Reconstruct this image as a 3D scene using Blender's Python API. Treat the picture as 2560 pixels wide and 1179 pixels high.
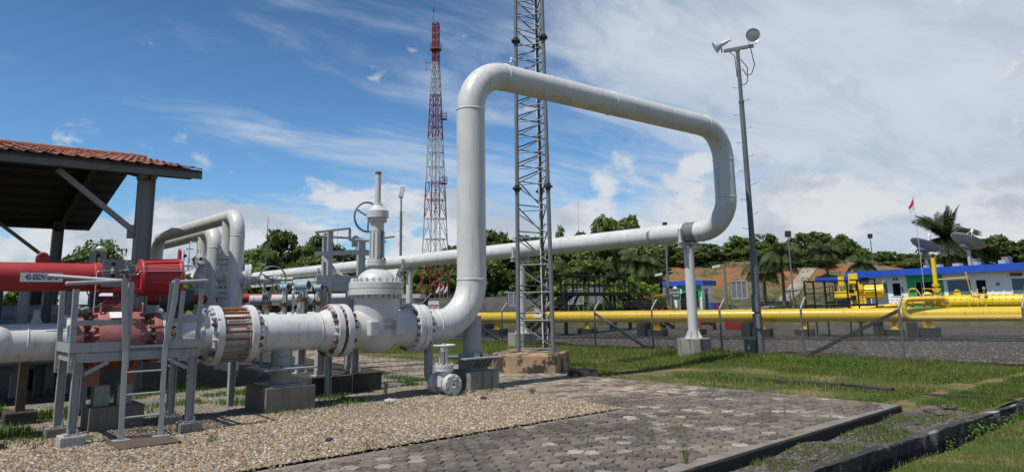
import bpy, bmesh, math, random
import numpy as np
from mathutils import Vector, Matrix, Quaternion

random.seed(7)
rng = np.random.default_rng(7)
PI = math.pi
S = bpy.context.scene
COL = S.collection
for o in list(bpy.data.objects):
    bpy.data.objects.remove(o)

# ------------------------------------------------------------------ camera
# world axes: +X runs along the main pipe (away, to the right), +Y along the return line (away, to the left)
yaw, pitch, roll = 0.867829, 0.18463, -0.016814
fwd = Vector((math.cos(yaw) * math.cos(pitch), math.sin(yaw) * math.cos(pitch), math.sin(pitch)))
rgt = Vector((math.sin(yaw), -math.cos(yaw), 0))
upv = rgt.cross(fwd)
c_, s_ = math.cos(roll), math.sin(roll)
rgt, upv = c_ * rgt + s_ * upv, -s_ * rgt + c_ * upv
camd = bpy.data.cameras.new('camera')
cam = bpy.data.objects.new('camera', camd)
COL.objects.link(cam)
M3 = Matrix((rgt, upv, -fwd)).transposed()
cam.matrix_world = Matrix.Translation((0, 0, 1.65)) @ M3.to_4x4()
camd.sensor_fit = 'HORIZONTAL'
camd.sensor_width = 36
camd.lens = 36 * 1806.9 / 2560
camd.shift_y = -(589.5 - 421.64) / 2560
camd.clip_start = 0.1
camd.clip_end = 6000
S.camera = cam

# ------------------------------------------------------------------ sun, sky, exposure
SUN = Vector((-0.54, -0.02, 1.0)).normalized()
ld = bpy.data.lights.new('sun', 'SUN')
ld.energy = 5.0
ld.angle = math.radians(0.53)
ld.color = (1.0, 0.955, 0.89)
lo = bpy.data.objects.new('sun', ld)
COL.objects.link(lo)
lo.rotation_euler = SUN.to_track_quat('Z', 'Y').to_euler()
lo.location = (0, 0, 40)

W = bpy.data.worlds.new('World')
S.world = W
W.use_nodes = True


class NT:
    """small helper for building node trees"""
    def __init__(s, tree):
        s.t = tree
        s.n = tree.nodes
        s.l = tree.links

    def new(s, kind, **kw):
        nd = s.n.new(kind)
        for k, v in kw.items():
            setattr(nd, k, v)
        return nd

    def put(s, sock, val):
        if isinstance(val, bpy.types.NodeSocket):
            s.l.new(val, sock)
        elif val is not None:
            if hasattr(sock, 'default_value'):
                dv = sock.default_value
                if hasattr(dv, '__len__') and len(dv) == 4 and hasattr(val, '__len__') and len(val) == 3:
                    val = (*val, 1)
                sock.default_value = val

    def math(s, op, a, b=None, c=None, clamp=False):
        nd = s.new('ShaderNodeMath', operation=op, use_clamp=clamp)
        s.put(nd.inputs[0], a)
        s.put(nd.inputs[1], b)
        if c is not None:
            s.put(nd.inputs[2], c)
        return nd.outputs[0]

    def vmath(s, op, a, b=None, out=0):
        nd = s.new('ShaderNodeVectorMath', operation=op)
        s.put(nd.inputs[0], a)
        if b is not None:
            s.put(nd.inputs[1], b)
        return nd.outputs[out]

    def mix(s, f, a, b, mode='MIX'):
        nd = s.new('ShaderNodeMix', data_type='RGBA', blend_type=mode)
        s.put(nd.inputs[0], f)
        s.put(nd.inputs[6], a)
        s.put(nd.inputs[7], b)
        return nd.outputs[2]

    def ramp(s, v, lo, hi, a=0.0, b=1.0, smooth=True):
        nd = s.new('ShaderNodeMapRange', interpolation_type='SMOOTHSTEP' if smooth else 'LINEAR')
        s.put(nd.inputs[0], v)
        nd.inputs[1].default_value = lo
        nd.inputs[2].default_value = hi
        nd.inputs[3].default_value = a
        nd.inputs[4].default_value = b
        return nd.outputs[0]

    def noise(s, vec, scale, detail=4, rough=.55, dist=0, dim='3D'):
        nd = s.new('ShaderNodeTexNoise', noise_dimensions=dim)
        s.put(nd.inputs['Vector'], vec)
        nd.inputs['Scale'].default_value = scale
        nd.inputs['Detail'].default_value = detail
        nd.inputs['Roughness'].default_value = rough
        nd.inputs['Distortion'].default_value = dist
        return nd.outputs['Fac']

    def mapping(s, vec, loc=(0, 0, 0), rot=(0, 0, 0), sc=(1, 1, 1)):
        nd = s.new('ShaderNodeMapping')
        s.put(nd.inputs[0], vec)
        nd.inputs[1].default_value = loc
        nd.inputs[2].default_value = rot
        nd.inputs[3].default_value = sc
        return nd.outputs[0]

    def comb(s, x, y, z):
        nd = s.new('ShaderNodeCombineXYZ')
        for i, v in enumerate((x, y, z)):
            s.put(nd.inputs[i], v)
        return nd.outputs[0]

    def sep(s, v):
        nd = s.new('ShaderNodeSeparateXYZ')
        s.put(nd.inputs[0], v)
        return nd.outputs


w = NT(W.node_tree)
for nd in list(w.n):
    w.n.remove(nd)
sky = w.new('ShaderNodeTexSky', sky_type='NISHITA')
sky.sun_disc = False
sky.sun_elevation = math.asin(SUN.z)
sky.sun_rotation = math.atan2(SUN.x, SUN.y)
sky.altitude = 50
sky.air_density = 1.0
sky.dust_density = 0.6
sky.ozone_density = 1.6
tc = w.new('ShaderNodeTexCoord').outputs['Generated']
dx, dy, dz = w.sep(tc)
el = w.math('MAXIMUM', dz, 0.0)
az = w.math('ARCTAN2', w.math('MULTIPLY_ADD', dx, 0.763, w.math('MULTIPLY', dy, -0.647)),
            w.math('MULTIPLY_ADD', dx, 0.647, w.math('MULTIPLY', dy, 0.763)))      # bearing, 0 straight ahead, + to the right
inv = w.math('DIVIDE', 1.0, w.math('ADD', el, 0.16))
P = w.comb(w.math('MULTIPLY', dx, inv), w.math('MULTIPLY', dy, inv), 0.0)
deep = w.ramp(dz, 0.05, 0.62, 1.08, 0.60)
skc = w.mix(1.0, w.mix(1.0, sky.outputs[0], (0.70, 1.08, 1.40), 'MULTIPLY'), w.comb(deep, deep, deep), 'MULTIPLY')
# high thin cirrus in streaks
warp = w.noise(P, 1.1, 3, .5)
Pw = w.vmath('ADD', P, w.comb(w.math('MULTIPLY', warp, 0.9), w.math('MULTIPLY', warp, -0.5), 0.0))
Ps = w.mapping(Pw, (0.6, 0.2, 0), (0, 0, math.radians(72)), (0.55, 1.9, 1))
ci = w.noise(Ps, 1.5, 9, .62, .35)
ci2 = w.noise(w.mapping(P, (3.1, 1.7, 0)), 0.75, 5, .55)
cover = w.math('ADD', w.math('MULTIPLY', w.math('MULTIPLY', w.ramp(az, -0.45, 0.45), w.ramp(az, 1.5, 0.9)), 0.24), w.math('MULTIPLY_ADD', ci2, 0.55, -0.29))
cirrus = w.math('MULTIPLY', w.ramp(w.math('ADD', ci, cover), 0.48, 0.86), 0.88)
# milky veil that thickens to the right, cleared out of view to weaken fill light
strk = w.noise(w.mapping(Pw, (2.2, 0.9, 0), (0, 0, math.radians(72)), (0.45, 1.5, 1)), 0.9, 6, .58, .2)
veil = w.math('MULTIPLY', w.ramp(w.math('ADD', az, w.math('ADD', w.math('MULTIPLY_ADD', ci2, 0.7, -0.35), w.math('MULTIPLY_ADD', strk, 1.1, -0.55))), 0.0, 0.42), w.math('MULTIPLY', w.ramp(az, 1.5, 0.9), 0.92))
skc = w.mix(veil, skc, (4.9, 5.75, 6.8))
skc = w.mix(cirrus, skc, (6.9, 7.6, 8.5))
# cumulus banks low over the horizon
Q = w.comb(w.math('MULTIPLY', az, 5.0), w.math('MULTIPLY', dz, 9.5), 0.4)
cu = w.noise(Q, 1.9, 8, .56, .25)
band = w.math('MULTIPLY', w.ramp(dz, 0.235, 0.06), w.ramp(dz, -0.06, 0.03))
cum = w.ramp(w.math('MULTIPLY_ADD', band, 0.30, w.math('ADD', cu, w.math('MULTIPLY', w.ramp(az, -0.3, 0.6), 0.035))), 0.635, 0.755)
shade = w.noise(w.vmath('ADD', Q, (0.12, -0.42, 0)), 1.9, 6, .55, .25)
light = w.noise(Q, 5.0, 5, .6)
cumcol = w.mix(w.ramp(w.math('MULTIPLY_ADD', light, 0.3, shade), 0.56, 0.80), (7.8, 8.1, 8.5), (5.2, 5.8, 6.6))
skc = w.mix(w.math('MULTIPLY', cum, 0.92), skc, cumcol)
bg = w.new('ShaderNodeBackground')
w.l.new(skc, bg.inputs[0])
bg.inputs[1].default_value = 0.098
w.l.new(bg.outputs[0], w.new('ShaderNodeOutputWorld').inputs[0])

S.view_settings.view_transform = 'Standard'
S.view_settings.look = 'None'
S.view_settings.exposure = -0.10
S.view_settings.gamma = 1.0
S.view_settings.use_curve_mapping = False
S.cycles.max_bounces = 6
S.cycles.transparent_max_bounces = 8

# ------------------------------------------------------------------ materials


def M(name, base, rough=.5, metal=0.0, var=.08, vs=1.7, streak=None, spots=None, spots2=None, bump=0.0, bs=60, spec=.5, rnd=0.0, island=0.0, low=None):
    m = bpy.data.materials.new(name)
    m.use_nodes = True
    t = NT(m.node_tree)
    b = t.n['Principled BSDF']
    pos = t.new('ShaderNodeNewGeometry').outputs['Position']
    n1 = t.noise(pos, vs, 5, .6)
    k = t.ramp(n1, .3, .7, 1 - var, 1 + var, False)
    if rnd:
        r = t.new('ShaderNodeObjectInfo').outputs['Random']
        k = t.math('MULTIPLY', k, t.ramp(r, 0, 1, 1 - rnd, 1 + rnd, False))
    if island:
        r = t.new('ShaderNodeNewGeometry').outputs['Random Per Island']
        k = t.math('MULTIPLY', k, t.ramp(r, 0, 1, 1 - island, 1 + island, False))
    c = t.mix(1.0, base, t.comb(k, k, k), 'MULTIPLY')
    if streak:                                   # runs of grime down the surface: colour, amount, threshold
        scol, amt, th = streak
        sv = t.mapping(pos, sc=(9, 9, .55))
        c = t.mix(t.math('MULTIPLY', t.ramp(t.noise(sv, 1.3, 5, .6), th, th + .2), amt), c, scol)
    for sp in (spots, spots2):
        if sp:                                   # patches: colour, amount, threshold, scale
            scol, amt, th, ss = sp
            c = t.mix(t.math('MULTIPLY', t.ramp(t.noise(pos, ss, 6, .62), th, th + .08), amt), c, scol)
    if low:                                      # splash dirt close to the ground: colour, height
        z = t.sep(pos)[2]
        f = t.ramp(t.math('MULTIPLY_ADD', t.noise(pos, 4, 5), .5 * low[1], z), low[1] * 1.25, low[1] * .35)
        c = t.mix(f, c, low[0])
    t.put(b.inputs['Base Color'], c)
    t.put(b.inputs['Roughness'], t.ramp(n1, .3, .7, max(.05, rough - .08), min(1, rough + .1), False))
    b.inputs['Metallic'].default_value = metal
    b.inputs['Specular IOR Level'].default_value = spec
    if bump:
        bn = t.new('ShaderNodeBump')
        bn.inputs['Strength'].default_value = bump
        bn.inputs['Distance'].default_value = .01
        t.put(bn.inputs['Height'], t.noise(pos, bs, 4, .6))
        t.l.new(bn.outputs[0], b.inputs['Normal'])
    return m


RUST = (.17, .055, .022)
GRIME = (.25, .22, .17)
m_white = M('white_pipe_paint', (.56, .56, .545), .42, var=.08, vs=1.6, streak=((.27, .24, .18), .6, .53), spots=((.27, .17, .10), .65, .675, 4), spots2=((.62, .62, .61), .6, .60, 1.1), bump=.08, bs=25)
m_valve = M('valve_paint', (.54, .535, .51), .42, var=.06, vs=2.5, streak=((.36, .32, .26), .45, .55), spots=((.30, .20, .12), .5, .70, 6), bump=.25, bs=55)
m_weld = M('weld_paint', (.60, .58, .54), .6, var=.2, vs=12, spots=((.26, .16, .09), .7, .56, 9), bump=.5, bs=90)
m_flange = M('flange_paint', (.56, .57, .57), .42, var=.07, vs=3, streak=((.33, .17, .09), .6, .58), spots=((.26, .10, .04), .75, .66, 7), bump=.08)
m_rust = M('rusty_steel', (.23, .075, .03), .75, var=.35, vs=14, spots=((.30, .14, .07), .8, .55, 40), bump=.5, bs=140)
m_rustbolt = M('rusty_bolt', (.155, .068, .038), .7, var=.3, vs=25, rnd=.35, spots=((.42, .38, .33), .8, .60, 24), bump=.4, bs=120)
m_whitebolt = M('painted_bolt', (.50, .49, .47), .5, var=.1, vs=12, rnd=.12, spots=((.27, .12, .06), .7, .66, 22))
m_grey = M('grey_steel_paint', (.31, .32, .315), .5, var=.1, vs=2.5, streak=((.17, .17, .14), .55, .54), spots=((.25, .29, .19), .5, .64, 9), spots2=((.20, .11, .06), .6, .71, 14), bump=.06)
m_grey2 = M('pale_grey_steel_paint', (.36, .37, .36), .5, var=.08, vs=2.5, streak=((.24, .24, .2), .5, .55))
m_shed = M('dirty_shed_steel', (.24, .24, .225), .6, var=.14, vs=2, streak=((.09, .085, .075), .5, .52))
m_galv = M('galvanised_steel', (.18, .19, .195), .45, .3, var=.16, vs=14, streak=((.18, .18, .17), .35, .60))
m_galvd = M('dark_galvanised_steel', (.085, .09, .092), .5, .3, var=.2, vs=10, streak=((.10, .10, .09), .4, .58))
m_pole = M('dull_grey_pole_paint', (.135, .145, .15), .5, .2, var=.14, vs=5, streak=((.09, .09, .085), .4, .56))
m_post = M('galvanised_post', (.25, .26, .265), .5, .2, var=.14, vs=9, streak=((.20, .17, .13), .5, .58))
m_darksteel = M('dark_steel', (.075, .08, .08), .5, .2, var=.2, vs=6)
m_chrome = M('stainless_tubing', (.60, .61, .62), .22, .9, var=.08, vs=20)
m_conc = M('concrete', (.25, .235, .205), .9, var=.18, vs=3, streak=((.10, .092, .08), .85, .48), spots=((.20, .15, .11), .6, .62, 4), bump=.5, bs=45)
m_concw = M('pale_concrete', (.40, .385, .34), .9, var=.12, vs=3.5, streak=((.17, .16, .14), .7, .52), bump=.45, bs=50)
m_concbr = M('brown_stained_concrete', (.195, .165, .138), .9, var=.2, vs=2.5, streak=((.085, .07, .058), .5, .50), spots=((.30, .26, .2), .5, .66, 6), bump=.5, bs=45)
m_conctan = M('tan_plaster_concrete', (.36, .235, .14), .9, var=.16, vs=2.6, spots=((.03, .026, .02), .95, .475, 1.9), spots2=((.48, .42, .32), .7, .58, 3.3), streak=((.22, .16, .10), .5, .55), bump=.5, bs=35)
m_mould = M('mouldy_concrete', (.045, .042, .037), .95, var=.4, vs=2.2, spots=((.36, .35, .33), .9, .66, 1.5), spots2=((.11, .09, .075), .6, .60, 5), bump=.8, bs=30)
m_block = M('black_painted_block', (.028, .028, .028), .75, var=.4, vs=4, streak=((.20, .20, .19), .45, .66), bump=.4, bs=40)
m_red = M('red_paint', (.33, .020, .021), .5, var=.12, vs=1.5, streak=((.20, .018, .018), .5, .55), spots=((.42, .10, .09), .5, .66, 5))
m_fred = M('faded_red_paint', (.36, .125, .105), .62, var=.14, vs=2.2, spots=((.40, .37, .37), .75, .60, 2.6), streak=((.27, .065, .05), .5, .55), bump=.15, bs=50)
m_yel = M('yellow_paint', (.80, .545, .016), .36, var=.07, vs=.9, streak=((.40, .25, .03), .6, .54), spots=((.25, .14, .04), .6, .67, 3), spots2=((.80, .60, .12), .5, .62, 1.0))
m_yeld = M('yellow_sun_bleached_paint', (.66, .46, .06), .5, var=.09, vs=1.5, streak=((.30, .2, .04), .4, .56))
m_black = M('black_paint', (.010, .010, .011), .6, var=.3, vs=4, spec=.2)
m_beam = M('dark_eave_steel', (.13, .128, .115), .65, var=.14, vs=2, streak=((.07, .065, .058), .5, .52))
m_rubber = M('black_cable', (.014, .014, .015), .55, var=.2)
m_sign = M('white_sign_face', (.74, .74, .73), .45, var=.03)
m_text = M('black_print', (.012, .012, .014), .6, var=.0)
m_ink = M('marker_writing', (.27, .27, .27), .7, var=.2)
m_redprint = M('red_print', (.50, .02, .02), .5, var=.02)
m_green = M('green_paint', (.02, .40, .13), .55, var=.05)
m_greensign = M('green_sign_face', (.01, .12, .06), .5, var=.06)
m_blue = M('blue_paint', (.018, .085, .50), .5, var=.06, vs=.6, streak=((.02, .06, .33), .3, .6))
m_wall = M('white_wall_paint', (.90, .87, .86), .85, var=.05, vs=.5, streak=((.50, .48, .45), .35, .58), low=((.52, .46, .40), 1.3))
m_pink = M('pale_wall_paint', (.70, .64, .64), .85, var=.05, vs=.6, streak=((.48, .43, .41), .3, .58))
m_door = M('grey_blue_door_paint', (.115, .165, .205), .5, var=.06)
m_glass = M('dark_window_glass', (.010, .011, .012), .08, var=.2)
m_orange = M('orange_paint', (.62, .19, .02), .5, var=.05)
m_dish = M('dish_paint', (.34, .325, .30), .6, var=.1, vs=1.2, streak=((.22, .21, .2), .5, .5))
m_tred = M('tower_red_paint', (.20, .03, .028), .55, var=.15, vs=.7)
m_twhite = M('tower_white_paint', (.42, .41, .41), .55, var=.12, vs=.7, spots=((.34, .24, .2), .5, .6, 1.2))
m_tile = M('terracotta_tile', (.235, .085, .05), .75, var=.14, vs=2.3, rnd=.22, spots=((.10, .055, .045), .6, .60, 4), bump=.25, bs=50)
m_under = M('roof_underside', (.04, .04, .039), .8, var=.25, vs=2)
m_wood = M('dark_timber', (.085, .062, .045), .85, var=.25, vs=5, bump=.4, bs=50)
m_bluegrey = M('blue_grey_instrument_paint', (.25, .36, .43), .4, var=.06)
m_gauge = M('gauge_face', (.22, .23, .21), .3, var=.08)
m_orangestain = M('orange_stained_paint', (.17, .065, .03), .7, var=.3, vs=5)
m_flagw = M('white_flag_cloth', (.75, .75, .77), .8, var=.03)
m_flagr = M('red_flag_cloth', (.60, .02, .03), .8, var=.05)
m_rope = M('grey_rag', (.32, .31, .27), .95, var=.25, vs=25, bump=.5)
m_teal = M('teal_instrument_paint', (.03, .22, .18), .4, var=.08)
m_reflect = M('lamp_reflector', (.34, .34, .32), .3, .5, var=.06)
m_barkm = M('tree_bark', (.13, .105, .08), .9, var=.3, vs=3, bump=.6, bs=20)
m_silver = M('lamp_housing_paint', (.55, .56, .57), .35, .3, var=.05)
m_plastic = M('translucent_lamp_shade', (.50, .52, .52), .3, var=.1)
m_stone = M('broken_stone', (.09, .075, .063), .9, var=.3, vs=6, rnd=.3, bump=.6, bs=30)
m_kerb = M('paving_kerb_concrete', (.185, .158, .135), .92, var=.25, vs=3, spots=((.07, .06, .052), .7, .62, 1.7), spots2=((.33, .30, .27), .6, .62, 5), bump=.5, bs=50)
m_boardgrey = M('board_back_sheet', (.24, .24, .24), .55, .3, var=.12, vs=2.5, streak=((.15, .15, .15), .5, .52))


def leafmat(name, dark, lite, dry=None, tr=.25):
    m = bpy.data.materials.new(name)
    m.use_nodes = True
    t = NT(m.node_tree)
    b = t.n['Principled BSDF']
    g = t.new('ShaderNodeNewGeometry')
    r = g.outputs['Random Per Island']
    n = t.noise(g.outputs['Position'], .55, 3, .6)
    oi = t.new('ShaderNodeObjectInfo').outputs['Random']
    f = t.math('ADD', t.math('MULTIPLY', r, .55), t.math('MULTIPLY_ADD', n, .9, -.22))
    c = t.mix(t.math('ADD', f, t.math('MULTIPLY_ADD', oi, .7, -.35), clamp=True), dark, lite)
    if dry:
        c = t.mix(t.ramp(t.math('FRACT', t.math('MULTIPLY', r, 17.3)), 1 - dry[1], 1.0), c, dry[0])
    t.put(b.inputs['Base Color'], c)
    b.inputs['Roughness'].default_value = .6
    b.inputs['Specular IOR Level'].default_value = .25
    tl = t.new('ShaderNodeBsdfTranslucent')
    t.put(tl.inputs[0], t.mix(1.0, c, (1.15, 1.2, .5), 'MULTIPLY'))
    mx = t.new('ShaderNodeMixShader')
    mx.inputs[0].default_value = tr
    t.l.new(b.outputs[0], mx.inputs[1])
    t.l.new(tl.outputs[0], mx.inputs[2])
    t.l.new(mx.outputs[0], t.n['Material Output'].inputs[0])
    return m


m_leafA = leafmat('dark_leaves', (.022, .05, .012), (.16, .215, .055))
m_leafB = leafmat('mid_leaves', (.03, .07, .014), (.175, .245, .055))
m_leafC = leafmat('olive_leaves', (.05, .075, .02), (.20, .225, .07), ((.20, .17, .08), .08))
m_palm = leafmat('palm_leaves', (.010, .026, .008), (.065, .10, .026), ((.16, .13, .05), .06))
m_leafV = leafmat('bright_shrub_leaves', (.08, .15, .022), (.28, .38, .08), None, .35)
m_grass = leafmat('grass_blades', (.05, .095, .014), (.19, .245, .05), ((.30, .24, .11), .20), .32)
m_weed = leafmat('weed_leaves', (.035, .09, .012), (.13, .22, .035), None, .3)

# ------------------------------------------------------------------ mesh helpers
ZUP = Vector((0, 0, 1))
OFF = {}                                             # world origin of every object built here


def frame(d, up=ZUP):
    d = Vector(d).normalized()
    if abs(d.dot(up)) > .995:
        up = Vector((1, 0, 0)) if abs(d.x) < .9 else Vector((0, 1, 0))
    x = up.cross(d).normalized()
    return x, d.cross(x).normalized(), d


def fillet(pts, R, n=8):
    """round the corners of a polyline with arcs of radius R"""
    pts = [Vector(p) for p in pts]
    out = [pts[0]]
    for i in range(1, len(pts) - 1):
        a, b, c = pts[i - 1], pts[i], pts[i + 1]
        u, v = (a - b).normalized(), (c - b).normalized()
        ang = u.angle(v)
        if ang > PI - .02:
            out.append(b)
            continue
        t = min(R / math.tan(ang / 2), (a - b).length * .49 if i > 1 else (a - b).length * .98, (c - b).length * .49 if i < len(pts) - 2 else (c - b).length * .98)
        r = t * math.tan(ang / 2)
        cen = b + (u + v).normalized() * (r / math.sin(ang / 2))
        p0, p1 = b + u * t - cen, b + v * t - cen
        tot = p0.angle(p1)
        ax = p0.cross(p1).normalized()
        for k in range(n + 1):
            out.append(cen + Quaternion(ax, tot * k / n) @ p0)
    out.append(pts[-1])
    return out


class MB:
    def __init__(s):
        s.v, s.f, s.sm, s.mi = [], [], [], []

    def add(s, vs, fs, smooth=False, mi=0):
        o = len(s.v)
        s.v.extend(tuple(p) for p in vs)
        for q in fs:
            s.f.append([i + o for i in q])
            s.sm.append(smooth)
            s.mi.append(mi)
        return s

    def box(s, x0, y0, z0, x1, y1, z1, mi=0):
        v = [(x, y, z) for z in (z0, z1) for y in (y0, y1) for x in (x0, x1)]
        return s.add(v, [(0, 2, 3, 1), (4, 5, 7, 6), (0, 1, 5, 4), (2, 6, 7, 3), (0, 4, 6, 2), (1, 3, 7, 5)], mi=mi)

    def obox(s, c, ax, ay, az, mi=0):
        """box round c with half-axes ax, ay, az"""
        c, ax, ay, az = Vector(c), Vector(ax), Vector(ay), Vector(az)
        v = [c + i * ax + j * ay + k * az for k in (-1, 1) for j in (-1, 1) for i in (-1, 1)]
        return s.add(v, [(0, 2, 3, 1), (4, 5, 7, 6), (0, 1, 5, 4), (2, 6, 7, 3), (0, 4, 6, 2), (1, 3, 7, 5)], mi=mi)

    def bar(s, p0, p1, w, h, up=ZUP, mi=0):
        p0, p1 = Vector(p0), Vector(p1)
        x, y, d = frame(p1 - p0, Vector(up))
        return s.obox((p0 + p1) / 2, x * w / 2, y * h / 2, (p1 - p0) / 2, mi)

    def prof(s, p0, p1, poly, up=ZUP, mi=0):
        """flat-sided section swept along a line"""
        p0, p1 = Vector(p0), Vector(p1)
        x, y, d = frame(p1 - p0, Vector(up))
        n = len(poly)
        v = [p + x * a + y * b for p in (p0, p1) for a, b in poly]
        return s.add(v, [(i, (i + 1) % n, n + (i + 1) % n, n + i) for i in range(n)] + [tuple(range(n))[::-1], tuple(range(n, 2 * n))], mi=mi)

    def ibeam(s, p0, p1, w, h, t=.012, up=ZUP, mi=0):
        a, b, c = w / 2, h / 2, t / 2
        return s.prof(p0, p1, [(-a, -b), (a, -b), (a, -b + t), (c, -b + t), (c, b - t), (a, b - t), (a, b), (-a, b), (-a, b - t), (-c, b - t), (-c, -b + t), (-a, -b + t)], up, mi)

    def angle(s, p0, p1, w, t=.008, up=ZUP, mi=0, fx=1, fy=1):
        return s.prof(p0, p1, [(0, 0), (fx * w, 0), (fx * w, fy * t), (fx * t, fy * t), (fx * t, fy * w), (0, fy * w)][::(1 if fx * fy > 0 else -1)], up, mi)

    def chan(s, p0, p1, w, h, t=.01, up=ZUP, mi=0):
        b = h / 2
        return s.prof(p0, p1, [(0, -b), (w, -b), (w, -b + t), (t, -b + t), (t, b - t), (w, b - t), (w, b), (0, b)], up, mi)

    def cyl(s, p0, p1, r, r1=None, n=16, caps=True, mi=0, smooth=True):
        p0, p1 = Vector(p0), Vector(p1)
        r1 = r if r1 is None else r1
        x, y, d = frame(p1 - p0)
        ring = [(math.cos(2 * PI * i / n), math.sin(2 * PI * i / n)) for i in range(n)]
        v = [p + x * (q * a) + y * (q * b) for p, q in ((p0, r), (p1, r1)) for a, b in ring]
        s.add(v, [(i, (i + 1) % n, n + (i + 1) % n, n + i) for i in range(n)], smooth, mi)
        if caps:
            s.add(v[:n], [tuple(range(n))[::-1]], False, mi)
            s.add(v[n:], [tuple(range(n))], False, mi)
        return s

    def tube(s, pts, r, n=12, caps=True, mi=0, closed=False):
        pts = [Vector(p) for p in pts]
        m = len(pts)
        x, y, d = frame(pts[1] - pts[0])
        v = []
        for i in range(m):
            if closed:
                t = pts[(i + 1) % m] - pts[i - 1]
            else:
                t = (pts[min(i + 1, m - 1)] - pts[i]).normalized() + (pts[i] - pts[max(i - 1, 0)]).normalized()
            t.normalize()
            x = (x - t * x.dot(t)).normalized()
            y = t.cross(x)
            ri = r[i] if isinstance(r, (list, tuple)) else r
            v += [pts[i] + (x * math.cos(2 * PI * k / n) + y * math.sin(2 * PI * k / n)) * ri for k in range(n)]
        fs = [(i * n + k, i * n + (k + 1) % n, ((i + 1) % m) * n + (k + 1) % n, ((i + 1) % m) * n + k) for i in range(m if closed else m - 1) for k in range(n)]
        s.add(v, fs, True, mi)
        if caps and not closed:
            s.add(v[:n], [tuple(range(n))[::-1]], False, mi)
            s.add(v[-n:], [tuple(range(n))], False, mi)
        return s

    def lathe(s, base, axis, prof, n=32, mi=0, sharp=28):
        """profile of (distance along axis, radius); corners sharper than `sharp` degrees stay crisp"""
        base = Vector(base)
        x, y, d = frame(axis)
        runs, cur = [], [prof[0]]
        for i in range(1, len(prof)):
            cur.append(prof[i])
            if i < len(prof) - 1:
                a = Vector((prof[i][0] - prof[i - 1][0], prof[i][1] - prof[i - 1][1]))
                b = Vector((prof[i + 1][0] - prof[i][0], prof[i + 1][1] - prof[i][1]))
                if a.length > 1e-9 and b.length > 1e-9 and abs(a.angle(b)) > math.radians(sharp):
                    runs.append(cur)
                    cur = [prof[i]]
        runs.append(cur)
        for run in runs:
            v = [base + d * t + (x * math.cos(2 * PI * k / n) + y * math.sin(2 * PI * k / n)) * max(r, 1e-4) for t, r in run for k in range(n)]
            s.add(v, [(i * n + k, i * n + (k + 1) % n, (i + 1) * n + (k + 1) % n, (i + 1) * n + k) for i in range(len(run) - 1) for k in range(n)], True, mi)
        return s

    def torus(s, c, axis, R, r, n=32, m=8, mi=0):
        x, y, d = frame(axis)
        c = Vector(c)
        return s.tube([c + (x * math.cos(2 * PI * k / n) + y * math.sin(2 * PI * k / n)) * R for k in range(n)], r, m, closed=True, mi=mi)

    def ball(s, c, r, n=14, m=8, mi=0):
        rx, ry, rz = r if isinstance(r, (tuple, list)) else (r, r, r)
        c = Vector(c)
        v = [c + Vector((rx * math.sin(PI * i / m) * math.cos(2 * PI * k / n), ry * math.sin(PI * i / m) * math.sin(2 * PI * k / n), rz * math.cos(PI * i / m))) for i in range(m + 1) for k in range(n)]
        return s.add(v, [(i * n + k, (i + 1) * n + k, (i + 1) * n + (k + 1) % n, i * n + (k + 1) % n) for i in range(m) for k in range(n)], True, mi)

    def poly(s, pts, mi=0):
        return s.add(pts, [tuple(range(len(pts)))], mi=mi)

    def prism(s, pts, h, mi=0):
        """outline (counter-clockwise seen against h) pushed along the vector h"""
        h = Vector(h)
        pts = [Vector(p) for p in pts]
        n = len(pts)
        return s.add(pts + [p + h for p in pts], [(i, (i + 1) % n, n + (i + 1) % n, n + i) for i in range(n)] + [tuple(range(n))[::-1], tuple(range(n, 2 * n))], mi=mi)

    def mesh(s, name, mats, off=(0, 0, 0), bevel=0, rough=0):
        me = bpy.data.meshes.new(name)
        ox, oy, oz = off
        me.from_pydata([(a - ox, b - oy, c - oz) for a, b, c in s.v], [], s.f)
        for m in (mats if isinstance(mats, (list, tuple)) else [mats]):
            me.materials.append(m)
        me.polygons.foreach_set('use_smooth', s.sm)
        me.polygons.foreach_set('material_index', s.mi)
        if bevel:
            bm = bmesh.new()
            bm.from_mesh(me)
            bmesh.ops.remove_doubles(bm, verts=bm.verts, dist=1e-5)
            es = [e for e in bm.edges if len(e.link_faces) == 2 and e.calc_face_angle(0) > .5]
            bmesh.ops.bevel(bm, geom=es, offset=bevel, segments=2, profile=.6, affect='EDGES', clamp_overlap=True)
            if rough:
                for vv in bm.verts:
                    vv.co += Vector((random.uniform(-rough, rough), random.uniform(-rough, rough), random.uniform(-rough, rough)))
            bm.to_mesh(me)
            bm.free()
        me.update()
        return me


def link(name, data, parent=None, off=(0, 0, 0)):
    o = bpy.data.objects.new(name, data)
    COL.objects.link(o)
    off = Vector(off)
    if parent is not None:
        o.parent = parent
        o.location = off - OFF[parent]
    else:
        o.location = off
    OFF[o] = off
    return o


def tag(o, label=None, cat=None, group=None, kind=None):
    for k, v in (('label', label), ('category', cat), ('group', group), ('kind', kind)):
        if v:
            o[k] = v
    return o


def thing(name, label, cat, loc=(0, 0, 0), group=None):
    return tag(link(name, None, None, loc), label, cat, group)


def part(name, mb, mats, parent, label=None, kind=None, bevel=0, rough=0):
    o = link(name, mb.mesh(name, mats, OFF[parent], bevel, rough), parent, OFF[parent])
    return tag(o, label, None, None, kind)


def solo(name, mb, mats, label=None, cat=None, loc=(0, 0, 0), group=None, kind=None, bevel=0, rough=0):
    o = link(name, mb.mesh(name, mats, loc, bevel, rough), None, loc)
    return tag(o, label, cat, group, kind)


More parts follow.
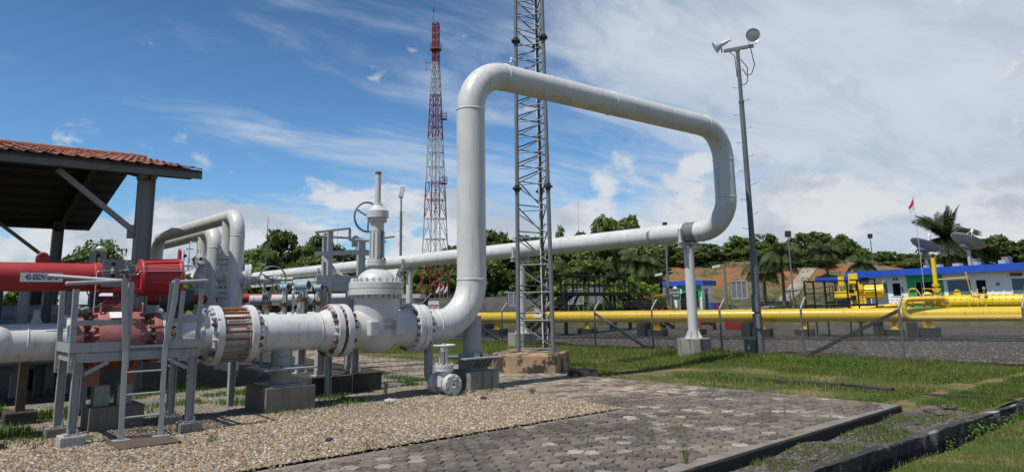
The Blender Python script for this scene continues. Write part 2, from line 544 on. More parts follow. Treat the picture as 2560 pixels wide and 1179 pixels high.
def piece(name, me, parent, loc, q=None, sc=None):
    """one of many alike pieces: shares its mesh"""
    o = link(name, me, parent, loc)
    if q is not None:
        o.rotation_mode = 'QUATERNION'
        o.rotation_quaternion = q
    if sc is not None:
        o.scale = sc if hasattr(sc, '__len__') else (sc, sc, sc)
    return o


def copy_tree(o, parent=None):
    c = o.copy()
    COL.objects.link(c)
    OFF[c] = OFF[o].copy()
    if parent is not None:
        c.parent = parent
    for ch in list(o.children):
        copy_tree(ch, c)
    return c


def again(src, loc, label=None, group=None, rz=0, sc=None):
    c = copy_tree(src)
    c.location = loc
    OFF[c] = Vector(loc)
    if rz:
        c.rotation_euler = (0, 0, rz)
    if sc is not None:
        c.scale = sc if hasattr(sc, '__len__') else (sc, sc, sc)
    if label:
        c['label'] = label
    if group:
        c['group'] = group
    return c


def words(name, txt, size, mat, parent, loc, right, upd, align='CENTER', ext=.001, spacing=1.0, bold=0.0):
    """flat lettering: right = reading direction, upd = up direction"""
    cu = bpy.data.curves.new(name, 'FONT')
    cu.body = txt
    cu.size = size
    cu.align_x = align
    cu.align_y = 'CENTER'
    cu.extrude = ext
    cu.offset = bold
    cu.space_character = spacing
    tmp = bpy.data.objects.new(name, cu)
    COL.objects.link(tmp)
    bpy.context.view_layer.update()
    me = bpy.data.meshes.new_from_object(tmp.evaluated_get(bpy.context.evaluated_depsgraph_get()))
    bpy.data.objects.remove(tmp)
    me.name = name
    me.materials.clear()
    me.materials.append(mat)
    o = link(name, me, parent, loc)
    r, u = Vector(right).normalized(), Vector(upd).normalized()
    nz = r.cross(u)
    o.rotation_mode = 'QUATERNION'
    o.rotation_quaternion = Matrix((r, u, nz)).transposed().to_quaternion()
    return o


def npmesh(name, verts, faces, mats, smooth=False):
    """verts (n,3), faces (m,k) arrays"""
    me = bpy.data.meshes.new(name)
    verts = np.ascontiguousarray(verts, dtype=np.float32)
    faces = np.ascontiguousarray(faces, dtype=np.int32)
    m, k = faces.shape
    me.vertices.add(len(verts))
    me.vertices.foreach_set('co', verts.ravel())
    me.loops.add(m * k)
    me.loops.foreach_set('vertex_index', faces.ravel())
    me.polygons.add(m)
    me.polygons.foreach_set('loop_start', np.arange(0, m * k, k, dtype=np.int32))
    for mt in (mats if isinstance(mats, (list, tuple)) else [mats]):
        me.materials.append(mt)
    me.polygons.foreach_set('use_smooth', np.full(m, smooth))
    me.update(calc_edges=True)
    me.validate()
    return me


def bolt_mesh(name, r, h, stud=.5, n=6, mat=None):
    """hexagon nut with a stub of stud, standing on z = 0"""
    b = MB()
    b.lathe((0, 0, 0), (0, 0, 1), [(0, r), (h * .85, r), (h, r * .86)], n, sharp=10)
    b.add([(r * .86 * math.cos(2 * PI * k / n + 0), r * .86 * math.sin(2 * PI * k / n), h) for k in range(n)], [tuple(range(n))])
    for i in range(len(b.sm)):
        b.sm[i] = False
    if stud:
        b.cyl((0, 0, h * .9), (0, 0, h * (1 + stud)), r * .55, n=8)
    return b.mesh(name, mat)


bolt_rust = bolt_mesh('rusty_nut', .040, .05, .55, mat=m_rustbolt)
bolt_white = bolt_mesh('painted_nut', .040, .05, .45, mat=m_whitebolt)
bolt_small = bolt_mesh('small_nut', .020, .024, .4, mat=m_whitebolt)
bolt_smallrust = bolt_mesh('small_rusty_nut', .021, .026, .4, mat=m_rustbolt)
bolt_red = bolt_mesh('red_nut', .030, .045, .4, mat=m_fred)
bolt_tiny = bolt_mesh('tiny_nut', .012, .012, .3, mat=m_galv)


def bolts(parent, c, axis, R, n, kinds, phase=0.0, name='bolt'):
    """a ring of nuts standing on a flange face; kinds is one mesh or a list to pick from"""
    x, y, d = frame(axis)
    q = d.to_track_quat('Z', 'Y')
    c = Vector(c)
    for k in range(n):
        a = 2 * PI * (k + .5) / n + phase
        me = kinds if not isinstance(kinds, list) else kinds[random.randrange(len(kinds))]
        piece(name, me, parent, c + (x * math.cos(a) + y * math.sin(a)) * R, q @ Quaternion((0, 0, 1), random.uniform(0, 1)))


def flange(parent, c, axis, t, R, mat=None, hub=None, n=40, name='flange'):
    """disc of thickness t from c along axis, edges eased; hub = (length, radius) weld neck behind it (against the axis)"""
    b = MB()
    e = .008
    pr = [(0, .02), (0, R - e), (e, R), (t - e, R), (t, R - e), (t, .02)]
    b.lathe(c, axis, pr, n)
    if hub:
        ln, r0, r1 = hub
        b.lathe(c, axis, [(-ln, r0), (-ln * .35, r0 + (r1 - r0) * .5), (0, r1)], n, sharp=60)
    return part(name, b, mat or m_flange, parent)

# ------------------------------------------------------------------ ground, paving, yard


def sst(a, b, x):
    t = np.clip((x - a) / (b - a), 0, 1)
    return t * t * (3 - 2 * t)


def vnoise(x, y, sc, seed=0):
    """smooth value noise in 0..1 for numpy arrays"""
    r = np.random.default_rng(seed)
    tab = r.random((64, 64))
    x, y = np.asarray(x) / sc + 1000, np.asarray(y) / sc + 1000
    xi, yi = np.floor(x).astype(int), np.floor(y).astype(int)
    fx, fy = x - xi, y - yi
    fx, fy = fx * fx * (3 - 2 * fx), fy * fy * (3 - 2 * fy)
    g = lambda a, b: tab[a % 64, b % 64]
    return (g(xi, yi) * (1 - fx) + g(xi + 1, yi) * fx) * (1 - fy) + (g(xi, yi + 1) * (1 - fx) + g(xi + 1, yi + 1) * fx) * fy


def bearing(x, y):
    return np.arctan2(x * .763 - y * .647, x * .647 + y * .763)


def terrain(x, y):
    x, y = np.asarray(x, float), np.asarray(y, float)
    d = np.hypot(x, y)
    b = bearing(x, y)
    h = -.05 + .70 * sst(48, 66, d)
    hill = sst(.02, .14, b) * (1 - .5 * sst(.38, .60, b)) * sst(1.6, 1.1, b)
    h = h + hill * (7.2 * sst(90, 128, d) + .9 * (vnoise(x, y, 14, 3) - .5) * sst(88, 100, d) + .5 * (vnoise(x, y, 5, 4) - .5) * sst(88, 100, d))
    h = h + (vnoise(x, y, 3.5, 5) - .5) * .10 * sst(13.2, 15, x) * sst(20, 18.5, x)
    near = (1 - sst(5.2, 5.55, y)) * (d < 60)
    return h - near * .9


m_ground = bpy.data.materials.new('grassy_soil')
m_ground.use_nodes = True
t = NT(m_ground.node_tree)
b = t.n['Principled BSDF']
pos = t.new('ShaderNodeNewGeometry').outputs['Position']
n_big, n_mid, n_fine = t.noise(pos, .12, 5, .6), t.noise(pos, .9, 6, .62), t.noise(pos, 9, 5, .6)
green = t.mix(n_fine, (.034, .052, .012), (.10, .125, .034))
dry = t.mix(n_fine, (.12, .085, .04), (.24, .19, .10))
soil = t.mix(n_fine, (.10, .065, .042), (.22, .145, .095))
redsoil = t.mix(n_fine, (.20, .072, .032), (.34, .145, .065))
zz = t.sep(pos)[2]
c = t.mix(t.ramp(n_mid, .44, .60), green, dry)
c = t.mix(t.ramp(t.noise(pos, .55, 6, .65), .60, .68), c, soil)
up = t.ramp(zz, 1.1, 3.2)
c = t.mix(t.math('MULTIPLY', up, t.ramp(t.noise(pos, .16, 4, .6), .36, .52)), c, t.mix(t.ramp(n_mid, .42, .6), dry, (.105, .085, .042)))
c = t.mix(t.math('MULTIPLY', t.math('MULTIPLY', t.ramp(zz, 2.6, 4.6), t.ramp(zz, 7.4, 6.4)), t.ramp(t.noise(t.mapping(pos, sc=(1, 1, 3.5)), .22, 6, .68), .49, .58)), c, redsoil)
t.put(b.inputs['Base Color'], c)
b.inputs['Roughness'].default_value = .95
b.inputs['Specular IOR Level'].default_value = .1
bn = t.new('ShaderNodeBump')
bn.inputs['Strength'].default_value = .6
bn.inputs['Distance'].default_value = .08
t.put(bn.inputs['Height'], t.noise(pos, 6, 6, .65))
t.l.new(bn.outputs[0], b.inputs['Normal'])

na, radii = 420, np.concatenate([[.3], np.geomspace(1.2, 30, 90), np.geomspace(31, 190, 120), np.geomspace(200, 4500, 24)])
ang = np.linspace(0, 2 * PI, na, endpoint=False)
RR, AA = np.meshgrid(radii, ang, indexing='ij')
gx, gy = RR * np.cos(AA), RR * np.sin(AA)
gv = np.stack([gx, gy, terrain(gx, gy)], -1).reshape(-1, 3)
ii, jj = np.meshgrid(np.arange(len(radii) - 1), np.arange(na), indexing='ij')
gf = np.stack([ii * na + jj, (ii + 1) * na + jj, (ii + 1) * na + (jj + 1) % na, ii * na + (jj + 1) % na], -1).reshape(-1, 4)
tag(link('ground', npmesh('ground', gv, gf, m_ground, True)), kind='structure')


def gravelmat(name, cols, scale, bump, moss=None):
    m = bpy.data.materials.new(name)
    m.use_nodes = True
    t = NT(m.node_tree)
    b = t.n['Principled BSDF']
    pos = t.new('ShaderNodeNewGeometry').outputs['Position']
    vo = t.new('ShaderNodeTexVoronoi')
    t.put(vo.inputs['Vector'], t.mapping(pos, sc=(1, 1, .2)))
    vo.inputs['Scale'].default_value = scale
    r = t.sep(vo.outputs['Color'])[0]
    c = t.mix(r, cols[0], cols[1])
    c = t.mix(t.ramp(r, .72, .95), c, cols[2])
    c = t.mix(1.0, c, t.mix(t.noise(pos, .35, 6, .65), (.62, .62, .62), (1.35, 1.33, 1.3)), 'MULTIPLY')
    if moss:
        c = t.mix(t.math('MULTIPLY', t.ramp(t.noise(pos, .8, 6, .65), .50, .64), .75), c, moss)
    t.put(b.inputs['Base Color'], c)
    b.inputs['Roughness'].default_value = .9
    b.inputs['Specular IOR Level'].default_value = .2
    bn = t.new('ShaderNodeBump')
    bn.inputs['Strength'].default_value = bump
    bn.inputs['Distance'].default_value = .03
    t.put(bn.inputs['Height'], t.math('SUBTRACT', 1.0, vo.outputs['Distance']))
    t.l.new(bn.outputs[0], b.inputs['Normal'])
    return m


m_yard = gravelmat('dark_yard_gravel', ((.045, .035, .031), (.105, .088, .080), (.20, .18, .165)), 16, 1.0, (.10, .105, .05))
m_bed = gravelmat('pebble_bed', ((.022, .019, .015), (.062, .052, .038), (.11, .10, .08)), 24, 1.0, (.032, .036, .016))  # bed tone darkened to put the deep shed shade into the colour

# yard beyond the fence: a levelled gravel sheet with uneven edge
yb = MB()
YX = np.linspace(20.9, 62, 30)
edge = [(20.75 + .35 * math.sin(y * 1.3) + random.uniform(-.15, .15), y) for y in np.linspace(-16, 62, 70)]
yb.add([(x, y, .006) for x, y in edge] + [(47 + .6 * math.sin(y), y, .006) for _, y in edge], [(i, i + 70, i + 71, i + 1) for i in range(69)])
tag(link('gravel_yard', yb.mesh('gravel_yard', m_yard)), kind='structure')

# loose stones on the yard close to the fence
k = 5200
sx = 20.9 + 12 * rng.random(k) ** 1.5
sy = 2 + 26 * rng.random(k)
ico = MB()
ph = (1 + 5 ** .5) / 2
icv = np.array([(-1, ph, 0), (1, ph, 0), (-1, -ph, 0), (1, -ph, 0), (0, -1, ph), (0, 1, ph), (0, -1, -ph), (0, 1, -ph), (ph, 0, -1), (ph, 0, 1), (-ph, 0, -1), (-ph, 0, 1)]) / math.sqrt(1 + ph * ph)
icf = np.array([(0, 11, 5), (0, 5, 1), (0, 1, 7), (0, 7, 10), (0, 10, 11), (1, 5, 9), (5, 11, 4), (11, 10, 2), (10, 7, 6), (7, 1, 8), (3, 9, 4), (3, 4, 2), (3, 2, 6), (3, 6, 8), (3, 8, 9), (4, 9, 5), (2, 4, 11), (6, 2, 10), (8, 6, 7), (9, 8, 1)])


def scatter_stones(x, y, z, s, flat=.6):
    n = len(x)
    jit = 1 + .35 * (rng.random((n, 12, 1)) - .5)
    v = icv[None] * jit * np.stack([s * (1 + .5 * rng.random(n)), s, s * flat], -1)[:, None]
    a = rng.random(n) * 2 * PI
    ca, sa = np.cos(a)[:, None], np.sin(a)[:, None]
    v = np.stack([v[..., 0] * ca - v[..., 1] * sa, v[..., 0] * sa + v[..., 1] * ca, v[..., 2]], -1)
    v += np.stack([x, y, z], -1)[:, None]
    f = icf[None] + (np.arange(n) * 12)[:, None, None]
    return v.reshape(-1, 3), f.reshape(-1, 3)


m_ystone = M('yard_stone', (.15, .135, .13), .9, var=.2, vs=8, island=.6)
tag(link('yard_stones', npmesh('yard_stones', *scatter_stones(sx, sy, np.full(k, .012), .018 + .03 * rng.random(k)), m_ystone)),
    'loose dark crushed stones lying on the yard behind the fence', 'gravel', kind='stuff')

# pebble bed between the paths, with its loose pebbles
bed = MB()
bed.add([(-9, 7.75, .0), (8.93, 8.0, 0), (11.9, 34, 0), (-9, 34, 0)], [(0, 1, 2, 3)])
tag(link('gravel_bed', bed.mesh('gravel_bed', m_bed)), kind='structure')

m_peb = bpy.data.materials.new('river_pebble')
m_peb.use_nodes = True
t = NT(m_peb.node_tree)
b = t.n['Principled BSDF']
r = t.new('ShaderNodeObjectInfo').outputs['Random']
cr = t.new('ShaderNodeValToRGB')
cr.color_ramp.interpolation = 'CONSTANT'
stops = [(0, (.27, .205, .125)), (.15, (.33, .265, .17)), (.28, (.17, .155, .13)), (.42, (.40, .36, .285)), (.53, (.30, .175, .075)), (.63, (.085, .083, .08)), (.74, (.33, .24, .13)), (.86, (.52, .49, .42)), (.93, (.15, .08, .047))]
while len(cr.color_ramp.elements) < len(stops):
    cr.color_ramp.elements.new(.5)
for e_, (p_, c_) in zip(cr.color_ramp.elements, stops):
    e_.position = p_
    e_.color = (*c_, 1)
t.l.new(r, cr.inputs[0])
pos = t.new('ShaderNodeNewGeometry').outputs['Position']
yy = t.sep(pos)[1]
c = t.mix(1.0, cr.outputs[0], t.mix(t.noise(pos, .5, 5, .6), (.62, .62, .62), (1.22, 1.19, 1.12)), 'MULTIPLY')
mossy = t.math('MULTIPLY', t.ramp(yy, 11.3, 13.0), t.ramp(t.noise(pos, .9, 5, .65), .40, .62))
c = t.mix(t.math('MULTIPLY', mossy, .7), c, (.10, .105, .045))
greyer = t.math('MULTIPLY', t.ramp(yy, 11.0, 12.2), t.ramp(t.noise(t.mapping(pos, (5, 3, 0)), .55, 4, .6), .40, .55))
c = t.mix(t.math('MULTIPLY', greyer, .6), c, (.17, .165, .155))
t.put(b.inputs['Base Color'], c)
b.inputs['Roughness'].default_value = .6

ng = bpy.data.node_groups.new('scatter_pebbles', 'GeometryNodeTree')
ng.interface.new_socket('Geometry', in_out='INPUT', socket_type='NodeSocketGeometry')
ng.interface.new_socket('Geometry', in_out='OUTPUT', socket_type='NodeSocketGeometry')
gi, go = ng.nodes.new('NodeGroupInput'), ng.nodes.new('NodeGroupOutput')
dp = ng.nodes.new('GeometryNodeDistributePointsOnFaces')
dp.inputs['Density'].default_value = 3000
dp.inputs['Seed'].default_value = 3
ic = ng.nodes.new('GeometryNodeMeshIcoSphere')
ic.inputs['Radius'].default_value = 1.0
ic.inputs['Subdivisions'].default_value = 1
sm = ng.nodes.new('GeometryNodeSetShadeSmooth')
smat = ng.nodes.new('GeometryNodeSetMaterial')
smat.inputs['Material'].default_value = m_peb
iop = ng.nodes.new('GeometryNodeInstanceOnPoints')


def rnd_vec(lo, hi, seed):
    nd = ng.nodes.new('FunctionNodeRandomValue')
    nd.data_type = 'FLOAT_VECTOR'
    nd.inputs[0].default_value = lo
    nd.inputs[1].default_value = hi
    nd.inputs['Seed'].default_value = seed
    return nd.outputs[0]


ng.links.new(gi.outputs[0], dp.inputs['Mesh'])
ng.links.new(ic.outputs['Mesh'], sm.inputs[0])
ng.links.new(sm.outputs[0], smat.inputs[0])
ng.links.new(dp.outputs['Points'], iop.inputs['Points'])
ng.links.new(smat.outputs[0], iop.inputs['Instance'])
ng.links.new(rnd_vec((-.45, -.45, 0), (.45, .45, 6.28), 5), iop.inputs['Rotation'])
rv = ng.nodes.new('FunctionNodeRandomValue')
rv.data_type = 'FLOAT'
rv.inputs['Seed'].default_value = 21
pw_ = ng.nodes.new('ShaderNodeMath')
pw_.operation = 'POWER'
ng.links.new(rv.outputs[1], pw_.inputs[0])
pw_.inputs[1].default_value = 2.6
ma_ = ng.nodes.new('ShaderNodeMath')
ma_.operation = 'MULTIPLY_ADD'
ng.links.new(pw_.outputs[0], ma_.inputs[0])
ma_.inputs[1].default_value = 1.15
ma_.inputs[2].default_value = .62
vm_ = ng.nodes.new('ShaderNodeVectorMath')
vm_.operation = 'SCALE'
ng.links.new(rnd_vec((.0085, .008, .0065), (.021, .017, .0135), 9), vm_.inputs[0])
ng.links.new(ma_.outputs[0], vm_.inputs['Scale'])
ng.links.new(vm_.outputs[0], iop.inputs['Scale'])
ng.links.new(iop.outputs[0], go.inputs[0])
pb = MB()
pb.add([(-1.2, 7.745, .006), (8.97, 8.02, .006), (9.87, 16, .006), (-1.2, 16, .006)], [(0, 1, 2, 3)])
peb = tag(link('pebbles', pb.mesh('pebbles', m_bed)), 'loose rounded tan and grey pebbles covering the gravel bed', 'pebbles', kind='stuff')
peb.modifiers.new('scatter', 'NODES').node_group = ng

# ---- hexagon paving: an L of concrete pavers with plain borders
TB = [(11.63, 13.97), (12.36, 13.08), (13.95, 14.2), (13.95, 15.3), (13.2, 15.95), (11.9, 14.95)]
PAVE = [(-1.5, 4.30), (12.33, 5.15), (12.85, 32), (11.6, 32), (8.95, 8.0), (-1.5, 7.72)]
slab = MB()
slab.prism([(x, y, -.34) for x, y in PAVE], (0, 0, .296))
m_joint = M('paving_bed_soil', (.030, .027, .023), .95, var=.3, vs=2.2, spots=((.12, .11, .095), .7, .66, 1.5), bump=.6, bs=30)
pave = tag(link('pavement', slab.mesh('pavement', m_joint)), kind='structure')


def inside(px, py, pts):
    c = False
    for i in range(len(pts)):
        (x0, y0), (x1, y1) = pts[i - 1], pts[i]
        if (y0 > py) != (y1 > py) and px < (x1 - x0) * (py - y0) / (y1 - y0) + x0:
            c = not c
    return c


def edge_dist(px, py, pts):
    best = 9
    for i in range(len(pts)):
        a, b_ = Vector(pts[i - 1]), Vector(pts[i])
        u = b_ - a
        tt = max(0, min(1, (Vector((px, py)) - a).dot(u) / u.length_squared))
        best = min(best, (a + u * tt - Vector((px, py))).length)
    return best


m_pav = bpy.data.materials.new('hexagon_paver')
m_pav.use_nodes = True
t = NT(m_pav.node_tree)
b = t.n['Principled BSDF']
g = t.new('ShaderNodeNewGeometry')
pos = g.outputs['Position']
rr = t.math('FRACT', t.math('ADD', t.new('ShaderNodeObjectInfo').outputs['Random'], g.outputs['Random Per Island']))
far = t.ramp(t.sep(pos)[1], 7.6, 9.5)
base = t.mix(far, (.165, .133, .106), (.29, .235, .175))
c = t.mix(1.0, base, t.mix(t.noise(pos, 11, 5, .65), (.6, .6, .6), (1.35, 1.35, 1.35)), 'MULTIPLY')
c = t.mix(t.math('MULTIPLY', t.ramp(rr, .70, .99), .85), c, (.44, .39, .32))
c = t.mix(t.math('MULTIPLY', t.ramp(rr, .40, .05), .75), c, (.06, .05, .042))
blk = t.ramp(t.math('MULTIPLY_ADD', rr, .16, t.noise(pos, .75, 7, .68)), .56, .70)
c = t.mix(t.math('MULTIPLY', blk, .75), c, (.05, .043, .038))
c = t.mix(t.math('MULTIPLY', t.ramp(t.noise(pos, 13, 7, .72), .55, .65), .42), c, (.40, .365, .31))
c = t.mix(t.math('MULTIPLY', t.ramp(t.noise(pos, 16, 6, .7), .53, .63), .65), c, (.05, .044, .038))
t.put(b.inputs['Base Color'], c)
b.inputs['Roughness'].default_value = .9
b.inputs['Specular IOR Level'].default_value = .25
bn = t.new('ShaderNodeBump')
bn.inputs['Strength'].default_value = .5
bn.inputs['Distance'].default_value = .006
t.put(bn.inputs['Height'], t.noise(pos, 70, 5, .6))
t.l.new(bn.outputs[0], b.inputs['Normal'])

FL = .205                                            # across the flats
RC = FL / math.sqrt(3)


def hexpts(cx, cy, r):
    return [(cx + r * math.cos(PI / 6 + k * PI / 3), cy + r * math.sin(PI / 6 + k * PI / 3)) for k in range(6)]


def hex_into(mb, cx, cy, zt, tx=0, ty=0):
    o = hexpts(cx, cy, RC - .009)
    i_ = hexpts(cx, cy, RC - .020)
    z = lambda p, h: h + (p[0] - cx) * tx + (p[1] - cy) * ty
    v = [(x, y, zt - .05) for x, y in o] + [(x, y, z((x, y), zt - .010)) for x, y in o] + [(x, y, z((x, y), zt)) for x, y in i_]
    f = [(k, (k + 1) % 6, 6 + (k + 1) % 6, 6 + k) for k in range(6)] + [(6 + k, 6 + (k + 1) % 6, 12 + (k + 1) % 6, 12 + k) for k in range(6)] + [tuple(range(12, 18))]
    mb.add(v, f)


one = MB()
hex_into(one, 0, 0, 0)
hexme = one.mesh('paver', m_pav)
cells = []
row = 0
y = 4.2
while y < 31.8:
    x = -1.4 + (FL / 2 if row % 2 else 0)
    while x < 12.9:
        if inside(x, y, PAVE) and edge_dist(x, y, PAVE) > RC + .022 and not inside(x, y, TB):
            v = Vector((x, y, 0)) - cam.location
            dpt = v.dot(fwd)
            seen = False
            if dpt > 1:
                u_, w_ = v.dot(rgt) / dpt * 1806.9 + 1280, 421.64 - v.dot(upv) / dpt * 1806.9
                seen = -20 < u_ < 2580 and w_ < 1195
            cells.append((0 if seen else 1, dpt if dpt > 0 else 99, x, y))
        x += FL
    y += RC * 1.5
    row += 1
cells.sort()
rest = MB()
for i, (sn, dpt, x, y) in enumerate(cells):
    zt = .001 + random.uniform(-.006, .004)
    tx, ty = random.uniform(-.03, .03), random.uniform(-.03, .03)
    if i < 298:
        o = piece('paver', hexme, pave, (x, y, zt))
        o.rotation_euler = (ty, tx, random.choice((0, 1, 2, 3, 4, 5)) * PI / 3 + random.uniform(-.02, .02))
    elif y < 31:
        hex_into(rest, x, y, zt, tx, ty)
part('paver_field', rest, m_pav, pave, kind='stuff')
m_border = M('paving_border_concrete', (.20, .175, .155), .92, var=.25, vs=3, spots=((.06, .055, .05), .8, .56, 1.7), spots2=((.36, .34, .31), .6, .62, 5), bump=.5, bs=50)
for i in range(6):                                    # cast concrete border, in lengths
    a, b_ = Vector((*PAVE[i - 1], 0)), Vector((*PAVE[i], 0))
    if i == 0 or i == 3:
        continue
    u = (b_ - a).normalized()
    nrm = Vector((-u.y, u.x, 0))
    L = (b_ - a).length
    nseg = max(1, round(L / 1.9))
    for k in range(nseg):
        p0, p1 = a + u * (L * k / nseg + .004), a + u * (L * (k + 1) / nseg - .004)
        kb = MB()
        zt = -.012 + random.uniform(-.004, .002)
        kb.prism([p0 + nrm * .004 + Vector((0, 0, -.12)), p1 + nrm * .004 + Vector((0, 0, -.12)), p1 + nrm * .22 + Vector((0, 0, -.12)), p0 + nrm * .22 + Vector((0, 0, -.12))][::1], (0, 0, .12 + zt))
        part('kerb', kb, m_kerb, pave, bevel=.008)

# ---- strip of stony soil between the paving and the drain
m_strip = bpy.data.materials.new('stony_soil')
m_strip.use_nodes = True
t = NT(m_strip.node_tree)
b = t.n['Principled BSDF']
pos = t.new('ShaderNodeNewGeometry').outputs['Position']
c = t.mix(t.noise(pos, 22, 6, .7), (.030, .026, .022), (.105, .09, .075))
c = t.mix(t.ramp(t.noise(pos, 1.3, 6, .66), .52, .64), c, t.mix(t.noise(pos, 18, 3), (.05, .06, .020), (.12, .125, .05)))
t.put(b.inputs['Base Color'], c)
b.inputs['Roughness'].default_value = .95
bn = t.new('ShaderNodeBump')
bn.inputs['Strength'].default_value = .9
bn.inputs['Distance'].default_value = .05
t.put(bn.inputs['Height'], t.noise(pos, 14, 6, .7))
t.l.new(bn.outputs[0], b.inputs['Normal'])


def strip_z(x, y):
    return -.15 + .09 * sst(10.5, 14.5, x) + (vnoise(x, y, .8, 11) - .5) * .09


def sheet(name, x0, x1, y0, y1, nx, ny, zf, mat, smooth=True):
    X, Y = np.meshgrid(np.linspace(x0, x1, nx), np.linspace(0, 1, ny), indexing='ij')
    ya = y0(X) if callable(y0) else y0
    yc = y1(X) if callable(y1) else y1
    Y = ya + (yc - ya) * Y
    v = np.stack([X, Y, zf(X, Y)], -1).reshape(-1, 3)
    i, j = np.meshgrid(np.arange(nx - 1), np.arange(ny - 1), indexing='ij')
    f = np.stack([i * ny + j, (i + 1) * ny + j, (i + 1) * ny + j + 1, i * ny + j + 1], -1).reshape(-1, 4)
    return tag(link(name, npmesh(name, v, f, mat, smooth)), kind='structure')


sheet('dirt_strip', 0, 12.36, 4.12, lambda x: 4.40 + .0613 * x, 110, 16, strip_z, m_strip)
sheet('grass_strip', 12.36, 41, 4.12, 5.75, 120, 20, lambda x, y: strip_z(x, y) * sst(5.9, 4.9, y) - .03 * sst(4.9, 5.7, y), m_ground)

# ---- drain: concrete channel with a mouldy far wall
dr = MB()
for x0 in np.arange(-1.0, 41, 3.0):
    x1 = x0 + 2.99
    j = random.uniform(-.012, .012)
    dr.box(x0, 3.28, -.95, x1, 3.40, -.22)
    dr.box(x0, 3.41, -.95, x1, 4.01, -.62)
tag(link('drain', dr.mesh('drain', m_mould, bevel=.012)), kind='structure')
# its far wall: crumbled and uneven, so built as a rippled sheet folded over the top
m_dwall = M('peeling_drain_render', (.032, .030, .026), .95, var=.45, vs=1.6, spots=((.36, .35, .33), .92, .60, 1.1), spots2=((.14, .12, .095), .7, .54, 7), bump=.9, bs=24)
dxs = np.linspace(-1, 41, 420)
prof_d = [(4.02, -.95), (4.02, -.70), (4.02, -.5), (4.025, -.34), (4.025, -.2), (4.03, -.085), (4.035, -.075), (4.10, -.07), (4.18, -.085), (4.19, -.3)]
X_, K_ = np.meshgrid(dxs, np.arange(len(prof_d)), indexing='ij')
pd_ = np.array(prof_d)
yy_ = pd_[K_, 0] + (vnoise(X_, K_ * .35, .55, 71) - .5) * .018 + (vnoise(X_, K_ * .9, .13, 72) - .5) * .009
zz_ = pd_[K_, 1] + np.where(K_ > 3, (vnoise(X_, X_ * 0, .9, 73) - .5) * .025 + (vnoise(X_, K_ * 1.0, .2, 74) - .5) * .02, 0)
i_, j_ = np.meshgrid(np.arange(len(dxs) - 1), np.arange(len(prof_d) - 1), indexing='ij')
npd = len(prof_d)
tag(link('drain_wall', npmesh('drain_wall', np.stack([X_, yy_, zz_], -1).reshape(-1, 3), np.stack([i_ * npd + j_, (i_ + 1) * npd + j_, (i_ + 1) * npd + j_ + 1, i_ * npd + j_ + 1], -1).reshape(-1, 4), m_dwall, False)), kind='structure')


def bank_z(x, y):
    return -.13 + .07 * sst(3.2, 1.0, y) + (vnoise(x, y, 1.1, 12) - .5) * .10


sheet('grass_bank', -3, 41, -7, 3.62, 150, 50, bank_z, m_ground)

# low broken kerb line running through the grass
kb = thing('edging_line', 'low broken line of mouldy concrete edging half sunk in the grass', 'edging', (14.2, 7, 0))
for y0 in np.arange(3.2, 9.8, .95):
    b_ = MB()
    j = random.uniform(-.03, .03)
    b_.box(14.14 + j, y0, -.2, 14.27 + j, y0 + .9, (.022 if y0 > 5.6 else -.012) + random.uniform(-.02, .015))
    part('edging_stone', b_, m_mould, kb, bevel=.015, rough=.008)

# ------------------------------------------------------------------ the main white pipe and its loop
Y0, Z0, R = 12.1, 1.24, .305
XR, XE, ZT, ZB = 9.11, 18.537, 6.69, 3.72

lp = thing('expansion_loop', 'tall white pipe loop rising from the gate valve, crossing overhead and returning low', 'pipeline', (XR, Y0, 0))
mb = MB()
ER = .92
path = fillet([(7.73, Y0, Z0), (XR, Y0, Z0), (XR, Y0, ZT), (XE, Y0, ZT), (XE, Y0, ZB), (XE, 62, ZB)], ER, 18)
mb.tube(path, R, 44)
part('pipe', mb, m_white, lp)


def weld(parent, c, axis, r=R, w=.015, name='weld_seam'):
    b_ = MB()
    b_.torus(c, axis, r - .001, w, 40, 6)
    part(name, b_, m_weld, parent)


for c, a in (((8.2, Y0, Z0), (1, 0, 0)), ((XR, Y0, 2.16), (0, 0, 1)), ((XR, Y0, 5.77), (0, 0, 1)), ((10.03, Y0, ZT), (1, 0, 0)), ((13.6, Y0, ZT), (1, 0, 0)),
             ((17.62, Y0, ZT), (1, 0, 0)), ((XE, Y0, 5.77), (0, 0, 1)), ((XE, Y0, 4.64), (0, 0, 1)), ((XE, 13.02, ZB), (0, 1, 0)), ((XE, 18.9, ZB), (0, 1, 0)), ((XE, 31.0, ZB), (0, 1, 0))):
    weld(lp, c, a)
band = MB()
band.lathe((XE, 13.16, ZB), (0, 1, 0), [(0, R), (.0, R + .006), (.42, R + .006), (.42, R)], 40)
part('dark_band', band, m_galv, lp)  # darker grey band round the return pipe
fl = flange(lp, (7.73, Y0, Z0), (1, 0, 0), .12, .46, hub=None)
hb = MB()
hb.lathe((7.85, Y0, Z0), (1, 0, 0), [(0, .40), (.05, .37), (.16, R + .004)], 40, sharp=60)
part('weld_neck', hb, m_white, lp)
bolts(fl, (7.85, Y0, Z0), (1, 0, 0), .405, 20, [bolt_rust, bolt_white])
dl = MB()                                            # small drain leg under the flange
dl.tube(fillet([(8.05, Y0, Z0 - .25), (8.05, Y0, .21), (8.05, 11.86, .21)], .17, 10), .084, 22)
part('drain_leg', dl, m_grey, lp)
b_ = MB()
b_.torus((8.05, Y0, .42), (0, 0, 1), .084, .006, 24, 6)
part('drain_weld', b_, m_weld, lp)
b_ = MB()
b_.cyl((8.05, Y0, Z0 - .34), (8.05, Y0, Z0 - .27), .10, .084, 20)
part('drain_boss', b_, m_weld, lp)

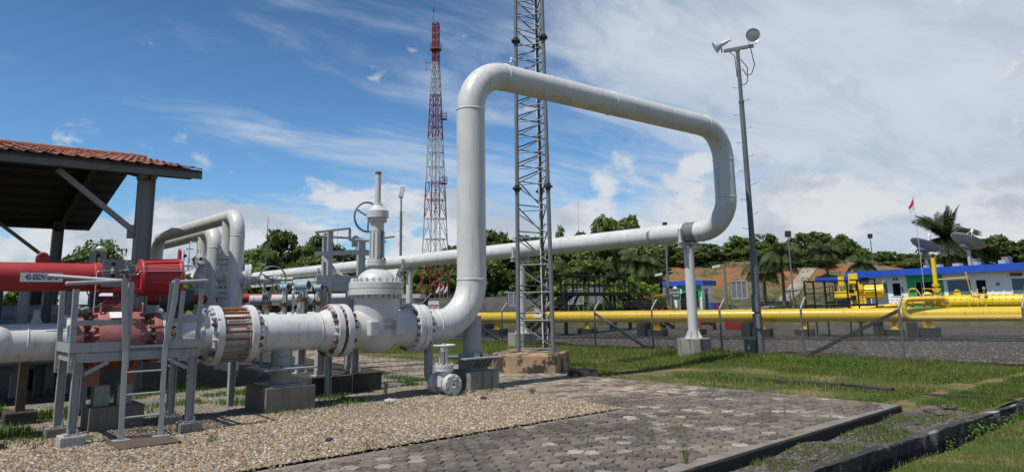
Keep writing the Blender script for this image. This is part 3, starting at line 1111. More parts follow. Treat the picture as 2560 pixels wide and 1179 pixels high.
# cable tray that hangs under the far end of the return line
ct = thing('pipe_bridge_tray', 'long pale cable tray slung under the far end of the return pipe', 'cable tray', (XE, 34, 3.1))
b_ = MB()
b_.box(XE - .32, 35, 3.05, XE - .29, 60, 3.30)
b_.box(XE - .32, 35, 3.02, XE + .30, 60, 3.05)
part('side_plate', b_, m_white, ct)
for y in np.arange(36, 60, 3.0):
    b_ = MB()
    b_.box(XE - .335, y, 2.98, XE - .31, y + .05, 3.40)
    part('hanger', b_, m_galvd, ct)

# ---- spool with the insulating joint
sp = thing('pipe_spool', 'short white pipe spool between the rod-bound joint and the gate valve', 'pipe', (5.2, Y0, 0))
b_ = MB()
b_.cyl((4.45, Y0, Z0), (5.9, Y0, Z0), R, n=44, caps=False)
part('pipe', b_, m_white, sp)
f1 = flange(sp, (4.43, Y0, Z0), (1, 0, 0), .115, .465)
b_ = MB()
b_.lathe((4.545, Y0, Z0), (1, 0, 0), [(0, .39), (.05, .36), (.15, R + .004)], 40, sharp=60)
part('weld_neck', b_, m_white, sp)
b_ = MB()
b_.lathe((5.73, Y0, Z0), (1, 0, 0), [(0, R + .004), (.12, .36), (.2, .39)], 40, sharp=60)
part('weld_neck', b_, m_white, sp)
weld(sp, (5.70, Y0, Z0), (1, 0, 0))
weld(sp, (4.71, Y0, Z0), (1, 0, 0))
bolts(f1, (4.545, Y0, Z0), (1, 0, 0), .41, 22, [bolt_rust, bolt_white, bolt_white])
f2 = flange(sp, (5.93, Y0, Z0), (1, 0, 0), .12, .46)
bolts(f2, (5.93, Y0, Z0), (-1, 0, 0), .405, 22, [bolt_rust, bolt_rust, bolt_white])

ij = thing('insulating_joint', 'ring of long rusty tie rods clamping two heavy white flanges together', 'pipe joint', (4.2, Y0, 0))
f3 = flange(ij, (3.885, Y0, Z0), (1, 0, 0), .115, .465)
b_ = MB()
b_.lathe((4.0, Y0, Z0), (1, 0, 0), [(0, .30), (.02, .345), (.36, .345), (.43, .30)], 40)
part('core', b_, m_valve, ij)
rod = MB()
rod.cyl((0, 0, 0), (0, 0, .436), .0205, n=10)
rodme = rod.mesh('tie_rod', m_rust)
rodw = rod.mesh('tie_rod', M('dusty_rod', (.27, .22, .18), .75, var=.2, vs=14, spots=((.22, .08, .035), .8, .56, 22)))
qx = Vector((1, 0, 0)).to_track_quat('Z', 'Y')
for k in range(22):
    a = 2 * PI * (k + .5) / 22
    yy, zz = math.cos(a), math.sin(a)
    piece('tie_rod', rodme if zz > -.25 else rodw, ij, (3.997, Y0 + yy * .41, Z0 + zz * .41), qx)
bolts(f3, (3.885, Y0, Z0), (-1, 0, 0), .41, 22, [bolt_white, bolt_white, bolt_white, bolt_rust])
for yv in (-.12, .10):
    b_ = MB()
    b_.obox((4.2, Y0 - .30 + abs(yv) * .2, Z0 + .22 + yv * .5), (.14, 0, 0), (0, .02, .035), (0, .002, 0))
    part('name_plate', b_, m_sign, ij)

rd = thing('reducer', 'white pipe reducer widening from the red ball valve to the rod-bound joint', 'pipe', (3.5, Y0, 0))
b_ = MB()
b_.lathe((3.12, Y0, Z0), (1, 0, 0), [(.1, .33), (.12, .29), (.16, .252), (.28, .252), (.58, R), (.73, R), (.735, .36), (.765, .39)], 44, sharp=35)
part('pipe', b_, m_white, rd)
fr_ = flange(rd, (3.125, Y0, Z0), (1, 0, 0), .10, .372)
bolts(fr_, (3.225, Y0, Z0), (1, 0, 0), .325, 18, [bolt_rust])
weld(rd, (3.72, Y0, Z0), (1, 0, 0))

lpipe = thing('inlet_pipe', 'white pipe running in from the left edge to the red ball valve', 'pipe', (1, Y0, 0))
b_ = MB()
b_.cyl((-7, Y0, Z0), (1.9, Y0, Z0), .252, n=44, caps=False)
part('pipe', b_, m_white, lpipe)
b_ = MB()
b_.ball((1.07, Y0 - .06, Z0), (.27, .29, .262), 30, 18)
part('tee_swell', b_, m_white, lpipe)
flange(lpipe, (1.885, Y0, Z0), (1, 0, 0), .095, .372)
weld(lpipe, (1.45, Y0, Z0), (1, 0, 0), .252, .013)
b_ = MB()
b_.lathe((1.55, Y0, Z0 + .24), (0, 0, 1), [(0, .09), (.05, .06), (.09, .045), (.2, .04)], 20, sharp=70)
part('branch_fitting', b_, m_grey, lpipe)

# ---- red ball valve
bv = thing('ball_valve', 'faded pinkish red ball valve with bolted body behind the access ladder', 'valve', (2.5, Y0, 0))
b_ = MB()
b_.lathe((2.0, Y0, Z0), (1, 0, 0), [(.08, .30), (.14, .275), (.21, .30), (.26, .385), (.262, .43), (.30, .437), (.76, .437), (.80, .43), (.802, .385), (.86, .30), (.93, .275), (1.0, .30)], 44)
part('body', b_, m_fred, bv)
fa = flange(bv, (1.987, Y0, Z0), (1, 0, 0), .105, .372, m_fred)
bolts(fa, (2.092, Y0, Z0), (1, 0, 0), .325, 18, [bolt_rust])
fb = flange(bv, (3.015, Y0, Z0), (1, 0, 0), .105, .372, m_fred)
bolts(fb, (3.015, Y0, Z0), (-1, 0, 0), .325, 18, [bolt_rust])
body = [o for o in bv.children if o.name.startswith('body')][0]
bolts(body, (2.262, Y0, Z0), (-1, 0, 0), .405, 20, [bolt_red])
bolts(body, (2.802, Y0, Z0), (1, 0, 0), .405, 20, [bolt_red])
for x in (2.29, 2.84):
    for yq in (-.2, .24):
        b_ = MB()
        cc = Vector((x, Y0 + yq, Z0 + math.sqrt(.437 ** 2 - yq ** 2) + .05))
        b_.tube(fillet([cc + Vector((0, -.04, -.07)), cc + Vector((0, -.04, .07)), cc + Vector((0, .04, .07)), cc + Vector((0, .04, -.07))], .039, 6), .014, 8)
        part('lifting_eye', b_, m_fred, bv)
b_ = MB()
b_.obox((2.53, Y0 - .28, Z0 + .348), (.13, 0, 0), (0, .055, .042), (0, .002, -.003))
part('name_plate', b_, m_sign, bv)
b_ = MB()
b_.cyl((2.56, Y0, Z0 + .40), (2.56, Y0, 1.70), .20, n=28)
b_.cyl((2.56, Y0, 1.70), (2.56, Y0, 1.75), .23, n=28)
part('stem_housing', b_, m_fred, bv)
b_ = MB()
for x in (2.3, 2.75):
    b_.box(x - .06, Y0 - .15, .60, x + .06, Y0 + .15, .84)
part('foot', b_, m_fred, bv)
b_ = MB()
b_.lathe((2.3, Y0, Z0), (1, 0, 0), [(0, .4395), (.46, .4395)], 44)
b_.f = [q for q in b_.f if sum(b_.v[i][2] for i in q) / len(q) < Z0 - .22]
b_.sm, b_.mi = [True] * len(b_.f), [0] * len(b_.f)
part('rust_coat', b_, m_orangestain, bv)
b_ = MB()
b_.box(2.25, Y0 - .3, -.05, 2.95, Y0 + .3, .32)
solo('valve_block', b_, m_concbr, 'dark concrete block under the faded red ball valve', 'concrete block', (2.6, Y0, 0), bevel=.015)
b_ = MB()
b_.ibeam((2.42, Y0, .32), (2.42, Y0, .6), .2, .2, up=(0, 1, 0))
b_.ibeam((2.72, Y0, .32), (2.72, Y0, .6), .2, .2, up=(0, 1, 0))
part('stand', b_, m_grey, bv)

# ---- its red actuator
ac = thing('valve_actuator', 'bright red actuator with long tagged cylinder and spring can above the ball valve', 'actuator', (2.5, Y0, 1.7))
ZA = 2.13
b_ = MB()
b_.lathe((-1.6, Y0, ZA), (1, 0, 0), [(0, .01), (0, .20), (3.78, .20), (3.80, .217), (3.88, .217), (3.89, .19), (3.89, .01)], 40)
part('cylinder', b_, m_red, ac)
b_ = MB()
b_.lathe((2.80, Y0, ZA), (1, 0, 0), [(0, .01), (0, .275), (.02, .285), (.045, .275), (.05, .255), (.53, .285), (.55, .30), (.57, .30), (.585, .285), (.585, .01)], 40)
for k in range(10):
    a = 2 * PI * k / 10 + .3
    rr_ = Vector((0, math.cos(a), math.sin(a)))
    b_.bar(Vector((2.85, Y0, ZA)) + rr_ * .262, Vector((3.34, Y0, ZA)) + rr_ * .292, .016, .02, rr_)
part('spring_can', b_, m_red, ac)
b_ = MB()
b_.obox((3.37, Y0, ZA + .33), (.014, 0, 0), (0, .06, 0), (0, 0, .06))
b_.torus((3.37, Y0, ZA + .40), (1, 0, 0), .045, .016, 18, 8)
part('lifting_lug', b_, m_red, ac)
b_ = MB()
b_.obox((1.55, Y0, ZA + .235), (.085, 0, 0), (0, .012, 0), (0, 0, .05))
b_.torus((1.55, Y0, ZA + .27), (0, 1, 0), .056, .026, 20, 8)
part('lifting_lug', b_, m_red, ac)
b_ = MB()
b_.box(2.28, Y0 - .12, ZA - .19, 2.82, Y0 + .12, ZA + .12)
b_.cyl((2.56, Y0, 1.78), (2.56, Y0, ZA - .1), .085, n=24)
b_.cyl((2.56, Y0, 1.75), (2.56, Y0, 1.80), .20, n=28)
b_.box(2.22, Y0 - .2, ZA - .22, 2.85, Y0 + .2, ZA - .17)
part('gearbox', b_, m_red, ac, bevel=.006)
b_ = MB()                                            # tag plate bolted to the front of the cylinder
b_.box(1.285, Y0 - .222, ZA - .075, 1.785, Y0 - .214, ZA + .048)
tp = part('tag_plate', b_, m_sign, ac)
words('tag_lettering', '42-ESDV-2042', .098, m_text, tp, (1.535, Y0 - .2235, ZA - .012), (1, 0, 0), (0, 0, 1), bold=.0028).scale = (.66, 1, 1)
b_ = MB()                                            # grey mounting board with instruments in front
b_.box(2.245, Y0 - .36, 1.985, 2.625, Y0 - .345, 2.375)
bd = part('mounting_board', b_, M('grey_board', (.20, .20, .205), .5, var=.06), ac)
b_ = MB()
b_.obox((2.565, Y0 - .362, 2.04), (.025, 0, 0), (0, .002, 0), (0, 0, .012))
part('board_label', b_, m_sign, bd)
b_ = MB()
b_.cyl((2.37, Y0 - .40, 2.10), (2.37, Y0 - .40, 2.17), .026, n=14)
part('filter_bowl', b_, m_black, ac)
b_ = MB()
b_.cyl((2.37, Y0 - .40, 2.27), (2.37, Y0 - .40, 2.33), .022, n=14)
part('regulator_knob', b_, m_black, ac)
b_ = MB()
b_.lathe((2.37, Y0 - .40, 2.16), (0, 0, 1), [(0, .02), (.01, .034), (.06, .034), (.075, .022), (.115, .022)], 16)
b_.cyl((2.33, Y0 - .40, 2.215), (2.43, Y0 - .40, 2.215), .016, n=10)
part('regulator', b_, m_gauge, ac)
b_ = MB()
b_.cyl((2.515, Y0 - .40, 2.205), (2.58, Y0 - .41, 2.215), .033, n=14)
b_.box(2.535, Y0 - .43, 2.175, 2.585, Y0 - .39, 2.235)
part('solenoid', b_, m_teal, ac)
b_ = MB()
b_.cyl((2.478, Y0 - .40, 2.215), (2.51, Y0 - .40, 2.215), .022, n=12)
part('vent_cap', b_, m_redprint, ac)
b_ = MB()
b_.cyl((2.555, Y0 - .40, 2.235), (2.555, Y0 - .40, 2.30), .024, n=12)
b_.cyl((2.545, Y0 - .40, 2.30), (2.545, Y0 - .40, 2.36), .014, n=10)
b_.cyl((2.52, Y0 - .40, 2.33), (2.60, Y0 - .40, 2.31), .014, n=10)
part('pilot_valve', b_, m_gauge, ac)
b_ = MB()
T = lambda pts, r=.0085: b_.tube(fillet(pts, .03, 5), r, 8)
T([(2.17, Y0 - .38, 1.62), (2.17, Y0 - .38, 2.20), (2.33, Y0 - .40, 2.215)])
T([(2.41, Y0 - .40, 2.215), (2.50, Y0 - .40, 2.21)])
T([(2.46, Y0 - .40, 2.16), (2.50, Y0 - .40, 2.165), (2.70, Y0 - .41, 2.16), (2.72, Y0 - .41, 2.21), (2.74, Y0 - .41, 2.21), (3.36, Y0 - .41, 2.225), (3.44, Y0 - .41, 2.245), (3.44, Y0 - .41, 2.40)])
T([(2.50, Y0 - .40, 2.29), (2.66, Y0 - .40, 2.295), (2.68, Y0 - .40, 2.20), (2.63, Y0 - .40, 2.19)], .007)
T([(2.66, Y0 - .40, 2.285), (3.36, Y0 - .38, 2.26)], .005)
T([(2.46, Y0 - .40, 2.165), (2.52, Y0 - .40, 2.165), (2.525, Y0 - .40, 2.12), (2.51, Y0 - .40, 2.09)], .009)
part('tubing', b_, m_chrome, ac)
b_ = MB()
b_.tube(fillet([(2.56, Y0 - .40, 2.17), (2.565, Y0 - .41, 2.05), (2.53, Y0 - .40, 1.86), (2.44, Y0 - .36, 1.72)], .2, 6), .0135, 10)
b_.tube(fillet([(2.15, Y0 - .33, 1.66), (2.28, Y0 - .36, 1.75), (2.37, Y0 - .36, 1.84), (2.53, Y0 - .35, 1.87), (2.53, Y0 - .35, 1.80)], .08, 6), .011, 10)
part('cable', b_, m_rubber, ac)
b_ = MB()
b_.cyl((2.559, Y0 - .405, 2.13), (2.559, Y0 - .405, 2.17), .018, n=12)
part('cable_gland', b_, m_redprint, ac)
b_ = MB()
for k in range(9):
    b_.ball((2.02 + random.uniform(-.05, .10), Y0 - .34 + random.uniform(-.03, .03), 1.665 + random.uniform(-.02, .03)), (random.uniform(.02, .045), .03, random.uniform(.014, .028)), 8, 5)
solo('tied_rag', b_, m_rope, 'bundle of grey rag tied round the tubing above the red ball valve', 'rag', (2.02, Y0 - .34, 1.66))

# manifold of bright tubing and needle valves beside the spring can
mf = thing('needle_valve_manifold', 'bright tubing manifold with black knobs beside the red spring can', 'manifold', (3.5, 12.4, 2.3))
b_ = MB()
T = lambda pts, r=.010: b_.tube(fillet(pts, .035, 5), r, 8)
T([(3.52, 12.4, 2.33), (3.52, 12.4, 2.62), (3.66, 12.4, 2.61)])
T([(3.60, 12.4, 2.60), (3.60, 12.4, 2.73), (3.72, 12.4, 2.735), (3.72, 12.4, 2.36)])
T([(3.44, 12.4, 2.34), (3.76, 12.4, 2.34)], .014)
T([(3.60, 12.4, 2.60), (3.60, 12.4, 2.28)], .011)
part('tubing', b_, m_chrome, mf)
for x, z in ((3.52, 2.46), (3.60, 2.42), (3.72, 2.44), (3.46, 2.35), (3.66, 2.32), (3.72, 2.33), (3.60, 2.30)):
    b_ = MB()
    b_.cyl((x, 12.4, z - .03), (x, 12.4, z + .03), .02, n=10)
    part('valve_body', b_, m_chrome, mf)
for x, z in ((3.52, 2.50), (3.645, 2.44), (3.77, 2.46), (3.44, 2.38)):
    b_ = MB()
    b_.cyl((x - .012, 12.36, z), (x + .02, 12.34, z), .026, n=12)
    part('knob', b_, m_black, mf)

# ---- the big gate valve
gv = thing('gate_valve', 'large white gate valve with domed bonnet, tall yoke, stem cover and side handwheel', 'valve', (6.88, Y0, 0))
XV = 6.88
b_ = MB()
b_.lathe((6.05, Y0, Z0), (1, 0, 0), [(.10, .39), (.14, .36), (.24, .325), (.42, .335), (.55, .37), (.8, .40), (1.06, .37), (1.2, .335), (1.36, .325), (1.46, .36), (1.5, .39)], 44, sharp=60)
b_.lathe((XV, Y0, .80), (0, 0, 1), [(0, .02), (.02, .16), (.08, .28), (.2, .37), (.42, .405), (1.08, .405)], 44, sharp=70)
gbody = part('body', b_, m_valve, gv)
for sx in (-.27, .27):
    b_ = MB()
    b_.obox((XV + sx, Y0 - .36, Z0 + .02), (.095, 0, 0), (0, .10, 0), (0, 0, .14))
    part('boss', b_, m_valve, gv, bevel=.035)
fv1 = flange(gv, (6.118, Y0, Z0), (1, 0, 0), .11, .46)
bolts(fv1, (6.228, Y0, Z0), (1, 0, 0), .405, 22, [bolt_rust, bolt_rust, bolt_white])
studs = MB()
studs.cyl((0, 0, 0), (0, 0, .07), .026, n=8)
stme = studs.mesh('stud', m_rustbolt)
for k in range(22):
    a = 2 * PI * (k + .5) / 22
    piece('stud', stme, fv1, (6.049, Y0 + math.cos(a) * .405, Z0 + math.sin(a) * .405), qx)
b_ = MB()
b_.cyl((6.05, Y0, Z0), (6.118, Y0, Z0), .36, n=36)
part('gasket', b_, m_dark if False else m_rubber, gv)
fv2 = flange(gv, (7.595, Y0, Z0), (1, 0, 0), .12, .46)
bolts(fv2, (7.595, Y0, Z0), (-1, 0, 0), .405, 20, [bolt_rust, bolt_white, bolt_white])
b_ = MB()
b_.cyl((7.715, Y0, Z0), (7.73, Y0, Z0), .40, n=36)
part('gasket', b_, m_rubber, gv)
bf = MB()
e = .007
bf.lathe((XV, Y0, 1.855), (0, 0, 1), [(0, .3), (0, .505 - e), (e, .505), (.105 - e, .505), (.105, .505 - e), (.105, .47), (.114, .47), (.114, .505 - e), (.114 + e, .505), (.232 - e, .505), (.232, .505 - e), (.232, .2)], 48)
bfo = part('bonnet_flange', bf, m_valve, gv)
bolts(bfo, (XV, Y0, 2.087), (0, 0, 1), .445, 24, bolt_mesh('bonnet_nut', .036, .062, .25, mat=m_whitebolt))
bolts(bfo, (XV, Y0, 1.855), (0, 0, -1), .445, 24, bolt_mesh('bonnet_nut', .034, .055, .25, mat=m_whitebolt))
b_ = MB()
b_.lathe((XV, Y0, 2.085), (0, 0, 1), [(0, .375), (.05, .365), (.12, .33), (.18, .27), (.225, .20), (.25, .13), (.27, .115), (.34, .115)], 40, sharp=70)
part('bonnet', b_, m_valve, gv)
b_ = MB()
b_.lathe((XV, Y0, 2.40), (0, 0, 1), [(0, .1), (0, .178), (.05, .178), (.055, .17), (.06, .178), (.11, .178), (.11, .1)], 32)
yf = part('yoke_flange', b_, m_valve, gv)
bolts(yf, (XV, Y0, 2.51), (0, 0, 1), .145, 8, [bolt_small, bolt_smallrust])
bolts(yf, (XV, Y0, 2.40), (0, 0, -1), .145, 8, [bolt_small])
b_ = MB()                                            # yoke: two curved arms with stiffening ribs and a window between
for sg in (-1, 1):
    for k in range(10):
        a0 = (0 if sg > 0 else PI) + math.radians(-62 + 12.4 * k)
        a1 = a0 + math.radians(12.4)
        q = []
        for zq in (2.51, 3.06):
            for rr_ in (.105, .125):
                for aa in (a0, a1):
                    q.append((XV + rr_ * math.cos(aa + .5), Y0 + rr_ * math.sin(aa + .5), zq))
        b_.add(q, [(0, 1, 5, 4), (2, 6, 7, 3), (0, 4, 6, 2), (1, 3, 7, 5)])
    for aa in (-.55, .0, .55):
        an = aa + (0 if sg > 0 else PI) + .5
        dr_ = Vector((math.cos(an), math.sin(an), 0))
        b_.bar(Vector((XV, Y0, 2.51)) + dr_ * .135, Vector((XV, Y0, 3.05)) + dr_ * .132, .02, .035, dr_)
b_.cyl((XV, Y0, 3.05), (XV, Y0, 3.24), .128, n=32)
part('yoke', b_, m_valve, gv)
b_ = MB()
b_.cyl((XV, Y0, 2.45), (XV, Y0, 3.1), .032, n=14)
b_.cyl((XV, Y0, 2.51), (XV, Y0, 2.60), .06, n=14)
part('stem', b_, m_galvd, gv)
b_ = MB()
b_.lathe((XV, Y0, 3.235), (0, 0, 1), [(0, .12), (0, .178), (.035, .178), (.035, .15), (.06, .15), (.06, .208), (.19, .208), (.20, .20), (.29, .10), (.30, .095), (.325, .095), (.325, .03)], 36)
b_.lathe((XV, Y0 + .12, 3.37), (0, 1, 0), [(0, .10), (.12, .085), (.14, .05), (.22, .04)], 20)
gb = part('gear_housing', b_, m_valve, gv)
bolts(gb, (XV, Y0, 3.235), (0, 0, -1), .155, 8, [bolt_small])
b_ = MB()
b_.cyl((XV, Y0, 3.55), (XV, Y0, 4.16), .0565, n=22)
part('stem_cover', b_, m_valve, gv)
b_ = MB()
b_.cyl((XV, Y0, 4.13), (XV, Y0, 4.185), .059, n=22)
part('cover_cap', b_, m_rust, gv)


def wheel(parent, c, axis, Rw, r, mat, spokes=3, dish=.0, name='handwheel', hub=.03):
    b = MB()
    c = Vector(c)
    x, y, d = frame(axis)
    b.torus(c, axis, Rw, r, 40, 10)
    for k in range(spokes):
        a = 2 * PI * k / spokes + .5
        b.tube([c - d * dish, c - d * dish * .4 + (x * math.cos(a) + y * math.sin(a)) * Rw * .6, c + (x * math.cos(a) + y * math.sin(a)) * Rw], r * .8, 8)
    b.cyl(c - d * (dish + hub * .8), c - d * (dish - hub), hub, n=14)
    return part(name, b, mat, parent)


wheel(gv, (XV - .01, Y0 + .36, 3.35), (0, 1, 0), .285, .02, m_galv, 3, .03)
for txt, c, u_, sz in (('W 21', (XV + .03, Y0 - .418, Z0 + .15), (1, 0, 0), .10), ('20562', (XV + .05, Y0 - .418, Z0 + .03), (1, 0, 0), .11)):
    words('chalk_writing', txt, sz, m_ink, gv, c, u_, (0, 0, 1))
words('flange_writing', 'CENTRAL GAS PLANT', .05, m_ink, gv, (XV + .16, Y0 - .4905, 2.045), (1, -.0, 0), (0, 0, 1))
b_ = MB()                                            # second line of writing, rubbed out beyond reading
for k in range(9):
    x_ = XV + .10 + .022 * k
    b_.bar((x_, Y0 - .4905, 1.992), (x_ + .013, Y0 - .4905, 2.006 + .006 * (k % 3)), .004, .001, (0, 1, 0))
part('rubbed_writing', b_, m_ink, gv)

# ---- small flanged drain valve on the pebbles
dv = thing('drain_valve', 'small white gate valve with a rust streaked yoke and round handwheel resting on the pebbles', 'valve', (8.05, 11.5, 0))
zc, xd = .205, 8.05
f5 = flange(dv, (xd, 11.86, zc), (0, -1, 0), .05, .19)
f6 = flange(dv, (xd, 11.80, zc), (0, -1, 0), .05, .19)
f7 = flange(dv, (xd, 11.37, zc), (0, -1, 0), .05, .19)
f8 = flange(dv, (xd, 11.31, zc), (0, -1, 0), .05, .19)
b_ = MB()
b_.lathe((xd, 11.76, zc), (0, -1, 0), [(0, .12), (.08, .10), (.2, .13), (.32, .10), (.40, .12)], 24, sharp=70)
b_.lathe((xd, 11.57, zc), (0, 0, 1), [(-.13, .05), (-.09, .11), (0, .13), (.24, .13)], 24, sharp=70)
b_.obox((xd - .12, 11.53, zc + .02), (.02, 0, 0), (0, .06, 0), (0, 0, .06))
part('body', b_, m_valve, dv)
bolts(f8, (xd, 11.26, zc), (0, -1, 0), .155, 8, [bolt_smallrust, bolt_small])
bolts(f6, (xd, 11.75, zc), (0, -1, 0), .155, 8, [bolt_small])
bl = MB()
for q in ((0, .07), (.02, 0), (-.03, -.05), (.05, -.05), (.04, .06)):
    bl.cyl((xd + .02 + q[0], 11.26, zc + .01 + q[1]), (xd + .02 + q[0], 11.19, zc + .01 + q[1]), .018, n=8)
bl.bar((xd - .05, 11.20, zc + .09), (xd + .08, 11.20, zc + .085), .02, .02)
bl.bar((xd + .02, 11.21, zc - .05), (xd + .02, 11.21, zc + .09), .022, .022)
part('bleed_fitting', bl, m_whitebolt, dv)
b_ = MB()
b_.lathe((xd, 11.57, .44), (0, 0, 1), [(0, .1), (0, .175), (.052, .175), (.052, .165), (.06, .165), (.06, .175), (.11, .175), (.11, .05)], 32)
bo = part('bonnet_flange', b_, m_flange, dv)
bolts(bo, (xd, 11.57, .55), (0, 0, 1), .145, 10, bolt_mesh('valve_nut', .024, .028, .4, mat=m_whitebolt))
bolts(bo, (xd, 11.57, .44), (0, 0, -1), .145, 10, [bolt_small])
b_ = MB()
for sg in (-1, 1):
    b_.bar((xd + sg * .035, 11.57, .55), (xd + sg * .042, 11.57, .80), .022, .075)
b_.box(xd - .055, 11.53, .79, xd + .055, 11.61, .865)
b_.bar((xd - .13, 11.57, .80), (xd + .15, 11.57, .805), .018, .012)
b_.bar((xd - .11, 11.57, .57), (xd - .06, 11.57, .80), .018, .02)
part('yoke', b_, m_flange, dv)
b_ = MB()
b_.cyl((xd, 11.57, .5), (xd, 11.57, .93), .017, n=10)
b_.cyl((xd, 11.57, .86), (xd, 11.57, .95), .024, n=8)
part('stem', b_, m_rust, dv)
wheel(dv, (xd, 11.57, .905), (0, 0, 1), .20, .017, m_flange, 3, .0, hub=.035)

# ---- supports of the main line
ps = thing('pipe_pedestal', 'round grey pipe pedestal with square plate under the white spool', 'pipe support', (5.1, Y0, .4))
b_ = MB()
b_.cyl((5.1, Y0, .69), (5.1, Y0, 1.0), .175, n=32, caps=False)
part('sleeve', b_, m_grey, ps)
b_ = MB()
b_.cyl((5.1, Y0, .42), (5.1, Y0, .655), .17, n=32, caps=False)
part('stub', b_, m_grey, ps)
b_ = MB()
b_.box(4.66, Y0 - .45, .655, 5.54, Y0 + .45, .68)
for x, y in ((4.9, -.2), (5.3, -.2), (5.1, -.21), (4.9, .2), (5.3, .2)):
    b_.box(x - .08, Y0 + y - .05, .68, x + .08, Y0 + y + .05, .705)
part('slide_plate', b_, m_grey, ps)
b_ = MB()
b_.box(4.78, Y0 - .36, .395, 5.42, Y0 + .36, .42)
part('base_plate', b_, m_grey, ps)
words('stencil', 'K-317', .06, m_ink, ps, (5.06, Y0 - .178, .85), (.97, -.2, 0), (0, 0, 1))
b_ = MB()
b_.box(4.68, Y0 - .45, -.1, 5.52, Y0 + .45, .395)
solo('pedestal_block', b_, m_concbr, 'brown stained concrete block carrying the grey pipe pedestal', 'concrete block', (5.1, Y0, 0), bevel=.016)

rs = thing('riser_support', 'round grey support post with gusseted plate under the elbow of the tall riser', 'pipe support', (XR, Y0, .36))
b_ = MB()
b_.cyl((XR, Y0, .62), (XR, Y0, 1.42), .19, n=32, caps=False)
part('sleeve', b_, m_grey, rs)
b_ = MB()
b_.box(XR - .5, Y0 - .48, .595, XR + .5, Y0 + .48, .62)
for x, y in ((-.1, -.25), (.12, -.25), (.25, .1), (-.25, 0)):
    b_.box(XR + x - .06, Y0 + y - .05, .62, XR + x + .06, Y0 + y + .05, .69)
part('slide_plate', b_, m_grey, rs)
b_ = MB()
b_.box(XR - .2, Y0 - .2, .36, XR + .2, Y0 + .2, .595)
for k in range(5):
    x = XR - .2 + .1 * k
    b_.add([(x, Y0 - .2, .37), (x, Y0 - .2, .594), (x, Y0 - .45, .594), (x + .012, Y0 - .2, .37), (x + .012, Y0 - .2, .594), (x + .012, Y0 - .45, .594)], [(0, 2, 1), (3, 4, 5), (0, 3, 5, 2), (0, 1, 4, 3)])
    y = Y0 - .2 + .1 * k
    b_.add([(XR + .2, y, .37), (XR + .2, y, .594), (XR + .47, y, .594), (XR + .2, y + .012, .37), (XR + .2, y + .012, .594), (XR + .47, y + .012, .594)], [(0, 1, 2), (3, 5, 4), (0, 2, 5, 3), (0, 3, 4, 1)])
part('gusset_stool', b_, m_grey, rs)
b_ = MB()
b_.box(XR - .36, Y0 - .42, -.1, XR + .36, Y0 + .42, .36)
solo('riser_block', b_, m_conc, 'weathered concrete block under the gusseted support of the tall riser', 'concrete block', (XR, Y0, 0), bevel=.016)


def stanchion(y, ztop, zblk, blk, label, blabel, grp):
    s = thing('pipe_stanchion', label, 'pipe support', (XE, y, zblk), grp)
    b = MB()
    b.cyl((XE, y, zblk), (XE, y, ztop - .16), .15, n=28, caps=False)
    for k in range(8):
        a = 2 * PI * k / 8 + .2
        d = Vector((math.cos(a), math.sin(a), 0))
        n_ = Vector((-d.y, d.x, 0)) * .006
        p = Vector((XE, y, zblk + .02))
        q = [p + d * .145, p + d * .26, p + d * .25 + Vector((0, 0, .04)), p + d * .148 + Vector((0, 0, .26))]
        b.add([v - n_ for v in q] + [v + n_ for v in q], [(0, 1, 2, 3), (7, 6, 5, 4), (0, 4, 5, 1), (1, 5, 6, 2), (2, 6, 7, 3)])
    b.cyl((XE, y, zblk), (XE, y, zblk + .02), .28, n=28)
    part('post', b, m_white, s)
    b = MB()
    b.ibeam((XE - .48, y, ztop - .085), (XE + .48, y, ztop - .085), .2, .15, .014)
    b.bar((XE - .2, y, ztop - .165), (XE + .2, y, ztop - .165), .24, .012)
    for x in (-.1, .1):
        b.box(XE + x - .005, y - .1, ztop - .15, XE + x + .005, y + .1, ztop - .02)
    part('cross_beam', b, m_white, s)
    b = MB()
    b.ibeam((XE - .37, y, ztop - .01), (XE - .37, y, ztop + .40), .10, .10, .01, up=(0, 1, 0))
    b.ibeam((XE + .37, y, ztop - .01), (XE + .37, y, ztop + .40), .10, .10, .01, up=(0, 1, 0))
    part('guide', b, m_white, s)
    b = MB()
    a, c = blk / 2, blk * .16
    b.prism([(XE + x, y + yy, -.2) for x, yy in ((-a + c, -a), (a - c, -a), (a, -a + c), (a, a - c), (a - c, a), (-a + c, a), (-a, a - c), (-a, -a + c))], (0, 0, zblk + .2))
    solo('stanchion_base', b, m_conc, blabel, 'concrete base', (XE, y, 0), grp + ' bases', bevel=.015)


stanchion(13.55, ZB - R, .55, .82, 'white pipe post under the near end of the return pipe, by the fence', 'weathered concrete base of the white pipe post beside the floodlight pole', 'stanchions under the return pipe')
stanchion(21.45, ZB - R, .55, .9, 'white pipe post seen through the lattice mast', 'streaked concrete base just behind the lattice mast', 'stanchions under the return pipe')
stanchion(29.5, ZB - R, .3, .9, 'white pipe post between the domed gate valve and the tall riser', 'concrete base hidden behind the flanges of the gate valve', 'stanchions under the return pipe')
stanchion(38.5, ZB - R, .3, .9, 'white pipe post far back behind the grey valve platform', 'concrete base far back under the return pipe', 'stanchions under the return pipe')

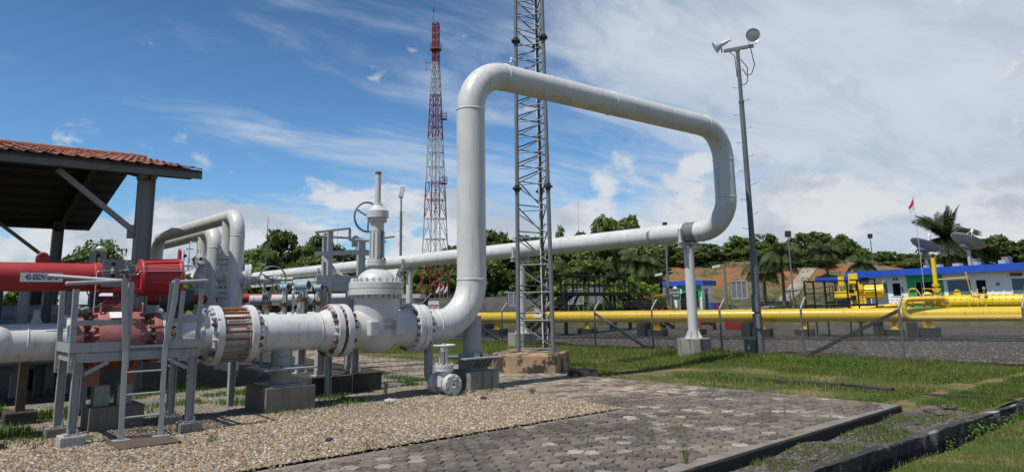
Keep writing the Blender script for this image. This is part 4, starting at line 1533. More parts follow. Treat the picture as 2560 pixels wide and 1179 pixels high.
# ------------------------------------------------------------------ access platform with ladder in front of the ball valve
PX0, PX1, PY0, PY1, PZ = 1.80, 3.36, 10.80, 11.76, 1.13
pf = thing('access_platform', 'grey steel access platform with ladder, grating and bent handrails beside the red ball valve', 'platform', (2.6, 11.3, 0))
for lx, ly in ((PX0 + .08, PY0 + .03), (PX0 + .06, PY1 - .03), (PX1 - .08, PY0 + .03), (PX1 - .08, PY1 - .03)):
    b = MB()
    b.ibeam((lx, ly, .14), (lx, ly, PZ - .03), .085, .10, .009, up=(1, 0, 0))
    b.box(lx - .09, ly - .09, .135, lx + .09, ly + .09, .15)
    for s in (-.05, .05):
        b.cyl((lx + s, ly - .085, .14), (lx + s, ly - .085, .21), .012, n=8)
    part('leg', b, m_grey, pf)
for i, (lx, ly, h) in enumerate(((PX0 + .08, PY0 + .03, .135), (PX0 + .06, PY1 - .03, .135), (PX1 - .08, PY0 + .03, .135), (PX1 - .08, PY1 - .03, .135))):
    b = MB()
    b.box(lx - .145, ly - .14, -.1, lx + .145, ly + .14, h)
    part('footing', b, (m_concw, m_concbr, m_conc, m_conc)[i], pf, bevel=.02, rough=.003)
b = MB()
for y in (PY0, PY1):
    b.chan((PX0, y, PZ - .07), (PX1, y, PZ - .07), .05 if y < 11 else -.05, .11, .009)
for x in (PX0 + .01, PX1 - .01):
    b.chan((x, PY0 + .01, PZ - .07), (x, PY1 - .01, PZ - .07), .05 if x > 2.5 else -.05, .105, .009)
for x, s in ((PX0 + .16, 1), (PX1 - .16, -1)):
    for y in (PY0 - .005,):
        b.bar((x, y, PZ - .27), (x + s * .26, y, PZ - .13), .05, .008, (0, 1, 0))
part('frame', b, m_grey, pf)
g = MB()                                             # serrated bar grating
for y in np.arange(PY0 + .01, PY1, .032):
    g.box(PX0 + .02, y, PZ - .012, PX1 - .02, y + .006, PZ + .024)
for x in np.arange(PX0 + .03, PX1, .05):
    g.box(x, PY0 + .008, PZ + .004, x + .008, PY1, PZ + .027)
part('grating', g, m_galv, pf, kind='stuff')
for x0, x1 in ((PX0 - .03, 2.42), (2.88, PX1 + .03)):
    b = MB()
    b.box(x0, PY0 - .018, PZ + .0, x1, PY0 - .008, PZ + .12)
    part('toe_board', b, m_grey, pf)
b = MB()
b.box(PX1 + .02, PY0 - .01, PZ, PX1 + .03, PY1, PZ + .12)
part('toe_board', b, m_grey, pf)
b = MB()
b.box(PX0 - .03, PY0 - .01, PZ, PX0 - .02, PY1, PZ + .12)
part('toe_board', b, m_grey, pf)
for (x, y, zb, zt, tilt) in ((PX0 - .02, PY0 + .03, .88, 1.93, -.02), (PX0 - .03, PY1 - .03, .84, 1.93, -.02), (2.40, PY0 - .02, .90, 2.02, -.01), (2.93, PY0 - .02, .90, 2.02, .04), (PX1 + .0, PY0 + .05, 1.05, 1.93, .03), (PX1 + .0, PY1 - .03, 1.05, 1.93, .03)):
    b = MB()
    b.angle((x, y, zb), (x + tilt, y, zt), .066, .008, up=(0, 1, 0), fx=-1 if x > 2.5 else 1)
    for zq in (.9, .98):
        if zb < 1:
            b.cyl((x + .03, y - .004, zq), (x + .03, y - .022, zq), .016, n=8)
    part('rail_post', b, m_grey, pf)
b = MB()
b.bar((PX0 - .02, PY0 - .005, 1.50), (2.42, PY0 - .005, 1.50), .012, .068)
part('mid_rail', b, m_grey, pf)
b = MB()
b.bar((2.9, PY0 - .005, 1.50), (PX1 + .04, PY0 - .005, 1.50), .012, .065)
part('mid_rail', b, m_grey, pf)
b = MB()
b.tube([(PX0 - .12, PY0 - .01, 2.0), (PX0 - .11, PY0 - .01, 2.0), (2.33, PY0 - .02, 2.035)], .026, 12)
b.ball((PX0 - .12, PY0 - .01, 2.0), .03, 10, 6)
part('handrail', b, m_grey, pf)
b = MB()
b.tube([(2.33, PY0, 2.035), (1.55, 11.4, 2.12)], .026, 12)
part('handrail', b, m_grey, pf)
b = MB()
b.tube(fillet([(2.93, PY0 - .02, 2.02), (PX1 + .06, PY0, 2.05), (PX1 + .10, PY1, 2.05)], .08, 6), .026, 12)
part('handrail', b, m_grey, pf)
for s, x0, x1 in ((-1, 2.395, 2.315), (1, 2.865, 2.975)):
    b = MB()
    for p, q in (((x0 - .0, PY0 - .20, .03), (x0 + .005 * s, PY0 - .11, PZ + .0)), ((x0 + .005 * s, PY0 - .11, PZ), (x1 + .015 * -s, PY0 - .10, 1.78)), ((x1 + .015 * -s, PY0 - .10, 1.78), (x1, PY0 - .10, 2.07))):
        b.bar(p, q, .064, .018, (0, 1, 0))
    b.box(x0 - .10, PY0 - .28, .028, x0 + .10, PY0 - .12, .04)
    part('ladder_stile', b, m_grey, pf)
for z in (.30, .58, .86):
    b = MB()
    f = z / PZ
    b.cyl((2.42, PY0 - .20 + .09 * f, z), (2.84, PY0 - .20 + .09 * f, z), .0125, n=10)
    part('rung', b, m_grey, pf)
b = MB()
b.box(2.24, 9.98, -.05, 2.96, 10.72, .03)
solo('ladder_sill', b, m_wood, 'dark weathered slab under the foot of the grey ladder', 'slab', (2.6, 10.4, 0), bevel=.012, rough=.006)

# ---- second platform, beside the gate valve
p2 = thing('valve_platform', 'tall grey platform with gate and handrails standing behind the white pipe spool', 'platform', (6.9, 13.7, .35))
QX0, QX1, QY0, QY1, QZ = 6.28, 7.65, 13.35, 14.35, 2.12
for lx, ly in ((6.42, 13.42), (7.15, 13.42), (6.42, 14.3), (7.5, 14.3)):
    b = MB()
    b.ibeam((lx, ly, .35), (lx, ly, QZ - .05), .14, .15, .012, up=(1, 0, 0))
    b.box(lx - .13, ly - .12, .35, lx + .13, ly + .12, .37)
    for s in (-.1, .1):
        b.cyl((lx + s, ly - .09, .36), (lx + s, ly - .09, .46), .014, n=8)
    part('leg', b, m_grey2, p2)
b = MB()
for y in (QY0, QY1):
    b.chan((QX0, y, QZ - .08), (QX1, y, QZ - .08), .05 if y < 14 else -.05, .17, .01)
for x in (QX0, QX1):
    b.chan((x, QY0 + .01, QZ - .08), (x, QY1 - .01, QZ - .08), .05 if x > 7 else -.05, .165, .01)
b.bar((7.15, 13.4, 1.2), (7.66, 13.38, 1.95), .05, .06)
b.bar((6.45, 13.4, 1.75), (7.15, 13.4, 1.75), .012, .16)
b.bar((6.45, 13.4, 1.5), (7.15, 13.4, 1.5), .03, .04)
part('frame', b, m_grey2, p2)
g = MB()
for y in np.arange(QY0 + .01, QY1, .05):
    g.box(QX0 + .02, y, QZ - .01, QX1 - .02, y + .008, QZ + .025)
part('grating', g, m_galv, p2, kind='stuff')
for (a, c) in (((QX0 - .02, QY0 - .01), (6.95, QY0 - .01)), ((6.96, QY0 - .01), (QX1 + .2, QY0 - .01))):
    b = MB()
    b.bar((a[0], a[1], QZ + .07), (c[0], c[1], QZ + .07), .012, .15)
    part('toe_board', b, m_grey2, p2)
for x, y, zb, zt in ((6.50, 13.33, 1.75, 3.16), (6.86, 14.3, 2.0, 3.2), (7.18, 13.33, 1.7, 2.98), (7.52, 14.0, 2.0, 3.1), (7.62, 14.05, 2.0, 3.1)):
    b = MB()
    b.angle((x, y, zb), (x, y, zt), .09, .01, up=(0, 1, 0))
    part('rail_post', b, m_grey2, p2)
for p, q in (((6.22, 13.33, 2.68), (6.92, 13.33, 2.72)), ((6.92, 13.33, 2.74), (7.75, 13.33, 2.70))):
    b = MB()
    b.bar(p, q, .014, .085)
    part('mid_rail', b, m_grey2, p2)
b = MB()
b.tube(fillet([(6.22, 13.33, 3.10), (6.95, 13.33, 3.22), (6.95, 13.33, 2.98), (7.78, 13.33, 2.98)], .03, 4), .028, 10)
part('handrail', b, m_grey2, p2)
b = MB()
b.tube([(6.22, 13.33, 3.10), (6.75, 14.3, 3.12), (7.6, 14.3, 3.12)], .028, 10)
part('handrail', b, m_grey2, p2)
b = MB()
b.bar((6.80, 14.25, 2.68), (6.98, 13.4, 2.15), .03, .05)
part('brace', b, m_grey2, p2)
b = MB()
b.lathe((7.42, 14.0, 3.06), (0, -1, 0), [(0, .01), (0, .085), (.04, .085), (.04, .01)], 20)
b.box(7.34, 13.97, 2.9, 7.50, 14.0, 3.06)
part('lug', b, m_grey2, p2)
b = MB()
b.tube([(7.45, 13.95, 3.03), (8.1, 13.5, 3.12)], .028, 10)
part('gate_bar', b, m_grey2, p2)
for i, (x0, x1, y0, z) in enumerate(((6.15, 6.66, 13.12, .35), (6.665, 7.0, 13.2, .345), (7.005, 7.62, 13.12, .37))):
    b = MB()
    b.box(x0, y0, -.1, x1, y0 + 1.3, z)
    solo('platform_block', b, m_mould, ('dark stained concrete block at the left under the valve platform', 'low concrete infill between the two blocks of the valve platform', 'dark stained concrete block at the right under the valve platform')[i],
         'concrete block', ((x0 + x1) / 2, y0 + .6, 0), 'blocks under the valve platform', bevel=.014)

# ---- open shed with a tiled gable roof
sh = thing('open_shed', 'open sided steel shed with terracotta tiled gable roof over the left of the yard', 'shed', (2, 21.8, 0))
SX1, SX0 = 4.80, -5.5
EF = 4.36
EY0, EY1, EZ, RY, RZ = 15.95, 27.65, 4.56, 21.8, 5.80
sl = Vector((0, RY - EY0, RZ - EZ)).normalized()
for cx in (3.82, -1.8):
    for cy in (16.42, 27.15):
        b = MB()
        b.ibeam((cx, cy, 0), (cx, cy, 4.35), .26, .30, .016, up=(1, 0, 0))
        b.box(cx - .16, cy - .18, 4.35, cx + .16, cy + .18, 4.5)
        part('column', b, m_shed, sh)
        b = MB()
        sgn = -1
        b.bar((cx - .13, cy, 3.22), (cx - 1.62, cy, 4.40), .10, .10)
        b.box(cx - .30, cy - .012, 3.10, cx - .10, cy + .012, 3.38)
        part('brace', b, m_shed, sh)
for cy in (16.42, 27.15):
    b = MB()
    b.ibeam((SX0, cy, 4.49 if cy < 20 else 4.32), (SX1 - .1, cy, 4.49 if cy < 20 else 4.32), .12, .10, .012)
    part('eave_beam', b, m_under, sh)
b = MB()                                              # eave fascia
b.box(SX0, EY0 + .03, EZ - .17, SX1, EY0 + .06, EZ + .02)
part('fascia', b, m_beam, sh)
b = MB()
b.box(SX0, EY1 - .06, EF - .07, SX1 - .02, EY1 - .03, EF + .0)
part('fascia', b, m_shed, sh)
for cx in (4.0, 3.82, -1.8):
    for (ya, yb_) in ((EY0 + .2, RY), (EY1 - .2, RY)):
        if cx == 4.0:
            continue
        b = MB()
        b.ibeam((cx, ya, (EZ if ya < RY else EF) - .12), (cx, yb_, RZ - .20), .14, .26, .012)
        part('rafter', b, m_under, sh)
for i in range(8):
    f = (i + .5) / 8
    for sg in (0, 1):
        b = MB()
        y = EY0 + f * (RY - EY0) if not sg else EY1 - f * (EY1 - RY)
        z = (EF if sg else EZ) - .03 + f * (RZ - (EF if sg else EZ)) - .045
        b.box(SX0, y - .03, z - .05, SX1 - .05, y + .03, z + .05)
        part('purlin', b, m_under, sh)
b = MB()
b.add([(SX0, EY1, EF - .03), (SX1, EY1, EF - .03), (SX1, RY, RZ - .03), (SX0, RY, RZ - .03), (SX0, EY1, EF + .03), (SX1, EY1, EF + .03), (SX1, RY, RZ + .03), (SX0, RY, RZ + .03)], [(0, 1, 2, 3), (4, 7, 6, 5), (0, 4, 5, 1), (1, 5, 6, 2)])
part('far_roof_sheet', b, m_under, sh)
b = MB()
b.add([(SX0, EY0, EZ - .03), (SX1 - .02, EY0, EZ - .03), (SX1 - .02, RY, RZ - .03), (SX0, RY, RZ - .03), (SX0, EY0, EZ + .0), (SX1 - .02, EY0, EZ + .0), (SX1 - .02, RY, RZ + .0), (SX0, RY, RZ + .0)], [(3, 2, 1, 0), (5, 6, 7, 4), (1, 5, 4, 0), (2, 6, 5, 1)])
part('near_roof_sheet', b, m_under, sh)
tl = MB()                                             # one roof tile: a raised roll and a flat pan, stepped at the lower edge
prof_ = [(0, 0), (.035, .030), (.075, .033), (.11, .008), (.25, .004), (.27, 0)]
L_ = (Vector((0, RY, RZ)) - Vector((0, EY0, EZ))).length / 10
for j in range(len(prof_) - 1):
    (x0, z0), (x1, z1) = prof_[j], prof_[j + 1]
    q = [(x0, -.05, z0 + .035), (x1, -.05, z1 + .035), (x1, L_, z1 + .012), (x0, L_, z0 + .012), (x0, -.05, z0 + .014), (x1, -.05, z1 + .014)]
    tl.add(q, [(0, 1, 2, 3), (4, 5, 1, 0)])
tme = tl.mesh('roof_tile', m_tile)
rx = math.atan2(RZ - EZ, RY - EY0)
ncol = 29
for r_ in range(10):
    for c_ in range(ncol):
        x = SX1 - .02 - (c_ + 1) * .268
        p = Vector((x, EY0, EZ + .012)) + sl * (r_ * L_)
        p.z += random.uniform(0, .012)
        o = piece('roof_tile', tme, sh, p)
        o.rotation_euler = (rx + random.uniform(-.012, .012), random.uniform(-.02, .02), random.uniform(-.02, .02))
b = MB()
for x in np.arange(SX0, SX1 - .1, .42):
    b.lathe((x, RY, RZ + .02), (1, 0, 0), [(0, .02), (0, .115), (.40, .10), (.44, .09)], 10)
part('ridge_cap', b, m_tile, sh)

# ---- dark skids and boxes in the shade under the shed
sk = thing('pipe_skid', 'dark grey skid of upright posts and low pipework in the shade under the shed', 'skid', (1.5, 18, 0))
for i, x in enumerate(np.arange(-2.2, 3.3, .42)):
    b = MB()
    b.ibeam((x, 17.6 + .1 * (i % 2), 0), (x, 17.6 + .1 * (i % 2), 2.2 + .15 * (i % 3)), .14, .16, up=(1, 0, 0))
    part('post', b, (m_grey, m_darksteel)[i % 2], sk)
b = MB()
b.box(-3, 18.2, .5, 3.4, 18.5, 1.5)
b.box(-3, 17.4, .9, 3.4, 17.55, 1.1)
part('panel', b, m_grey, sk)
for z, y, r_ in ((1.3, 17.2, .12), (.8, 17.0, .16), (1.6, 18.9, .2)):
    b = MB()
    b.cyl((-4, y, z), (4.6, y, z), r_, n=20)
    part('pipe', b, m_grey, sk)
b = MB()
b.box(-6, 13.6, 1.34, 2.6, 13.62, 1.46)
b.box(-6, 13.6, 1.34, 2.6, 13.9, 1.355)
solo('cable_tray', b, m_grey, 'long slotted grey cable tray running behind the inlet pipe', 'cable tray', (-1, 13.7, 1.34))
b = MB()
for x in np.arange(-5, 2.6, 1.5):
    b.ibeam((x, 13.75, 0), (x, 13.75, 1.34), .09, .09, .008)
part('stand', b, m_grey, [o for o in COL.objects if o.name == 'cable_tray'][0])
b = MB()
b.box(-1.6, 14.2, .15, 1.15, 14.9, .80)
b.box(-1.62, 14.15, .78, 1.17, 14.95, .82)
solo('junction_cabinet', b, m_grey, 'low grey steel cabinet in the shade below the inlet pipe', 'cabinet', (0, 14.5, .15))
for x, y, lab in ((1.62, 13.4, 'brown timber post standing on a small block below the inlet pipe'),):
    ps_ = thing('timber_post', lab, 'post', (x, y, 0))
    b = MB()
    b.box(x - .06, y - .06, .2, x + .06, y + .06, .95)
    part('post', b, m_wood, ps_)
    b = MB()
    b.box(x - .2, y - .2, -.1, x + .2, y + .2, .2)
    part('block', b, m_mould, ps_, bevel=.02)
for i, x in enumerate((3.4, 3.62)):                   # two pale boards standing on end behind the tag plate cylinder
    b = MB()
    b.box(x - .055 + .0, 19.0, 2.5, x + .075, 19.04, 3.0)
    solo('pale_board', b, m_concw, ('left', 'right')[i] + ' one of two pale boards standing above the red cylinder', 'board', (x, 19, 2.5), 'pale boards above the red cylinder')
tf = thing('sloping_rack', 'sloping timber rack on two posts behind the red cylinder', 'rack', (3, 19.2, 0))
b = MB()
b.bar((2.2, 19.2, 2.55), (3.9, 19.2, 3.0), .12, .06)
part('beam', b, m_wood, tf)
for x, z in ((3.0, 2.75), (2.4, 2.6)):
    b = MB()
    b.ibeam((x, 19.2, 0), (x, 19.2, z), .2, .2)
    part('post', b, m_wood, tf)


# ---- two pipe arches behind the main line, each with a branch and check valve
def arch(x, ya, yb_, zt, ybr, zf1, zf2, label, k=1.0):
    a = thing('pipe_arch', label, 'pipe', (x, ya, 0), 'pipe arches behind the main line')
    b = MB()
    b.tube(fillet([(x, ya, .3), (x, ya, zt), (x, yb_, zt), (x, yb_, .3)], .46 * k, 14), .165 * k, 30)
    part('pipe', b, m_white, a)
    b = MB()
    b.cyl((x, ybr, zf1), (x, ybr, zt), .135 * k, n=26, caps=False)
    b.cyl((x, ybr, .3), (x, ybr, zf2), .135 * k, n=26, caps=False)
    b.lathe((x, ybr, zf2), (0, 0, 1), [(0, .12 * k), (.1, .15 * k), (.3, .19 * k), (.45, .19 * k), (.62, .14 * k), (zf1 - zf2, .13 * k)], 26, sharp=80)
    b.ball((x - .12, ybr - .1, zf2 + .38), .16, 16, 10)
    part('branch', b, m_white, a)
    for z in (zf1 + .01, zf1 - .11, zf2, zf2 - .12):
        f = flange(a, (x, ybr, z), (0, 0, 1), .1, .22 * k, m_valve, n=30)
        if z in (zf1 + .01, zf2):
            bolts(f, (x, ybr, z + .1), (0, 0, 1), .185 * k, 12, [bolt_small, bolt_smallrust])
    weld(a, (x, ya, zt - .5), (0, 0, 1), .165 * k, .008)
    weld(a, (x, yb_, zt - .5), (0, 0, 1), .165 * k, .008)
    b = MB()
    b.cyl((x - .14, ybr, zf1 + .3), (x - .2, ybr - .03, zf1 + .34), .03, n=10)
    part('vent_stub', b, m_white, a)
    return a


arch(5.93, 16.86, 23.6, 3.80, 17.52, 2.78, 2.02, 'taller white pipe arch with flanged branch, just left of the rod-bound joint')
arch(6.75, 20.94, 28.1, 3.84, 21.9, 3.02, 2.15, 'lower white pipe arch half hidden by the taller arch in front', 1.22)
b = MB()
b.cyl((4.75, 17.3, 1.86), (5.15, 17.2, 1.9), .2, n=24)
b.ball((4.72, 17.3, 1.84), .25, 20, 12)
b.cyl((4.8, 17.3, 1.3), (4.8, 17.3, 1.8), .12, n=16)
solo('covered_valve', b, m_darksteel, 'dark wrapped valve beside the red spring can, under the arches', 'valve', (4.9, 17.1, 1.7))
# flanged side valve with its handwheel, right of the arches
sv = thing('side_valve', 'white flanged side valve with a round grey handwheel, right of the pipe arches', 'valve', (6.3, 16.8, 2.3))
b = MB()
b.cyl((5.95, 16.88, 2.36), (6.16, 16.84, 2.36), .2, n=26)
b.cyl((6.25, 16.82, 2.30), (6.9, 16.6, 2.30), .075, n=18)
b.cyl((6.55, 16.72, 2.30), (6.72, 16.66, 2.31), .13, n=20)
b.cyl((6.9, 16.6, 2.30), (7.15, 16.5, 2.31), .045, n=14)
part('body', b, m_valve, sv)
f = flange(sv, (6.13, 16.85, 2.37), (1, -.33, 0), .07, .30, m_valve)
f = flange(sv, (6.20, 16.826, 2.37), (1, -.33, 0), .07, .30, m_valve)
bolts(f, (6.266, 16.804, 2.37), (1, -.33, 0), .255, 12, [bolt_small])
wheel(sv, (6.68, 16.55, 2.30), (.35, .92, .1), .30, .016, m_galv, 3, .02)
# red service pipe behind, and white header
b = MB()
b.cyl((3.9, 21.8, 1.90), (8.6, 20.3, 1.93), .13, n=20)
solo('red_service_pipe', b, m_red, 'horizontal bright red pipe behind the pipe arches', 'pipe', (6, 21, 1.9))
b = MB()
b.cyl((7.6, 20.4, 1.86), (11.6, 19.3, 1.9), .15, n=20)
b.cyl((5.0, 19.6, 1.35), (12.4, 17.4, 1.38), .17, n=20)
solo('white_header_pipe', b, m_white, 'white header pipe behind the row of blue transmitters', 'pipe', (9, 20, 1.8))
# railing frame behind
rf = thing('header_walkway', 'grey angle-iron walkway frame behind the side valve', 'walkway', (7.2, 18.5, 0))
for x, y in ((6.6, 18.4), (7.1, 18.2), (7.6, 18.0), (8.1, 17.9)):
    b = MB()
    b.angle((x, y, 0), (x, y, 2.25), .08, .01)
    part('rail_post', b, m_grey, rf)
for z in (2.25, 1.75, 1.3):
    b = MB()
    b.bar((6.3, 18.5, z), (8.2, 17.86, z), .05, .05 if z > 2 else .08)
    part('rail', b, m_grey, rf)
b = MB()
b.bar((7.9, 17.9, 2.1), (9.0, 17.5, 1.1), .09, .09)
part('brace', b, m_grey, rf)

# ---- row of instruments on the low header behind the spool
ih = thing('instrument_header', 'low white pipe header that carries the row of transmitters behind the spool', 'pipe', (5.6, 13.0, 1.3))
b = MB()
b.cyl((4.3, 13.0, 1.36), (6.6, 13.0, 1.36), .14, n=24)
part('pipe', b, m_valve, ih)
for x in (4.6, 6.4):
    b = MB()
    b.ibeam((x, 13.0, 0), (x, 13.0, 1.24), .1, .1)
    part('stand', b, m_grey, ih)


def transmitter(x, zf, zt, label, big=1.0, loop=1):
    t_ = thing('transmitter', label, 'transmitter', (x, 13.0, 1.5), 'blue pressure transmitters behind the spool')
    b = MB()
    b.cyl((x, 13, 1.48), (x, 13, zf), .04, n=14)
    part('nozzle', b, m_valve, t_)
    b = MB()
    b.lathe((x, 13, zf), (0, 0, 1), [(0, .03), (0, .075 * big), (.035, .075 * big), (.036, .05), (.05, .05), (.051, .075 * big), (.085, .075 * big), (.085, .02)], 22)
    part('flange_stack', b, m_rustbolt, t_)
    b = MB()
    b.cyl((x, 13, zf + .08), (x, 13, zt - .05), .016, n=10)
    b.cyl((x, 13, zf + .14), (x, 13, zf + .18), .028, n=10)
    part('stem', b, m_chrome, t_)
    b = MB()
    b.cyl((x, 13, zt - .14), (x, 13, zt - .05), .033 * big, n=16)
    d = Vector((.55, -.80, .05)).normalized()
    c = Vector((x, 13, zt))
    b.cyl(c - d * .075 * big, c + d * .07 * big, .06 * big, n=20)
    b.cyl(c + d * .07 * big, c + d * .09 * big, .066 * big, n=20)
    b.cyl(c - d * .095 * big, c - d * .075 * big, .066 * big, n=20)
    part('head', b, m_bluegrey, t_)
    b = MB()
    b.cyl(c + d * .088 * big, c + d * .094 * big, .05 * big, n=20)
    part('display', b, m_rubber, t_)
    b = MB()
    p = c + Vector((.06 * loop, .02, .02))
    b.tube(fillet([p, p + Vector((.13 * loop, 0, .03)), p + Vector((.2 * loop, 0, -.25)), p + Vector((.08 * loop, 0, -.48)), p + Vector((-.05 * loop, 0, -.5))], .1, 6), .010, 8)
    part('cable', b, m_rubber, t_)
    return t_


transmitter(5.47, 1.66, 2.02, 'small blue transmitter on a rusty flange, left of the others behind the spool', 1.0, -1)
transmitter(6.14, 1.68, 2.01, 'small blue transmitter on a rusty flange next to the valve platform leg', 1.0, 1)
transmitter(5.84, 1.75, 2.05, 'largest blue transmitter, on a wide rusty flange in the middle of the row', 1.35, 1)
gg = thing('pressure_gauge', 'round pressure gauge on a rusty flange behind the rod-bound joint', 'gauge', (5.17, 13, 1.5))
b = MB()
b.cyl((5.17, 13, 1.48), (5.17, 13, 1.62), .04, n=12)
part('nozzle', b, m_valve, gg)
b = MB()
b.cyl((5.17, 13, 1.62), (5.17, 13, 1.66), .075, n=16)
b.cyl((5.17, 13, 1.67), (5.17, 13, 1.71), .075, n=16)
b.cyl((5.17, 13, 1.7), (5.17, 13, 1.82), .014, n=8)
part('flange_stack', b, m_rustbolt, gg)
b = MB()
b.cyl((5.15, 13.02, 1.87), (5.18, 12.96, 1.87), .07, n=24)
part('case', b, m_galvd, gg)
b = MB()
b.cyl((5.181, 12.958, 1.87), (5.184, 12.952, 1.87), .06, n=24)
part('dial', b, m_gauge, gg)
nv = thing('bleed_valve', 'slim bleed valve with a small round handwheel between two blue transmitters', 'valve', (5.66, 13, 1.5))
b = MB()
b.cyl((5.66, 13, 1.48), (5.66, 13, 2.02), .022, n=10)
for z in (1.56, 1.72, 1.9, 2.0):
    b.cyl((5.66, 13, z), (5.66, 13, z + .05), .035, n=10)
part('body', b, m_valve, nv)
wheel(nv, (5.74, 12.93, 1.60), (.4, -.9, 0), .06, .009, m_valve, 5, 0, hub=.014)
b = MB()
for k in range(6):
    b.bar((5.72 + .01 * k, 13.03, 1.70), (5.62 + .035 * k, 13.03, 1.86 + .01 * k), .01, .006)
solo('cable_comb', b, m_sign, 'fan of thin pale rods behind the largest blue transmitter', 'rods', (5.7, 13.03, 1.7))
# stray support at the left edge
lsup = thing('edge_support', 'brown concrete post with a grey steel bracket at the left edge of the picture', 'pipe support', (.62, 11.3, 0))
b = MB()
b.box(.42, 11.1, -.1, .67, 11.5, .52)
part('post', b, m_concbr, lsup, bevel=.015)
b = MB()
b.prism([(.40, 11.08, .70), (.40, 11.08, .76), (.86, 11.08, .76), (.86, 11.08, .73), (.70, 11.08, .52), (.40, 11.08, .52)], (0, .5, 0))
part('bracket', b, m_grey, lsup)

# ------------------------------------------------------------------ near lattice mast
b = MB()
b.prism([(x, y, -.15) for x, y in TB], (0, 0, .57))
solo('mast_base', b, m_conctan, 'tan stained six-sided concrete base of the grey lattice mast', 'concrete base', (12.9, 14.4, 0), bevel=.03, rough=.006)
mast = thing('lattice_mast', 'tall triangular galvanised lattice mast on a tan concrete base, cut by the picture top', 'mast', (13.08, 14.47, .42))
LEG = [Vector((12.60, 14.73, 0)), Vector((13.09, 13.93, 0)), Vector((13.54, 14.75, 0))]
CEN = (LEG[0] + LEG[1] + LEG[2]) / 3
MZ1 = 12.7


def lat(i, z):
    k = 1 - .165 * (z - .45) / 9.7
    p = CEN + (LEG[i] - CEN) * k
    return Vector((p.x, p.y, z))


for i in range(3):
    b = MB()
    b.cyl(lat(i, .42), lat(i, MZ1), .058, .05, 16)
    part('leg', b, m_galv if i < 2 else m_galvd, mast)
    b = MB()
    b.box(lat(i, .42).x - .13, lat(i, .42).y - .13, .42, lat(i, .42).x + .13, lat(i, .42).y + .13, .44)
    part('base_plate', b, m_galvd, mast)
    for zj in (4.72, 8.93):
        b = MB()
        p = lat(i, zj)
        b.prism([(p.x + .17 * math.cos(a), p.y + .17 * math.sin(a), zj - .015) for a in (0, 1.57, 3.14, 4.71)], (0, 0, .03))
        b.cyl((p.x, p.y, zj - .09), (p.x, p.y, zj + .09), .075, n=14)
        part('joint_plate', b, m_mould, mast)
for fi, (i, j) in enumerate(((0, 1), (1, 2), (0, 2))):
    z, n_ = .5, 0
    off = (0, .36, .18)[fi]
    while z < MZ1 - .8:
        hgt = .72 if z < 4.5 else .44
        o_ = off if z < 4.5 else off * .6
        b = MB()
        b.cyl(lat(i, z + o_), lat(j, z + o_), .016, n=8, caps=False)
        part('strut', b, m_galv, mast)
        a, c = (i, j)
        if 4.5 < z < 8.7:
            a, c = j, i
        b = MB()
        b.cyl(lat(a, z + o_ + hgt - .05), lat(c, z + o_ + .04), .0175, n=8, caps=False)
        part('diagonal', b, m_galv if fi == 0 else m_galvd, mast)
        z += hgt
b = MB()
for k in range(28):
    z = .7 + .42 * k
    p = lat(1, z) * .35 + lat(2, z) * .65
    b.bar(p, p + Vector((.02, -.03, .30)), .018, .012)
b.cyl(lat(2, .5) + Vector((-.12, -.08, 0)), lat(2, 12.3) + Vector((-.10, -.06, 0)), .018, n=6)
part('cable_run', b, m_sign, mast)
b = MB()
q = lat(0, 8.35)
b.tube([q, q + Vector((-.1, .03, .02)), q + Vector((-.17, .06, -.08))], .03, 8)
b.ball(q + Vector((-.12, .04, .03)), .05, 8, 6)
part('insulator', b, m_sign, mast)
b = MB()
b.box(12.1, 12.0, -.1, 12.68, 12.45, .13)
solo('small_block', b, m_conctan, 'small low concrete block on the paving beside the mast base', 'concrete block', (12.4, 12.2, 0), bevel=.025, rough=.006)

# ------------------------------------------------------------------ floodlight pole by the fence
FP = Vector((19.49, 11.93, 0))
fp = thing('floodlight_pole', 'tall grey tapered floodlight pole with two round lamps and step bolts, by the fence', 'light pole', FP)
for z0, z1, r0, r1 in ((-.1, 1.15, .115, .115), (1.15, 3.05, .10, .10), (3.05, 7.7, .085, .075), (7.7, 9.35, .062, .058)):
    b = MB()
    b.cyl(FP + Vector((0, 0, z0)), FP + Vector((0, 0, z1)), r0, r1, 20)
    b.cyl(FP + Vector((0, 0, z1 - .04)), FP + Vector((0, 0, z1 + .02)), r1 + .012, n=20)
    part('pole_section', b, m_pole, fp)
b = MB()
ar = Vector((.35, -.94, 0)).normalized()
b.bar(FP + Vector((0, 0, 9.42)) - ar * .42, FP + Vector((0, 0, 9.42)) + ar * .50, .10, .09)
part('cross_arm', b, m_pole, fp)


def flood(c, d, shade, lens, nm, k=.92):
    c, d = Vector(c), Vector(d).normalized()
    b = MB()
    b.lathe(c, d, [(a * k, q * k) for a, q in [(-.42, .03), (-.40, .07), (-.2, .085), (-.16, .07), (-.12, .10), (.10, .235), (.11, .24), (.10, .225), (-.11, .08)]], 28, sharp=40)
    b.cyl(c - d * .55 * k, c - d * .40 * k, .045 * k, n=14)
    o = part(nm, b, shade, fp)
    b = MB()
    b.lathe(c, d, [(.085 * k, .222 * k), (.095 * k, .15 * k), (.098 * k, .002)], 28)
    part('lens', b, lens, o)
    b = MB()
    x, y, z = frame(d)
    side = ZUP.cross(d).normalized()
    for s in (-1, 1):
        b.bar(c + side * .20 * s * .6 - d * .12, c + Vector((0, 0, -.27)) + side * .1 * s - d * .14, .03, .012, side)
    part('bracket', b, m_galv, o)


